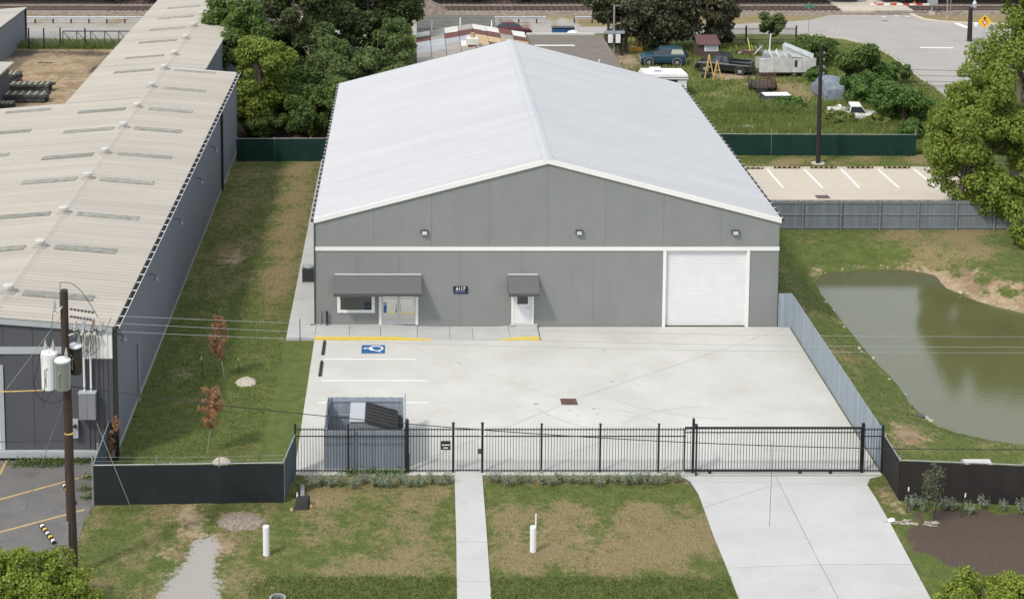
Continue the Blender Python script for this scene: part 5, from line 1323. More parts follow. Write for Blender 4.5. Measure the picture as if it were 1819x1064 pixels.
# ---------------------------------------------------------------- vehicles
def wheelset(t, xs, ys, r, wd, rim=True):
    for x in xs:
        for s_ in (-1, 1):
            wl_ = MB().lathe([(r*.6,-wd/2),(r*.93,-wd/2),(r,-wd*.3),(r,wd*.3),(r*.93,wd/2),(r*.6,wd/2)], (x, s_*ys, r), 18, 'y', False).build('wheel', M['rubber'], t, world=False)
            MB().lathe([(r*.61,0),(r*.5,.02*s_),(r*.2,.03*s_),(.0,.04*s_)], (x, s_*(ys+wd*.30), r), 12, 'y').build('rim', M['steel'], wl_, world=False)
def vehicle(label, cat, p, yaw, L_, W, prof, cab, paint, name, wx, wr, bed=None, group=None, z=0.0, trim=None, glass=None, sideglass=None):
    """prof: side outline of the lower body (x, z); cab: (x0, x1, x2, x3, belt, roof): the rear and front of the cabin below and above"""
    t = thing(name, label, cat, (p[0], p[1], z), yaw, group)
    hw = W/2; mb = MB(); n = len(prof); rings = []
    for x, zt in prof:
        rings.append([(x,-hw*.93,.32),(x,-hw,.55),(x,-hw,zt-.14),(x,-hw*.93,zt),(x,hw*.93,zt),(x,hw,zt-.14),(x,hw,.55),(x,hw*.93,.32)])
    vs_ = [q for r in rings for q in r]; fs = []
    for i in range(n-1):
        for k in range(8): fs.append((i*8+k, i*8+(k+1) % 8, (i+1)*8+(k+1) % 8, (i+1)*8+k))
    fs += [tuple(range(7,-1,-1)), tuple(range((n-1)*8, n*8))]
    mb.add(vs_, fs)
    b = mb.build('body', paint, t, world=False)
    for x in wx:
        for s_ in (-1, 1):
            MB().lathe([(wr*1.02,-.012),(wr*1.22,-.012),(wr*1.22,.02),(wr*1.02,.02)], (x, s_*hw, wr+.02), 16, 'y', False).build('wheel_arch', trim or M['darkgrey'], b, world=False)
    wheelset(t, wx, hw-.11, wr, .24)
    x0_, x1_, x2_, x3_, bz, rz_ = cab; wb, wt = hw*.93, hw*.78
    lo = [(x0_,-wb,bz),(x3_,-wb,bz),(x3_,wb,bz),(x0_,wb,bz)]; hi = [(x1_,-wt,rz_),(x2_,-wt,rz_),(x2_,wt,rz_),(x1_,wt,rz_)]
    co = MB().hexa(lo, hi); rf_ = [(q[0]*.0+q[0], q[1]*.92, q[2]+.05) for q in hi]; co.hexa(hi, rf_)
    cabo = co.build('cabin', paint, t, world=False)
    def pane(a, b_, c, d, lo_=.12, hi_=.88, l=.06, r=.94, off=.012, m=None, nm='window'):
        a, b_, c, d = map(Vector, (a, b_, c, d))
        def P_(u, v): return (a.lerp(b_, u)).lerp(d.lerp(c, u), v)
        nrm = (b_-a).cross(d-a).normalized()*off
        q_ = [P_(l,lo_)+nrm, P_(r,lo_)+nrm, P_(r,hi_)+nrm, P_(l,hi_)+nrm]
        MB().add(q_ + [v-nrm*1.6 for v in q_], [(0,1,2,3),(7,6,5,4),(0,4,5,1),(1,5,6,2),(2,6,7,3),(3,7,4,0)]).build(nm, m or M['cabglass'], cabo, world=False)
    def at_(f, s_, up): 
        if up: return (x1_+(x2_-x1_)*f, s_*wt, rz_)
        return (x0_+(x3_-x0_)*f, s_*wb, bz)
    splits = [(0, .5), (.5, 1)] if x3_-x0_ > 1.9 else [(0, 1)]
    for k, (a, b_) in enumerate(splits):
        m_ = sideglass if (sideglass and k == 0) else glass
        pane(at_(a,-1,0), at_(b_,-1,0), at_(b_,-1,1), at_(a,-1,1), m=m_)
        pane(at_(b_,1,0), at_(a,1,0), at_(a,1,1), at_(b_,1,1), m=m_)
    pane(lo[1], lo[2], hi[2], hi[1], m=glass, nm='windscreen')
    pane(lo[3], lo[0], hi[0], hi[3], m=glass, nm='rear_window')
    xe, xr = prof[-1][0], prof[0][0]
    MB().box(xe-.02, xe+.09, -hw*.95, hw*.95, .36, .56).build('bumper', trim or M['darkgrey'], t, world=False)
    MB().box(xr-.09, xr+.02, -hw*.95, hw*.95, .40, .58).build('bumper', trim or M['darkgrey'], t, world=False)
    for s_ in (-1, 1):
        MB().box(xe, xe+.03, min(s_*hw*.55,s_*hw*.9), max(s_*hw*.55,s_*hw*.9), .66, .84).build('headlight', M['milkglass'], t, world=False)
        MB().box(xr-.03, xr, min(s_*hw*.74,s_*hw*.92), max(s_*hw*.74,s_*hw*.92), .72, .98).build('tail_light', M['sred'], t, world=False)
    if bed:
        b0, b1, bt = bed; 
        for s_ in (-1, 1): MB().box(b0+.06, b1, min(s_*hw*.80,s_*hw*.955), max(s_*hw*.80,s_*hw*.955), bt-.12, bt+.16).build('bed_wall', paint, t, world=False)
        MB().box(b0-.0, b0+.07, -hw*.955, hw*.955, bt-.12, bt+.16).build('tailgate', paint, t, world=False)
    return t
M['teal'] = pbr('dull_teal_paint', (.022,.060,.088), .35, var=.15, scale=2)
M['blackpaint'] = pbr('black_car_paint', (.014,.016,.020), .25, var=.2, scale=2)
M['whitecar'] = pbr('white_car_paint', (.70,.70,.70), .4, var=.06)
M['redpaint'] = pbr('dark_red_paint', (.11,.02,.025), .35)
M['bluetarp'] = pbr('grey_blue_cover', (.17,.20,.24), .6, var=.35, scale=3, bump=.5, bscale=6)
M['milk'] = pbr('dusty_side_glass', (.36,.38,.31), .35, var=.15, scale=4)
c_ = (28.64, 68.56)
vehicle('teal two door off roader with a spare wheel at the back', 'car', (c_[0], c_[1]+.3), PI-.06, 4.3, 1.8,
        [(-2.05,1.0),(-1.9,1.08),(.55,1.08),(.75,1.06),(1.7,.98),(2.0,.86),(2.08,.75)], (-2.0,-1.75,.25,.85,1.06,1.62), M['teal'], 'parked_car', (-1.25,1.35), .36, sideglass=M['milk'], trim=M['cabinet'])
sp_ = thing('spare_wheel', 'black spare wheel on the back of the teal off roader', 'spare wheel', (c_[0]+2.2, c_[1]+.3, .62), PI-.06)
MB().lathe([(.2,-.1),(.34,-.1),(.36,0),(.34,.1),(.2,.1)], (0,0,.36), 16, 'x').build('tyre', M['rubber'], sp_, world=False)
MB().lathe([(.19,-.05),(.19,.05),(.0,.07)], (0,0,.36), 12, 'x').build('rim', M['steel'], sp_, world=False)
c_ = (33.97, 64.76)
vehicle('black pickup truck seen from behind with an open load bed', 'pickup truck', (c_[0]-.2, c_[1]+.6), PI-.42, 5.2, 1.9,
        [(-2.5,1.0),(-2.4,1.02),(-.55,1.02),(.95,1.06),(1.2,1.04),(2.3,.98),(2.5,.8)], (-.60,-.45,.55,1.15,1.04,1.70), M['blackpaint'], 'pickup_truck', (-1.6,1.6), .38, bed=(-2.48,-.62,1.02), trim=M['darkgrey'])
c_ = (41.28, 46.64)
vehicle('white pickup truck overgrown by weeds beside the shrubs', 'pickup truck', (c_[0]-.6, c_[1]+.2), -.12, 4.6, 1.75,
        [(-2.0,.95),(-1.9,.98),(-.5,.98),(.7,1.0),(1.0,.98),(1.7,.92),(1.95,.78)], (-.45,-.30,.50,1.05,.98,1.58), M['whitecar'], 'pickup_truck', (-1.3,1.25), .35, bed=(-1.98,-.47,.97), z=-.30)
c_ = (15.21, 83.63)
vehicle('dark red car with a sloping windscreen half hidden behind the patched roof', 'car', (c_[0], c_[1]), .1, 4.4, 1.75,
        [(-2.1,.85),(-1.8,.92),(.6,.92),(1.8,.8),(2.1,.65)], (-1.7,-.9,.3,1.2,.92,1.40), M['redpaint'], 'parked_car', (-1.3,1.3), .32)
c_ = (36.00, 52.05)
vehicle('sunken dark car with a pale roof lost in tall weeds', 'car', (c_[0]-.3, c_[1]), .05, 3.2, 1.7,
        [(-1.7,.85),(-1.5,.92),(.6,.92),(1.5,.8),(1.75,.65)], (-1.5,-1.25,1.05,1.6,.9,1.40), M['blackpaint'], 'parked_car', (-1.0,1.0), .3, z=-.55)
rfm = MB().add([(-1.15,-.62,0),(1.0,-.62,0),(1.0,.62,0),(-1.15,.62,0),(-1.15,-.62,.05),(1.0,-.62,.05),(1.0,.62,.05),(-1.15,.62,.05)], [(3,2,1,0),(4,5,6,7),(0,1,5,4),(1,2,6,5),(2,3,7,6),(3,0,4,7)])
ob = bpy.data.objects.new('roof_panel', rfm.mesh('roof_panel', M['whitecar'])); COL.objects.link(ob); ob.location = (-.05,0,1.46)
ob.parent = [o for o in COL.objects if o.name.startswith('parked_car') and o.get('label', '').startswith('sunken')][0]
# camper with a white roof
c_ = (26.84, 55.24)
cp = thing('camper', 'white roofed camper with a roof air unit beside the big white roof', 'camper', (c_[0], c_[1]+1.1, 0), .05); cp.scale = (.78, 1.25, .88)
MB().box(-2.4,2.2,-1.0,1.0,.4,1.75).build('body', M['navy'], cp, world=False)
rf = MB().hexa([(-2.6,-1.1,1.76),(2.35,-1.1,1.76),(2.35,1.1,1.76),(-2.6,1.1,1.76)], [(-2.35,-1.05,2.28),(2.3,-1.05,2.22),(2.25,1.0,2.22),(-2.3,1.0,2.28)])
rfo = rf.build('roof', M['whitecar'], cp, world=False)
MB().box(-2.3,2.36,-1.12,-1.101,1.92,2.0).build('stripe', M['steel'], rfo, world=False)
MB().prismx([(-.45,2.26),(-.40,2.52),(-.2,2.58),(.35,2.58),(.45,2.26)], -1.55, -.35).build('air_unit', M['pvc'], cp, world=False)
for k in range(4): MB().box(-1.2+.2*k,-1.1+.2*k,-.462,-.455,2.34,2.5).build('grille_slot', M['joint'], cp, world=False)
MB().box(1.2,2.21,-1.02,-1.002,.7,1.7).build('side_panel', M['offwhite'], cp, world=False)
wheelset(cp, (-1.3,1.3), .85, .33, .22)

# ---------------------------------------------------------------- neighbour's sheds and junk
def gable_house(label, x0, x1, y0, y1, eave, ridge, ridge_x, m_roof, m_wall, name='shed'):
    t = thing(name, label, 'shed', ((x0+x1)/2, y0, 0)); xr = ridge_x
    MB().prismy([(x0+.2,-.1),(x1-.2,-.1),(x1-.2,eave-.1),(xr,ridge-.1),(x0+.2,eave-.1)], y0+.2, y1-.2).build('walls', m_wall, t)
    return t
M['tin'] = pbr('weathered_tin', (.23,.215,.19), .75, var=.2, scale=1.3, streak=(.4,3,1), col2=(.34,.31,.265), rnd=.10)
M['tinrust'] = pbr('rusted_tin', (.105,.035,.025), .85, var=.35, scale=1.5, streak=(.4,3,1), rnd=.15)
M['tinblue'] = pbr('pale_blue_tin', (.26,.29,.32), .6, var=.25, scale=1.5, streak=(.4,3,1), col2=(.42,.44,.46), rnd=.1)
M['tinwhite'] = pbr('white_tin', (.55,.54,.50), .6, var=.15, scale=1.5, rnd=.05)
M['shingle'] = pbr('brown_grey_roofing', (.145,.125,.105), .95, var=.12, scale=1.0, fine=.12, bscale=5)
M['shingle2'] = pbr('grey_roofing', (.115,.112,.10), .95, var=.12, scale=1.0, fine=.12, bscale=5)
def roof_plane(t, a, b, c, d, rows, cols, mats, rnd_, th=.04):
    """patched roof: sheets laid over the quad a b c d (a-b lower edge, d-c upper edge), each its own part"""
    a, b, c, d = map(Vector, (a, b, c, d)); nrm = (b-a).cross(d-a).normalized()
    for i in range(rows):
        for j in range(cols):
            u0, u1, v0, v1 = j/cols, (j+1)/cols, i/rows, (i+1)/rows
            def P_(u, v): return a.lerp(b, u).lerp(d.lerp(c, u), v)
            off = nrm*(.02+rnd_.uniform(0,.03))
            m = mats(i, j)
            q_ = [P_(u0+.004,v0-.01), P_(u1-.004,v0-.01), P_(u1-.004,v1), P_(u0+.004,v1)]
            q_ = [p + off + Vector((0,0,rnd_.uniform(-.02,.02))) for p in q_]
            MB().hexa([p-nrm*th for p in q_], q_).build('roof_sheet', m, t)
rr_ = random.Random(3)
ey, ry = (5.59, 55.42)[1], (5.89, 65.35)[1]
# patched house, two slopes meeting at a ridge that runs away from the camera
xL0, xR0, xM = (5.61, 59.60)[0], (15.73, 61.66)[0], (10.79, 58.32)[0]
yF, yB = (8.47, 55.40)[1], (8.81, 69.20)[1]
sh = gable_house('run down house with a patched rusty tin roof behind the white building', xL0, xR0, yF-3.5, yB, 2.9, 3.75, xM, M['shingle2'], M['brown'], 'house')
def mL(i, j):
    if rr_.random() < .15: return M['tin']
    return [M['tin'], M['tin'], M['tin'], M['tinblue'], M['tinblue'], M['tinrust'], M['tinwhite']][i] if not (i == 3 and j >= 3) else M['tinwhite']
def mR(i, j):
    if rr_.random() < .2: return rr_.choice([M['tinrust'], M['tin'], M['brown']])
    return [M['shingle'], M['tinwhite'], M['tin'], M['pine'], M['pine'], M['tinrust'], M['tinwhite']][i] if not (i == 2 and j == 2) else M['tinrust']
roof_plane(sh, (xL0,yF-3.6,2.9), (xM,yF-3.6,3.75), (xM,yB,3.75), (xL0,yB,2.9), 7, 4, mL, rr_)
roof_plane(sh, (xM,yF-3.6,3.75), (xR0,yF-3.6,2.95), (xR0,yB,2.95), (xM,yB,3.75), 7, 4, mR, rr_)
yc_ = (10.42, 58.84)[1]; xM_, yF_ = xM, yF; xM, yF = (10.42, 58.84)[0], yc_+.6
ch = MB().box(xM-.45, xM+.55, yF-1.2, yF+.2, 2.9, 4.4).build('chimney', M['tinwhite'], sh)
MB().box(xM-.35, xM+.45, yF-1.206, yF-1.201, 2.9, 3.9).build('rust_patch', M['tinrust'], ch)
MB().cyl((xM+.1,yF-.3,4.4),(xM+.1,yF-.3,4.8),.2,n=10).build('flue', M['pine'], ch)
for u_, v_ in ((767,47),(816,44),(872,46)):
    pass
for x, h in (((7.06, 68.07)[0], .5), ((9.72, 69.82)[0], 1.0), ((12.65, 69.23)[0], .5)):
    MB().cyl((x,yB-.3,3.1),(x,yB-.3,3.9+h*.5),.06,n=8).build('vent_pipe', M['pvc'], sh)
# long grey roofed house behind it
x0_, x1_ = (5.68, 74.11)[0], (13.21, 74.11)[0]; y0_, y1_ = yB+.6, (8.97, 75.81)[1]-1.0
hs = gable_house('grey roofed house by the railway, long side to the track', x0_, x1_, y0_, y1_, 2.6, 3.0, (x0_+x1_)/2, M['shingle2'], M['creamwall'], 'house')
for o in list(hs.children): bpy.data.objects.remove(o)
MB().box(x0_+.2, x1_-.2, y0_+.3, y1_-.2, -.1, 2.4).build('walls', M['brown'], hs)
nrow = 6
for i in range(nrow):
    ya, yb_ = y0_+(y1_-y0_)*i/nrow, y0_+(y1_-y0_)*(i+1)/nrow; za, zb = 2.5+1.1*i/nrow, 2.5+1.1*(i+1)/nrow
    for j in range(6):
        xa, xb = x0_+(x1_-x0_)*j/6, x0_+(x1_-x0_)*(j+1)/6
        MB().hexa([(xa,ya,za-.05),(xb,ya,za-.05),(xb,yb_,zb-.05),(xa,yb_,zb-.05)], [(xa,ya,za+.03),(xb,ya,za+.03),(xb,yb_+.05,zb+.015),(xa,yb_+.05,zb+.015)]).build('roof_strip', M['shingle2'], hs)
MB().box(x0_, x1_, y1_, y1_+.15, 3.5, 3.64).build('ridge_cap', M['tin'], hs)
mound('gravel_heap', 'grey cone of gravel beside the track behind the grey roofed house', 'gravel heap', (6.84, 96.69), 2.9, 1.6, 1.4, M['ballast'], 5)
# brown flat roof to the right
xa, xb = (15.92, 65.68)[0], (22.88, 55.42)[0]
xa2, xb2 = (16.05, 69.05)[0], (23.14, 66.79)[0]
yb0, yb1 = (17.86, 53.08)[1], (19.26, 68.48)[1]
bs = thing('house', 'brown flat roofed shed beside the power pole, behind the white roof', 'shed', ((xa+xb)/2, yb0, 0))
MB().box(xa+.3, xb-.3, yb0+.2, yb1-.2, -.1, 2.7).build('walls', M['brown'], bs)
for i in range(5):
    ya, yb_ = yb0+(yb1-yb0)*i/5, yb0+(yb1-yb0)*(i+1)/5
    for j in range(4):
        p, q = xa+(xb-xa)*j/4, xa+(xb-xa)*(j+1)/4
        MB().hexa([(p,ya,2.75),(q,ya,2.75),(q,yb_,2.80),(p,yb_,2.80)], [(p,ya,2.86+rr_.uniform(0,.02)),(q,ya,2.86),(q,yb_+.06,2.86),(p,yb_+.06,2.86)]).build('roof_strip', M['shingle'], bs)
MB().box(xa-.05, xb2-.9, yb1+.02, yb1+.25, 2.7, 3.02).build('parapet', M['tinwhite'], bs)
MB().cbox(((18.00, 62.98)[0], (18.00, 62.98)[1], 2.92), (3.6,.5,.05)).build('roof_patch', M['tinwhite'], bs)
MB().cyl((xb-1.9,yb0+.8,2.8),(xb-1.9,yb0+.8,3.5),.06,n=8).build('vent_pipe', M['pvc'], bs)
dm = thing('dome_tent', 'white domed cover behind the brown flat roof', 'tent', (*(21.18, 78.79), 0))
MB().lathe([(.95,0),(.92,.45),(.75,.95),(.42,1.3),(.0,1.42)], n=20).build('canopy', M['whitecar'], dm, world=False, smooth=True)
MB().lathe([(.98,.0),(1.0,.1),(.96,.2)], n=20).build('hem', M['steel'], dm, world=False)
bc = thing('storage_box', 'blue box standing behind the brown flat roof', 'box', (*(20.64, 83.32), 0))
MB().box(-1.1,1.1,-.5,.5,0,.8).build('tub', M['blue'], bc, world=False)
MB().box(-1.15,1.15,-.55,.55,.802,.9).build('lid', M['navy'], bc, world=False)
# power pole with platform and two transformers
pp_ = (24.54, 72.83)
pw_ = thing('power_pole', 'grey power pole with a crossbeam carrying two white boxes beside the brown roof', 'utility pole', (pp_[0], pp_[1], 0))
hh = (24.31, 4.92)[1]
MB().cyl((0,0,-.1),(0,0,hh),.10,n=10).build('shaft', M['steel'], pw_, world=False)
MB().cyl((-.5,.3,-.1),(-.5,.3,hh*.72),.13,n=8).build('brace_post', M['polewood'], pw_, world=False)
MB().cyl((.75,.3,-.1),(.75,.3,hh*.76),.09,n=8).build('brace_post', M['polewood'], pw_, world=False)
MB().cyl((.9,.2,0),(.1,.2,2.4),.09,n=8).build('brace', M['polewood'], pw_, world=False)
MB().box(-.9,1.0,-.25,.25,2.2,2.42).build('crossbeam', M['fencerail'], pw_, world=False)
for x in (-.38, .35): MB().box(x-.22,x+.22,-.45,-.26,1.35,2.15).build('meter_box', M['pvc'], pw_, world=False)
MB().cyl((.1,0,hh-.1),(.7,0,hh+.05),.04,n=6).cyl((.7,0,hh-.3),(.7,0,hh+.05),.10,n=8).build('lamp', M['steel'], pw_, world=False)
for k in range(5): MB().box(-.55,.8,.28,.32,2.8+.45*k,2.86+.45*k).build('crossbar', M['polewood'], pw_, world=False)
# yellow platform frame
ly = thing('work_platform', 'yellow metal work platform frame beside the dark trees', 'platform', (*(26.98, 75.33), 0))
for x in (-.5,.1,.5):
    for y in (-.4,.4): MB().box(x-.03,x+.03,y-.03,y+.03,.3,1.45).build('upright', M['timber'], ly, world=False)
for z in (.85,1.42): MB().box(-.53,.53,-.43,-.37,z-.03,z+.03).box(-.53,.53,.37,.43,z-.03,z+.03).build('rail', M['timber'], ly, world=False)
M['deckorange'] = pbr('orange_yellow_paint', (.55,.28,.04), .6, var=.15, scale=3)
MB().box(-.6,.6,-.5,.5,.0,.45).build('base_box', M['deckorange'], ly, world=False)
# small brown shed
bsd = thing('shed', 'small dark brown shed with a white framed window', 'shed', (*(33.38, 72.83), 0), .05)
MB().box(-.95,1.05,-.8,1.4,0,1.25).build('walls', M['brown'], bsd, world=False)
M['redroof'] = pbr('dull_red_roofing', (.105,.055,.055), .9, var=.12, scale=3)
MB().hexa([(-1.1,-1.0,1.25),(1.2,-1.0,1.25),(1.0,.3,1.95),(-1.1,.3,1.95)], [(-1.1,-1.0,1.31),(1.2,-1.0,1.31),(1.0,.3,2.01),(-1.1,.3,2.01)]).hexa([(-1.1,.3,1.95),(1.0,.3,1.95),(1.2,1.6,1.25),(-1.1,1.6,1.25)], [(-1.1,.3,2.01),(1.0,.3,2.01),(1.2,1.6,1.31),(-1.1,1.6,1.31)]).build('roof', M['redroof'], bsd, world=False)
wq = MB().box(-.35,.95,-.85,-.802,.62,1.22).build('window', M['pvc'], bsd, world=False)
MB().box(-.22,.85,-.86,-.851,.7,1.14).build('pane', M['tinblue'], wq, world=False)
# A-frames
af = thing('sawhorse', 'pair of yellow timber trestles leaning together in front of the black pickup', 'trestle', (*(32.20, 62.09), 0))
def bar(mb, p, q, w_=.05): mb.cyl(p, q, w_, n=6)
for i, (ox, oy, h) in enumerate(((-.35,.6,2.15),(.25,-.1,1.75))):
    for s_ in (-1, 1):
        m_ = MB(); bar(m_, (ox+s_*.42,oy-.3,0), (ox,oy,h)); m_.build('leg', M['timber'], af, world=False)
    m_ = MB(); bar(m_, (ox,oy+.7,0), (ox,oy,h)); m_.build('leg', M['timber'], af, world=False)
    m_ = MB(); bar(m_, (ox-.2,oy-.15,h*.5), (ox+.2,oy-.15,h*.5), .04); m_.build('crosspiece', M['timber'], af, world=False)
# collapsed white trailer
ct = thing('collapsed_trailer', 'wrecked white trailer home with its roof fallen in', 'trailer', (*(39.03, 64.03), 0), .02)
M['dirtywhite'] = pbr('dirty_white_panel', (.42,.43,.41), .6, var=.2, scale=1.5, col2=(.55,.56,.54), rnd=.08)
for a, b in ((-2.6,-1.2),(-1.2,.35),(.35,1.3),(1.3,2.55)): MB().hexa([(a+.01,-.9,.45),(b-.01,-.9,.45),(b-.01,-.85,.45),(a+.01,-.85,.45)], [(a+.05*rr_.uniform(-1,1),-.86,1.75+rr_.uniform(-.12,.12)),(b-.01,-.86,1.72),(b-.01,-.81,1.72),(a+.01,-.81,1.72)]).build('wall_panel', M['dirtywhite'], ct, world=False)
MB().box(.6,.82,-.93,-.905,.95,1.55).build('door_window', M['cabglass'], ct, world=False)
MB().box(-2.6,2.6,-.9,1.1,.36,.44).build('floor', M['brown'], ct, world=False)
MB().hexa([(-2.5,1.0,.45),(2.5,1.0,.45),(2.5,1.05,.45),(-2.5,1.05,.45)], [(-2.5,1.0,1.5),(2.5,1.0,1.4),(2.5,1.05,1.4),(-2.5,1.05,1.5)]).build('wall_panel', M['dirtywhite'], ct, world=False)
M['palegreen'] = pbr('pale_green_sheet', (.34,.39,.38), .5, var=.2, scale=2, col2=(.46,.50,.49))
MB().hexa([(-.3,.2,2.55),(2.3,-.8,1.6),(2.6,.3,1.75),(.2,1.2,2.65)], [(-.3,.2,2.75),(2.3,-.8,1.7),(2.6,.3,1.9),(.2,1.2,2.8)]).build('fallen_roof', M['palegreen'], ct, world=False)
MB().hexa([(-.25,.15,2.2),(.4,-.2,1.72),(.4,-.1,1.72),(-.2,.2,2.2)], [(-.3,.2,2.55),(1.9,-.6,1.7),(1.9,-.5,1.7),(-.2,.3,2.6)]).build('torn_edge', M['dirtywhite'], ct, world=False)
for k in range(7):
    x = -1.9+.33*k; MB().hexa([(x,-.8,1.5),(x+.3,-.8,1.62),(x+.35,.9,1.4),(x-.05,.9,1.45)], [(x+.05,-.75,1.85+rr_.uniform(0,.25)),(x+.28,-.75,1.80),(x+.3,.9,2.0+rr_.uniform(0,.35)),(x,.9,1.95)]).build('crumpled_sheet', M['dirtywhite'] if k % 2 else M['tinblue'], ct, world=False)
wheelset(ct, (.6,1.5), .75, .3, .2)
# utility trailer with mesh ramp
M['oldtimber0'] = pbr('dark_deck_timber', (.055,.045,.035), .9, var=.3, scale=3)
ut = thing('utility_trailer', 'black utility trailer with a raised mesh ramp, white wheel on the right', 'trailer', (*(35.67, 57.23), 0), 0)
MB().box(-.95,.95,-.6,2.2,.42,.52).build('deck', M['oldtimber0'], ut, world=False)
rm = MB()
for k in range(6): rm.box(-.87+.33*k,-.80+.33*k,-.65,-.58,.5,1.75)
for k in range(9): rm.box(-.85,.85,-.68,-.651,.5+.15*k,.55+.15*k)
rm.build('ramp', M['rust'], ut, world=False)
for x in (-.92,.92):
    MB().box(x-.03,x+.03,-.6,2.2,.9,.96).build('side_rail', M['rubber'], ut, world=False)
    for y in (-.6,.8,2.1): MB().box(x-.03,x+.03,y,y+.05,.5,.9).build('side_post', M['rubber'], ut, world=False)
wheelset(ut, (0.0,), 1.1, .33, .2) if False else None
for s_ in (-1,1):
    q_ = MB().lathe([(.2,-.1),(.32,-.1),(.34,0),(.32,.1),(.2,.1)], (s_*1.08,.6,.34), 16, 'x').build('wheel', M['rubber'], ut, world=False)
    MB().lathe([(.2,-.03),(.19,.0),(.0,.02)], (s_*1.08+.02,.6,.34), 12, 'x').build('rim', M['pvc'], ut, world=False) if s_ > 0 else None
MB().box(-.85,.1,-.95,-.66,.1,.5).build('tool_box', M['rubber'], ut, world=False)
# posts, frames and debris
wp = thing('post', 'leaning white post standing behind the wrecked trailer', 'post', (*(39.53, 73.38), 0))
MB().cyl((0,0,-.1),(.12,0,2.0),.07,n=8).build('shaft', M['pvc'], wp, world=False)
MB().cyl((.12,0,2.0),(.12,0,2.06),.08,n=8).build('cap', M['offwhite'], wp, world=False)
jf = thing('junk_frame', 'heap of yellow and white frame parts in the grass behind the black pickup', 'scrap heap', (*(37.80, 73.66), 0))
for k in range(9):
    a = rr_.uniform(-1.3,1.1); MB().cyl((a, rr_.uniform(-.6,.6), .1), (a+rr_.uniform(-.5,.7), rr_.uniform(-.5,.5), rr_.uniform(.3,.9)), .05, n=6).build('tube', M['stakeyellow'] if k % 3 == 0 else M['offwhite'] if k % 3 == 1 else M['rust'], jf, world=False)
MB().cyl((.0,0,.3),(-.3,.1,1.6),.06,n=6).build('tube', M['stakeyellow'], jf, world=False)
MB().box(-.9,.7,-.4,.5,.05,.4).build('chassis', M['rust'], jf, world=False)
for k in range(5): MB().cbox((1.0,-.1,.35+.14*k), (.4,.05,.07), rotz(.3)).build('slat', M['tinblue'], jf, world=False)
tv = thing('covered_vehicle', 'vehicle under a grey blue cover between the black pole and shrubs', 'covered vehicle', (*(40.78, 55.24), 0), .1)
mb = MB(); prof_ = [(-1.9,.1),(-1.7,1.0),(-1.2,1.55),(-.2,1.85),(.6,1.7),(1.3,1.1),(1.9,.9),(2.1,.1)]
nn = len(prof_); ys_ = (-.95,-.8,0,.8,.95); sc_ = (.55,.95,1.04,.95,.55)
vs_ = [(x*(.9+.1*s_), y, z*s_) for y, s_ in zip(ys_, sc_) for x, z in prof_]
fs = [(i*nn+k, i*nn+k+1, (i+1)*nn+k+1, (i+1)*nn+k) for i in range(4) for k in range(nn-1)]
fs += [tuple(range(nn)), tuple(range(4*nn, 5*nn))[::-1]]
vs_ = [(-y, x, z) for x, y, z in vs_]
mb.add(vs_, fs).build('cover', M['bluetarp'], tv, world=False)
for x in (-.8,.8): MB().lathe([(.2,-.1),(.30,-.1),(.32,0),(.30,.1),(.2,.1)], (x,-1.5,.3), 14, 'x').build('wheel', M['rubber'], tv, world=False)
def debris(label, p, pts, m, name='debris', h=.25):
    t = thing(name, label, 'debris', (p[0], p[1], 0)); n = len(pts)
    cx0 = sum(a for a, b in pts)/n; cy0 = sum(b for a, b in pts)/n
    top = [(a, b, h*(.5+.5*rr_.random())) for a, b in pts]; bot = [(a, b, 0) for a, b in pts]
    MB().add(bot+top+[(cx0,cy0,h*1.2)], [(i,(i+1) % n,n+(i+1) % n,n+i) for i in range(n)]+[(n+i,n+(i+1) % n,2*n) for i in range(n)]).build('sheet', m, t, world=False)
    return t
debris('white torn panel lying in the weeds left of the sunken car', (33.21, 52.68), [(-.7,.3),(-.3,.45),(.6,-.1),(.5,-.5),(-.1,-.45),(-.5,.0)], M['whitecar'])
debris('white crumpled sheet in the weeds close to the green screened fence', (31.58, 43.80), [(-.55,.1),(0,.3),(.5,.1),(.45,-.25),(-.2,-.35)], M['whitecar'])
debris('white car door panel left of the overgrown pickup', (40.06, 48.79), [(-.5,.3),(.3,.1),(.55,-.2),(.1,-.35),(-.4,-.05)], M['whitecar'], h=.7)
debris('pale flat board in the weeds near the black pole', (36.80, 44.55), [(-.9,.1),(.9,.15),(.9,-.1),(-.9,-.15)], M['tin'], h=.05)
debris('dark tyre heap beside the yellow trestles', (31.77, 63.05), [(-.5,.3),(.4,.35),(.6,-.2),(.1,-.4),(-.55,-.2)], M['rubber'], h=.4)

# ---------------------------------------------------------------- back left: grey shed, timber stacks, gate
gsx, gsy0, gsy1 = (-31.32, 71.47)[0], (-31.32, 69.61)[1], (-32.95, 78.50)[1]
gs_ = thing('workshop', 'slate grey workshop with a cream lean roof at the left edge of the dirt yard', 'building', (gsx, gsy0, 0))
ye0, ye1 = 62.0, 80.0; ztop = (-33.24, 3.59)[1]
gsx = (-33.33, -1.72)[0]
MB().box(gsx-14, gsx, 60.5, ye1, -.1, ztop-.35).build('walls', M['slateside'], gs_)
for k in range(10):
    y0_ = 60.0+2.02*k; MB().hexa([(gsx-14.5,y0_,ztop-1.3),(gsx+.15,y0_,ztop-.2),(gsx+.15,y0_+2.01,ztop-.2),(gsx-14.5,y0_+2.01,ztop-1.3)], [(gsx-14.5,y0_,ztop-1.22),(gsx+.15,y0_,ztop-.1),(gsx+.15,y0_+2.01,ztop-.1),(gsx-14.5,y0_+2.01,ztop-1.22)]).build('roof_sheet', M['cream'], gs_)
MB().box(gsx-.05, gsx+.12, ye1-.2, ye1+.1, 0, ztop-.3).build('downspout', M['rubber'], gs_)
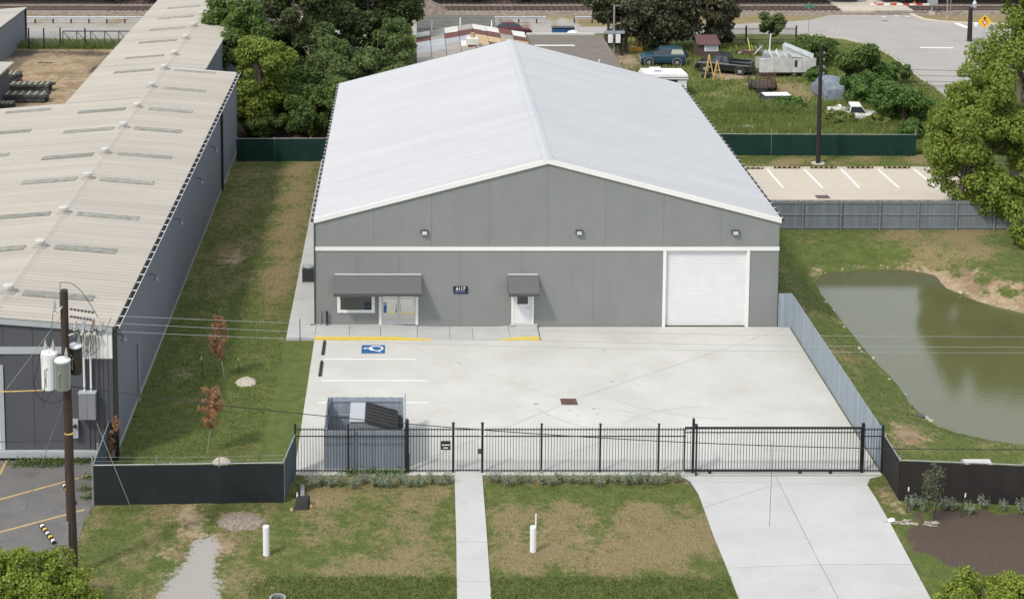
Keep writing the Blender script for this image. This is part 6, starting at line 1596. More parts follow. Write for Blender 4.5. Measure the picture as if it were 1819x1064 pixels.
MB().box(gsx+.005, gsx+.03, 66.0, 67.2, 0, 2.9).build('side_door', M['darkgrey'], gs_)
lx_, ly_ = (-28.74, 55.41)
ls = thing('lean_to', 'small cream roofed lean to in front of the slate workshop', 'shed', (lx_-4, ly_, 0))
MB().box(lx_-9, lx_-.4, ly_-8, ly_-.3, -.1, 2.7).build('walls', M['slate'], ls)
for k in range(4): MB().box(lx_-9.2, lx_, ly_-8.2+2.06*k, ly_-8.2+2.06*k+2.05, 2.8, 2.95+.01*k).build('roof_sheet', M['cream'], ls)
M['oldtimber'] = pbr('grey_black_timber', (.045,.045,.045), .9, var=.4, scale=3, rnd=.35, col2=(.10,.10,.095))
M['endgrain'] = pbr('pale_spacers', (.30,.30,.20), .9, var=.3, scale=5)
def stack(label, p, L_, W, layers, rz=0.0):
    t = thing('timber_stack', label, 'timber stack', (p[0], p[1], 0), rz, 'timber stacks in the dirt yard')
    nb = max(2, int(W/.3))
    for l in range(layers):
        for k in range(nb): MB().box(-L_/2+rr_.uniform(-.2,.2), L_/2+rr_.uniform(-.2,.25), -W/2+k*W/nb+.01, -W/2+(k+1)*W/nb-.01, .12+.32*l, .36+.32*l).build('beam', M['oldtimber'], t, world=False)
        for x in np.linspace(-L_/2+.4, L_/2-.4, 6): MB().box(x-.05, x+.05, -W/2-.05, W/2+.05, .03+.32*l, .115+.32*l).build('spacer', M['oldtimber'], t, world=False)
    for x in np.linspace(-L_/2+.3, L_/2-.3, 7): MB().box(x-.12, x+.04, -W/2+.05, W/2-.1, .361+.32*(layers-1), .41+.32*(layers-1)).build('spacer', M['endgrain'], t, world=False)
stack('grey timber stack nearest the cream roof, longest in the dirt yard', (-27.68, 53.52), 4.2, 1.5, 2)
stack('grey timber stack behind the longest one in the dirt yard', (-27.84, 57.46), 3.6, 1.3, 2)
stack('tall grey timber stack at the left edge under the orange crate', (-30.93, 60.20), 2.8, 1.8, 3)
stack('low timber stack against the left edge beside the roof', (-29.08, 51.43), 2.6, 1.2, 1)
oc = thing('crate', 'orange plastic crate beside the tall timber stack', 'crate', (*(-29.69, 60.44), 0))
MB().box(-.35,.35,-.3,.3,0,.45).build('tub', M['orange'], oc, world=False); MB().box(-.38,.38,-.33,.33,.452,.5).build('rim', M['orange'], oc, world=False)
for k, (a, b, lab) in enumerate((((-30.03, 62.57), (-27.96, 62.57), 'long pale board lying across the dirt yard'), ((-29.74, 69.61), (-28.52, 69.35), 'dark board lying in the middle of the dirt yard'), ((-30.99, 73.38), (-29.48, 73.93), 'pale board lying at the back of the dirt yard'), ((-27.80, 61.14), (-27.00, 61.14), 'short dark board lying by the timber stacks'))):
    m_ = MB(); flat_stroke(m_, [a, b], .22, .0, .06); o = m_.build('board', M['pine'] if k in (0, 2) else M['oldtimber']); tag(o, lab, 'board', 'boards on the dirt yard')
# wire gate and fence
yg = (-25.77, 76.76)[1]
gt = thing('yard_gate', 'steel framed sliding yard gate with diagonal braces', 'gate', ((-25.77, 76.76)[0], yg, 0))
xg0, xg1 = (-28.97, 76.76)[0], (-22.12, 76.76)[0]; zt2 = (-25.73, 1.68)[1]
for z in (.1, zt2): MB().box(xg0, xg1, yg-.04, yg+.04, z-.05, z+.05).build('frame_rail', M['darkgrey'], gt)
n = 5
for k in range(n+1):
    x = xg0+(xg1-xg0)*k/n; MB().box(x-.04, x+.04, yg-.035, yg+.035, .15, zt2-.05).build('upright', M['darkgrey'], gt)
    if k < n: MB().cyl((x+.05,yg,zt2-.05),(x+(xg1-xg0)/n-.05,yg,.15),.035,n=6).build('brace', M['darkgrey'], gt)
wm_ = MB()
for k in range(60):
    x = xg0+(xg1-xg0)*k/60; wm_.box(x-.008, x+.008, yg-.005, yg+.005, .12, zt2)
wm_.build('wire_mesh', M['steel'], gt)
cf2 = thing('chain_link_fence', 'weedy chain link fence between the slate workshop and the yard gate', 'fence', ((-31.11, 78.50)[0], yg, 0))
for x in ((-32.28, 76.76)[0], (-30.79, 76.76)[0], (-29.19, 76.76)[0], (-26.76, 76.76)[0]): MB().cyl((x,yg-.15,-.1),(x,yg-.15,zt2+.35),.07,n=8).build('post', M['poledark'], cf2)
wm_ = MB(); x0_, x1_ = (-32.50, 76.76)[0], (-29.19, 76.76)[0]
for k in range(34): x = x0_+(x1_-x0_)*k/34; wm_.box(x-.008, x+.008, yg-.1, yg-.09, .05, zt2)
for k in range(4): wm_.box(x0_, x1_, yg-.12, yg-.105, .3+.45*k, .315+.45*k)
wm_.build('wire_mesh', M['steel'], cf2)

# ---------------------------------------------------------------- vegetation
def leaf_quads(P, Nrm, size, g, jitter=.8, aspect=.6):
    """one small bent leaf cluster per point: P (n,3) places, Nrm (n,3) outward directions"""
    n = len(P)
    nn = Nrm + g.normal(0, jitter, (n, 3)); nn /= np.linalg.norm(nn, axis=1, keepdims=True)+1e-9
    a = g.normal(0, 1, (n, 3)); a -= nn*(a*nn).sum(1, keepdims=True); a /= np.linalg.norm(a, axis=1, keepdims=True)+1e-9
    b = np.cross(nn, a)
    s = size*g.uniform(.6, 1.35, (n, 1))
    v = np.stack([P - a*s, P + b*s*aspect, P + a*s, P - b*s*aspect], 1)
    v[:, 1] += nn*s*.18; v[:, 3] += nn*s*.18
    return v.reshape(-1, 3)
def leaf_mesh(name, V_, m):
    f = np.arange(len(V_)).reshape(-1, 4)
    me = np_mesh(name, V_, f, m); return me
def crown_points(ells, g, nleaf, sub=.30, dens=None, shell=.62, gaps=.0):
    """leaf places in clumps spread through the ellipsoids (x, y, z, rx, rz[, ry])"""
    tot = sum(e[3]*e[3]*e[4] for e in ells); Ps, Ns = [], []
    for e in ells:
        x, y, z, rx, rz = e[:5]; ry = e[5] if len(e) > 5 else rx*.9
        share = (rx*rx*rz)/tot; nl = int(nleaf*share)
        rs = sub*min(rx, rz, ry)*1.25
        k = max(6, int(9.0*(rx*ry*rz)**(2/3)/(rs*rs)*.30))
        d = g.normal(0, 1, (k, 3)); d /= np.linalg.norm(d, axis=1, keepdims=True)
        q = g.uniform(shell**3, 1, (k, 1))**(1/3)
        C = np.array([x, y, z]) + d*q*np.array([max(rx-rs*.7,.05), max(ry-rs*.7,.05), max(rz-rs*.7,.05)])
        R_ = rs*g.uniform(.45, 1.35, k); C += d*rs*g.uniform(-.25, .65, (k, 1))
        wt = R_**2/(R_**2).sum()
        idx = g.choice(k, nl, p=wt)
        u = g.normal(0, 1, (nl, 3)); u /= np.linalg.norm(u, axis=1, keepdims=True)
        rad = R_[idx][:, None]*g.uniform(.35, 1.08, (nl, 1))**.55
        P = C[idx] + u*rad*np.array([1.08, 1.08, .82])
        Ps.append(P); Ns.append(u*.8 + d[idx]*.5 + np.array([0, 0, .35]))
    return np.concatenate(Ps), np.concatenate(Ns)
def limbs(mb, base, top, r0, ells, rnd_, n=7):
    base, top = Vector(base), Vector(top)
    mid = base.lerp(top, .5) + Vector((rnd_.uniform(-.2,.2), rnd_.uniform(-.2,.2), 0))
    mb.tube([base, base.lerp(mid, .5), mid, mid.lerp(top, .6), top], [r0*1.25, r0, r0*.82, r0*.65, r0*.4], 8)
    for k in range(n):
        e = ells[k % len(ells)]; a = 2*PI*k/n + rnd_.uniform(-.4,.4)
        tip = Vector((e[0]+e[3]*.7*math.cos(a), e[1]+e[3]*.6*math.sin(a), e[2]+e[4]*rnd_.uniform(-.3,.6)))
        st = base.lerp(top, rnd_.uniform(.45, .95)); mm = st.lerp(tip, .5)+Vector((0,0,-.1*(tip-st).length*rnd_.uniform(0,1)))
        mb.tube([st, mm, tip], [r0*.42, r0*.26, r0*.08], 5)
seedc = [100]
def tree(label, base, ells, m, nleaf, leaf, r0=.16, cat='tree', name='tree', group=None, bark=None, sub=.30, shell=.55, z0=0.0, jitter=.8, trunk=True):
    seedc[0] += 1; g = np.random.default_rng(seedc[0]); rnd_ = random.Random(seedc[0])
    t = thing(name, label, cat, (base[0], base[1], z0), 0, group)
    e0 = ells[0]; off = np.array([base[0], base[1], z0])
    le = [(e[0]-base[0], e[1]-base[1], e[2]-z0)+tuple(e[3:]) for e in ells]
    if trunk:
        mb = MB(); limbs(mb, (0,0,-.2), (le[0][0], le[0][1], le[0][2]+le[0][4]*.35), r0, le, rnd_)
        mb.build('trunk', bark or M['bark'], t, world=False)
    P, Nn = crown_points(le, g, nleaf, sub, shell=shell)
    P[:, 2] = np.maximum(P[:, 2], .03)
    o = bpy.data.objects.new('crown', leaf_mesh('crown', leaf_quads(P, Nn, leaf, g, jitter), m)); COL.objects.link(o); o.parent = t
    return t
M['lime'] = leafmat('lime_foliage', (.090,.142,.022), (.25,.315,.058), .40)
M['limehot'] = leafmat('yellow_green_foliage', (.105,.165,.022), (.275,.335,.055), .38)
M['mid'] = leafmat('mid_green_foliage', (.045,.085,.020), (.135,.205,.050), .40)
M['mid2'] = leafmat('soft_green_foliage', (.055,.092,.028), (.15,.21,.068), .40)
M['dark'] = leafmat('dark_olive_foliage', (.030,.044,.015), (.085,.115,.040), .34)
M['olive'+'leaf'] = leafmat('grey_olive_foliage', (.034,.038,.020), (.120,.120,.066), .28)
M['bright'] = leafmat('bright_shrub_foliage', (.045,.095,.020), (.115,.205,.045), .3)
M['sage'] = leafmat('sage_foliage', (.135,.165,.115), (.27,.31,.225), .2)
M['deadleaf'] = leafmat('rusty_dead_leaves', (.20,.095,.045), (.42,.235,.125), .25)
M['sparse'] = leafmat('dull_young_leaves', (.06,.072,.035), (.13,.145,.08), .2)
M['weed'] = leafmat('tall_weeds', (.085,.130,.025), (.22,.265,.075), .35)
M['blade'] = leafmat('grass_blades', (.055,.085,.016), (.14,.165,.045), .3)
M['dryblade'] = leafmat('dry_grass_blades', (.14,.112,.052), (.30,.24,.13), .3)
def E5(t, zs=1.0): bx, by, cx, hw, zt, zb = t; return (cx, by, (zt+zb)/2, hw, (zt-zb)/2)
def simple_tree(label, t, m, nleaf, leaf, extra=(), **kw):
    return tree(label, (t[0], t[1]), [E5(t)] + list(extra), m, nleaf, leaf, **kw)
GB = 'trees behind the side lawn'
# cluster behind the side lawn
simple_tree('lime green tree standing in front, between the warehouse end and the green screen', (-6.64, 42.16, -6.64, 2.40, 8.00, 0.72), M['lime'], 24000, .14, [(-7.51, 41.50, 2.74, 1.95, 2.00), (-5.43, 43.00, 5.53, 1.40, 1.79)], group=GB)
simple_tree('mid green tree leaning over the cream roof of the warehouse', (-9.26, 55.68, -9.79, 2.66, 9.27, 2.21), M['mid'], 24000, .16, [(-10.04, 50.00, 4.95, 1.85, 1.69), (-11.21, 58.00, 6.44, 1.95, 1.98), (-8.46, 52.00, 6.07, 1.96, 2.38)], group=GB)
simple_tree('dark olive tree, tallest behind the lime green tree', (-5.57, 60.20, -5.15, 3.34, 11.05, 1.77), M['dark'], 22000, .19, group=GB)
simple_tree('broad dark olive tree at the top, left of the patched tin roof', (1.25, 66.26, 1.08, 4.81, 10.70, 2.47), M['dark'], 26000, .19, [(-1.40, 62.00, 4.21, 2.26, 2.55), (1.56, 64.00, 3.83, 3.05, 2.07)], group=GB)
simple_tree('green tree with bright top beside the grey roofed house', (4.19, 68.05, 3.93, 2.24, 7.31, 0.43), M['mid'], 14000, .17, [(3.58, 66.00, 3.46, 1.85, 2.09)], group=GB)
simple_tree('soft green round tree just behind the left roof corner of the white building', (2.26, 48.39, 2.06, 4.04, 5.45, 0.47), M['mid2'], 26000, .14, [(3.68, 54.00, 5.12, 1.99, 2.13), (-0.45, 50.00, 2.69, 1.85, 1.89)], group=GB)
simple_tree('soft green tree with feathery branches in the middle of the left clump', (-2.52, 53.95, -2.21, 2.56, 6.77, 1.36), M['mid2'], 18000, .14, [(-1.03, 53.00, 3.25, 2.27, 1.93)], group=GB)
simple_tree('mid green shrub tree touching the left gutter of the white building', (-2.33, 41.80, -2.25, 2.33, 4.09, -0.18), M['mid'], 20000, .12, [(-0.50, 40.00, 3.17, 1.37, 1.67), (-3.38, 38.00, 2.46, 1.18, 1.56)], group=GB)
simple_tree('low dark green bush against the green screen near the warehouse', (-6.87, 41.26, -6.35, 1.98, 2.26, -0.04), M['mid'], 12000, .12, name='bush', cat='bush', group=GB)
for k, (p, q, lab) in enumerate((((-2.90, 53.95), (-3.42, 4.55)[1], 'bare pale trunk, left of two in the dark gap of the left clump'), ((-1.45, 60.20), (-1.63, 3.22)[1], 'bare pale trunk, right of two in the dark gap of the left clump'))):
    t = thing('dead_tree', lab, 'dead tree', (p[0], p[1], 0)); mb = MB()
    mb.tube([(0,0,-.1),(-.25,0,q*.4),(-.55,.1,q*.75),(-.7,.1,q)], [.11,.09,.06,.03], 6); mb.build('trunk', M['paletrunk'], t, world=False)
    mb = MB()
    for j in range(5): mb.tube([(-.25-.08*j,0,q*(.4+.11*j)),(.3-.35*j*(-1)**j,0.1,q*(.55+.11*j)),(.6*(-1)**j,.1,q*(.68+.1*j))], [.04,.03,.01], 5)
    mb.build('branch', M['paletrunk'], t, world=False)
mound('leaf_heap', 'rusty brown heap of cuttings behind the green screen by the white building', 'heap', (-1.87, 41.26), 1.0, .8, 1.6, M['tinrust'], 8)
# undergrowth that fills the clump
for k, (tt_, m_, lab, nn_) in enumerate((((-5.16, 44.55, -4.47, 2.00, 4.76, -0.05), M['mid'], 'green bush right of the lime green tree', 12000), ((-0.86, 48.39, -0.62, 2.52, 3.03, -0.05), M['mid2'], 'green bush between the bare trunks and the white roof corner', 11000),
        ((-4.33, 60.20, -4.32, 2.48, 3.29, -0.10), M['dark'], 'dark bush in the shade behind the bare trunks', 9000), ((0.71, 57.91, 0.95, 2.69, 2.74, -0.10), M['mid'], 'green bush behind the round soft green tree', 9000), ((-6.82, 48.39, -7.26, 1.83, 3.03, -0.05), M['dark'], 'dark bush between the warehouse and the lime green tree', 8000), ((4.63, 53.95, 4.77, 1.57, 2.57, -0.10), M['mid2'], 'green bush at the corner of the patched tin roof', 7000))):
    simple_tree(lab, tt_, m_, nn_, .14, name='bush', cat='bush', group='undergrowth behind the side lawn')
for k, (tt_, lab) in enumerate((((39.09, 45.11, 39.02, 1.21, 1.19, -0.09), 'low green bush in front of the overgrown pickup bed'), ((36.20, 50.20, 36.23, 1.44, 1.14, -0.10), 'low green bush in front of the sunken car'), ((33.56, 49.79, 33.55, 1.06, 0.76, -0.09), 'low green bush left of the sunken car'),
        ((41.20, 61.38, 41.28, 1.00, 1.38, -0.05), 'green bush at the right end of the wrecked trailer'), ((42.22, 45.11, 42.29, 1.16, 0.91, -0.09), 'low green bush before the cab of the overgrown pickup'), ((43.61, 40.03, 43.54, 1.20, 1.58, -0.09), 'green bush at the right end of the long green screen'), ((30.48, 46.44, 30.52, 1.04, 0.55, -0.09), 'low green bush by the right gutter of the white building'),
        ((47.88, 60.20, 47.79, 1.44, 2.12, -0.00), 'round green shrub beside the road bend, right of the tall one') )):
    simple_tree(lab, tt_, M['bright'] if k % 2 else M['weed'], 4200, .11, name='bush', cat='bush', group='bushes in the junk yard')
# dark clump in the neighbour's yard
GD = 'dark trees behind the junk yard'
simple_tree('grey olive tree at the left of the dark clump, beside the power pole', (25.90, 75.05, 25.92, 3.46, 7.29, 0.56), M['oliveleaf'], 11000, .18, group=GD)
simple_tree('grey olive tree in the middle of the dark clump behind the teal car', (30.09, 75.62, 30.00, 3.66, 8.31, 0.33), M['oliveleaf'], 13000, .18, [(28.74, 76.00, 1.60, 2.63, 1.67)], group=GD)
simple_tree('grey olive tree at the right of the dark clump above the brown shed', (34.39, 77.33, 34.17, 2.79, 6.95, 0.56), M['oliveleaf'], 10000, .18, [(36.34, 80.00, 1.71, 1.24, 2.28)], group=GD)
# shrubs between the junk yard and the road
simple_tree('small bright green tree by the brown iron fence', (40.83, 77.91, 40.72, 1.28, 3.49, 0.79), M['mid2'], 2600, .15, r0=.08)
simple_tree('dark green ivy bush behind the wrecked trailer', (42.69, 68.05, 42.70, 2.04, 3.08, 0.11), M['mid'], 6000, .13, name='bush', cat='bush')
simple_tree('tall round green shrub beside the road bend', (43.95, 56.12, 43.93, 2.22, 4.23, 0.20), M['mid'], 9000, .14, name='bush', cat='bush')
simple_tree('bright green shrub between the covered vehicle and the white pickup', (42.68, 51.01, 42.95, 2.70, 3.04, -0.00), M['bright'], 9000, .13, name='bush', cat='bush')
simple_tree('bright green shrub behind the cab of the white pickup', (44.36, 45.11, 44.17, 1.92, 3.28, -0.27), M['bright'], 9000, .13, [(46.98, 49.00, -0.14, 1.38, 1.51)], name='bush', cat='bush')
# the big tree on the right
tree('large yellow green tree leaning over the wooden fence on the right', (39.70, 18.46), [(41.03, 19.50, 4.99, 3.03, 3.26), (38.91, 19.00, 3.46, 1.22, 1.33), (41.65, 20.00, 8.74, 2.24, 2.43), (42.68, 18.00, 2.09, 2.21, 1.84), (41.34, 17.60, 2.75, 1.56, 1.46), (40.13, 18.60, 2.17, 1.29, 0.88), (43.59, 20.00, 5.79, 2.17, 2.97), (44.88, 19.00, 3.46, 2.52, 3.33)], M['lime'], 60000, .11, r0=.26, sub=.26)
tree('taller yellow green tree at the top right corner behind the leaning tree', (45.57, 24.36), [(47.70, 30.00, 7.97, 3.39, 3.54), (45.06, 30.00, 5.16, 1.82, 1.86), (48.52, 30.00, 12.37, 2.43, 2.39), (43.44, 30.00, 4.23, 1.58, 1.38), (51.06, 31.00, 9.99, 3.57, 4.45), (46.32, 31.00, 7.65, 1.51, 1.46)], M['lime'], 40000, .13, r0=.3, sub=.26)
tree('low leafy branch sapling below the big tree at the right edge', (42.49, 13.59), [(42.61, 14.00, 0.86, 1.03, 0.99)], M['lime'], 3500, .10, r0=.06)
# near shrubs at the bottom corners
tree('bright lime green treetop in the bottom left corner', (-7.76, -30.44), [(-8.40, -29.60, 1.53, 1.83, 1.31), (-6.85, -29.40, 1.11, 0.96, 0.85), (-9.13, -29.80, 2.17, 0.99, 0.80), (-10.16, -29.80, 1.11, 1.39, 1.27)], M['limehot'], 32000, .06, r0=.05, sub=.28)
tree('bright yellow green treetop in the bottom right corner', (25.00, -30.44), [(25.35, -29.30, 0.80, 1.57, 0.98), (26.47, -29.50, 1.16, 0.80, 0.72), (24.29, -29.20, 0.62, 0.72, 0.51), (27.60, -29.50, 0.53, 1.20, 1.28)], M['limehot'], 22000, .06, r0=.035, sub=.28)
# dead saplings on the side lawn
def column_sapling(label, base, axis, hw, z0, z1, n, leaf, m, grp):
    """a slim young tree: straight thin stem, a ragged spindle of small dry leaves"""
    seedc[0] += 1; g = np.random.default_rng(seedc[0])
    t = thing('dead_sapling', label, 'sapling', (base[0], base[1], 0), 0, grp)
    ax = axis-base[0]
    mb = MB(); mb.tube([(0,0,-.1),(ax*.3,0,z0*.6),(ax*.8,0,z0+.3),(ax,0,z1-.1)], [.028,.025,.02,.006], 6)
    br = []
    for k in range(26):
        f = g.uniform(0, .9); a = g.uniform(0, 2*PI); zz = z0+(z1-z0)*f; w_ = hw*(1.15*math.sin(PI*min(1, .18+f*.82))+.1)
        tip = (ax+w_*math.cos(a), w_*math.sin(a), zz+.30*(1-f)+.15); mb.tube([(ax*.9,0,zz),tip], [.008,.003], 4); br.append(((ax*.9,0,zz), tip))
    mb.build('trunk', M['paletrunk'], t, world=False)
    i_ = g.integers(0, len(br), n); A = np.array([b[0] for b in br])[i_]; B = np.array([b[1] for b in br])[i_]
    f = g.uniform(.15, 1.1, (n, 1)); P = A+(B-A)*f + g.normal(0, .055, (n, 3))
    o = bpy.data.objects.new('crown', leaf_mesh('crown', leaf_quads(P, (B-A)+np.array([0,0,.2]), leaf, g, .7), m)); COL.objects.link(o); o.parent = t
ca, cb = (-4.35, 3.13), (-4.38, 0.91)
column_sapling('farther brown dead sapling between two green stakes on the side lawn', (-4.09, -7.03), ca[0], .34, cb[1], ca[1], 6500, .03, M['deadleaf'], 'dead saplings')
ca, cb = (-3.73, 3.18), (-3.76, 0.98)
column_sapling('nearer brown dead sapling above the black screened fence', (-3.93, -15.41), ca[0], .42, cb[1], ca[1], 7500, .03, M['deadleaf'], 'dead saplings')
tree('rusty dead vine on the fence by the corner of the warehouse', (-7.88, -16.26), [(-7.74, -16.60, 1.83, 0.19, 0.43), (-7.94, -16.80, 0.95, 0.22, 0.76)], M['deadleaf'], 700, .04, r0=.02, name='dead_vine', cat='vine', shell=.1)
tree('thin dull green sapling tied between two stakes before the brown black screen', (26.02, -21.49), [(25.83, -22.00, 1.58, 0.49, 0.85), (25.96, -22.00, 2.10, 0.40, 0.47), (25.63, -22.00, 0.92, 0.41, 0.33)], M['sparse'], 900, .045, r0=.03, name='sapling', cat='sapling', shell=.05)
# sage bushes
def sage_proto(k):
    g = np.random.default_rng(500+k); Ps, Ns = [], []
    for i in range(26):
        a = g.uniform(0, 2*PI); tilt = g.uniform(.05, .75); L_ = g.uniform(.38, .62)
        d = np.array([math.sin(tilt)*math.cos(a), math.sin(tilt)*math.sin(a), math.cos(tilt)])
        s_ = g.uniform(.12, 1, (20, 1)); P = d*s_*L_ + g.normal(0, .03, (20, 3)); Ps.append(P); Ns.append(np.repeat(d[None], 20, 0)*.6 + g.normal(0, .3, (20, 3)))
    P = np.concatenate(Ps); P[:, 2] = np.maximum(P[:, 2], .01)
    return leaf_mesh('foliage', leaf_quads(P, np.concatenate(Ns), .034, g, .5, .45), M['sage'])
sage_me = [sage_proto(k) for k in range(4)]
stem_me = MB()
for k in range(5): stem_me.tube([(0,0,-.02),(.05*math.cos(1.3*k),.05*math.sin(1.3*k),.15),(.13*math.cos(1.3*k),.13*math.sin(1.3*k),.3)], [.012,.01,.005], 4)
stem_me = stem_me.mesh('stem', M['bark'])
def sage(p, lab, grp, s_=1.0):
    t = thing('sage_bush', lab, 'bush', (p[0], p[1], gz(p[0], p[1])), rng.uniform(0, 6.28), grp); t.scale = (s_, s_, s_*rng.uniform(.85, 1.1))
    inst('foliage', sage_me[rng.randrange(4)], (0,0,0), t); inst('stem', stem_me, (0,0,0), t)
for p in [(0.79, -18.87), (1.25, -18.66), (1.64, -18.87), (2.08, -18.66), (2.51, -18.87), (2.97, -18.55), (3.38, -18.76), (3.80, -18.66), (4.16, -18.97), (4.56, -18.55), (4.94, -18.76), (5.34, -18.66), (5.82, -18.45), (6.21, -18.66), (6.57, -18.45)]:
    sage((p[0]+rng.uniform(-.06,.06), p[1]+rng.uniform(-.1,.1)), 'grey green sage bush in the row left of the front walk', 'sage bushes left of the front walk', rng.uniform(.85,1.15))
for p in [(8.33, -18.45), (8.69, -18.34), (9.12, -18.66), (9.53, -18.55), (10.06, -18.45), (10.48, -18.55), (10.89, -18.66), (11.31, -18.45), (11.72, -18.45), (12.11, -18.55), (12.55, -18.45), (12.90, -18.66), (13.32, -18.55), (13.70, -18.55), (14.11, -18.66), (14.52, -18.55), (14.95, -18.55), (15.38, -18.66), (15.79, -18.45), (16.20, -18.45)]:
    sage((p[0]+rng.uniform(-.06,.06), p[1]+rng.uniform(-.1,.1)), 'grey green sage bush in the row right of the front walk', 'sage bushes right of the front walk', rng.uniform(.8,1.1))
for p in [(25.30, -20.85), (25.63, -20.60), (25.81, -21.00), (26.67, -20.80), (27.00, -20.90), (27.59, -21.20), (28.27, -20.75), (29.03, -21.00), (29.76, -21.20)]:
    sage(p, 'pale green sage bush along the brown black screen', 'sage bushes along the brown black screen', rng.uniform(.85,1.2))
# ---------------------------------------------------------------- grass, weeds
def inpoly(x, y, poly): return seg_dist(x, y, poly)[1]
pave = [[(0,-17.8),(25.08,-17.8),(25.08,0),(0,0)], [(-1.5,-2.05),(11.75,-2.05),(11.75,36),(-1.5,36)], [(0,0),(24.5,0),(24.5,33.5),(0,33.5)],
        [dl[0], dR[0], dR[1], dR[2], dR[3], dR[4], dR[5], dR[6], dl[6], dl[5], dl[4], dl[3], dl[2], dl[1]], [wl[0], wr[0], wr[3], wl[3]],
        [(24.7,17.4),(46,17.4),(46,21.5),(43,31),(24.7,by1)], [(-19.53, -15.24), (-11.45, -15.92), (-8.81, -16.15), (-8.02, -20.40), (-8.12, -21.83), (-8.05, -23.47), (-7.97, -25.77), (-8.00, -28.35), (-8.18, -30.80), (-14.45, -30.80)], rd_poly,
        [(LXW,LYF),(LX,LYF),(LX,LYB),(LXW,LYB)], POND]
def scatter(n, x0, x1, y0, y1, kind, h, wd, g, keep=None):
    x = g.uniform(x0, x1, n); y = g.uniform(y0, y1, n)
    ok = np.ones(n, bool)
    for p in pave:
        px = [q[0] for q in p]; py = [q[1] for q in p]
        if max(px) < x0 or min(px) > x1 or max(py) < y0 or min(py) > y1: continue
        ok &= ~inpoly(x, y, p)
    x, y = x[ok], y[ok]
    di, dr_, gv, mu = zones(x, y)
    k = dr_ + .5*wob(x, y, 2.3, 21)*.35
    bare = np.maximum(np.maximum(di-.25, gv), mu)
    if kind == 'green': pr = np.clip(1.05-k*1.15, .04, 1)*np.clip(1-bare*1.6, 0, 1)
    else: pr = np.clip(k*1.1-.1, 0, 1)*np.clip(1-bare*1.3, 0.0, 1)
    if keep is not None: pr = pr*keep(x, y)
    s_ = g.uniform(0, 1, len(x)) < pr
    x, y = x[s_], y[s_]; z = ground_z(x, y)-.005
    n = len(x); a = g.uniform(0, 2*PI, n); hh = h*g.uniform(.5, 1.5, n); ln = g.normal(0, .5, (n, 2))*hh[:, None]
    ww = wd*g.uniform(.6, 1.4, n)
    v = np.empty((n, 3, 3)); ca, sa = np.cos(a)*ww/2, np.sin(a)*ww/2
    v[:, 0] = np.stack([x-ca, y-sa, z], 1); v[:, 1] = np.stack([x+ca, y+sa, z], 1); v[:, 2] = np.stack([x+ln[:, 0], y+ln[:, 1], z+hh], 1)
    return v.reshape(-1, 3)
g = np.random.default_rng(77)
def stuff(name, label, cat, V_, m):
    f = np.arange(len(V_)).reshape(-1, 3)
    o = bpy.data.objects.new(name, np_mesh(name, V_, f, m)); COL.objects.link(o); o['kind'] = 'stuff'; o['label'] = label; o['category'] = cat
gr_ = [scatter(70000, -9, 36, -29.5, -17.7, 'green', .055, .035, g), scatter(50000, -7.8, -1.5, -18, 33, 'green', .055, .045, g), scatter(55000, 25.2, 47, -17.5, 17.2, 'green', .06, .045, g), scatter(9000, 24.6, 46, 29, 35.3, 'green', .07, .06, g)]
# long grass at the foot of the lawns
gr_.append(scatter(15000, -1, 18, -29.5, -26.3, 'green', .11, .035, g))
stuff('lawn_grass', 'short green grass of the lawns', 'grass', np.concatenate(gr_), M['blade'])
dr2 = [scatter(60000, -9, 36, -29.5, -17.7, 'dry', .05, .035, g), scatter(26000, -7.8, -1.5, -18, 33, 'dry', .05, .045, g), scatter(24000, 25.2, 47, -17.5, 17.2, 'dry', .05, .045, g)]
stuff('dry_grass', 'dry straw coloured grass of the lawns', 'grass', np.concatenate(dr2), M['dryblade'])
wz = lambda x, y: np.clip(1.15 - .012*np.maximum(0, y-40)*2.2 + .25*wob(x, y, .5, 31), .1, 1)
wd_ = [scatter(150000, 24.6, 56, 35.9, 50, 'green', .42, .08, g, wz), scatter(80000, 24.6, 60, 50, 79, 'green', .22, .09, g), scatter(9000, 38.5, 44, 46, 50.5, 'green', .75, .08, g), scatter(8000, 31.5, 36.5, 48, 51.5, 'green', .7, .08, g), scatter(5000, -34, -19, 76, 79, 'green', .55, .12, g)]
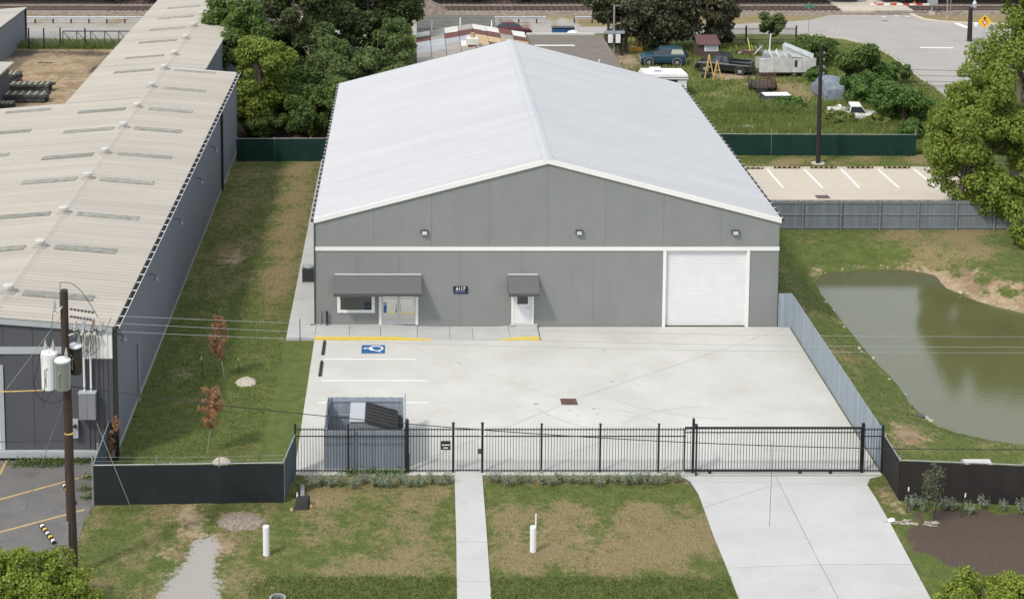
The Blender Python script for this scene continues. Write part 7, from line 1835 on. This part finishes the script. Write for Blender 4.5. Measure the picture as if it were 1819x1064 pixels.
stuff('tall_weeds', 'tall green weeds of the neighbouring junk yard', 'weeds', np.concatenate(wd_), M['weed'])
# weeds at the foot of walls and fences
def weed_clump(label, pts, n, h, spread, m):
    t_ = []
    for p in pts:
        k = n; P = np.stack([g.normal(p[0], spread, k), g.normal(p[1], spread*.5, k), np.abs(g.normal(0, h*.5, k))+gz(*p)], 1)
        t_.append(leaf_quads(P, np.repeat(np.array([[0, -.2, .8]]), k, 0), .05, g, .8))
    o = bpy.data.objects.new('weeds', leaf_mesh('weeds', np.concatenate(t_), m)); COL.objects.link(o); o['kind'] = 'stuff'; o['label'] = label; o['category'] = 'weeds'
weed_clump('weeds growing along the foot of the warehouse front', [(-11.76, -16.71), (-11.33, -16.49), (-10.90, -16.77), (-10.45, -16.60), (-10.13, -16.38), (-9.42, -16.26), (-8.96, -16.38)], 260, .22, .35, M['mid2'])
weed_clump('weeds at the foot of the dumpster enclosure behind the iron fence', [(2.47, -17.64), (3.07, -17.59), (3.60, -17.59), (4.03, -17.64), (4.46, -17.59)], 170, .22, .22, M['mid2'])
weed_clump('weeds by the left end post of the black screened fence', [(-8.31, -19.85), (-8.60, -19.08), (-8.61, -18.02)], 120, .2, .2, M['mid2'])
weed_clump('ivy hanging on the yard fence behind the dirt yard', [(-29.5,76.6),(-28,76.7),(-26.5,76.7),(-31,76.6)], 500, 1.3, .8, M['mid2'])
# stones round the pond
pr_ = random.Random(9); sv = MB()
for k in range(46):
    i = pr_.randrange(len(POND)); a = Vector(POND[i]); b = Vector(POND[(i+1) % len(POND)]); q = a.lerp(b, pr_.random())
    x, y = q.x+pr_.uniform(-.35,.1) if q.x < 33 else q.x+pr_.uniform(-.1,.35), q.y+pr_.uniform(-.1,.4); s_ = pr_.uniform(.04,.13)
    sv.cbox((x, y, gz(x, y)+s_*.2), (s_*1.6, s_*1.2, s_), Matrix.Rotation(pr_.uniform(0, 3), 3, Vector((pr_.random(), pr_.random(), 1)).normalized()))
o = sv.build('shore_stones', M['rock']); o['kind'] = 'stuff'; o['label'] = 'pale stones along the pond edge'; o['category'] = 'stones'
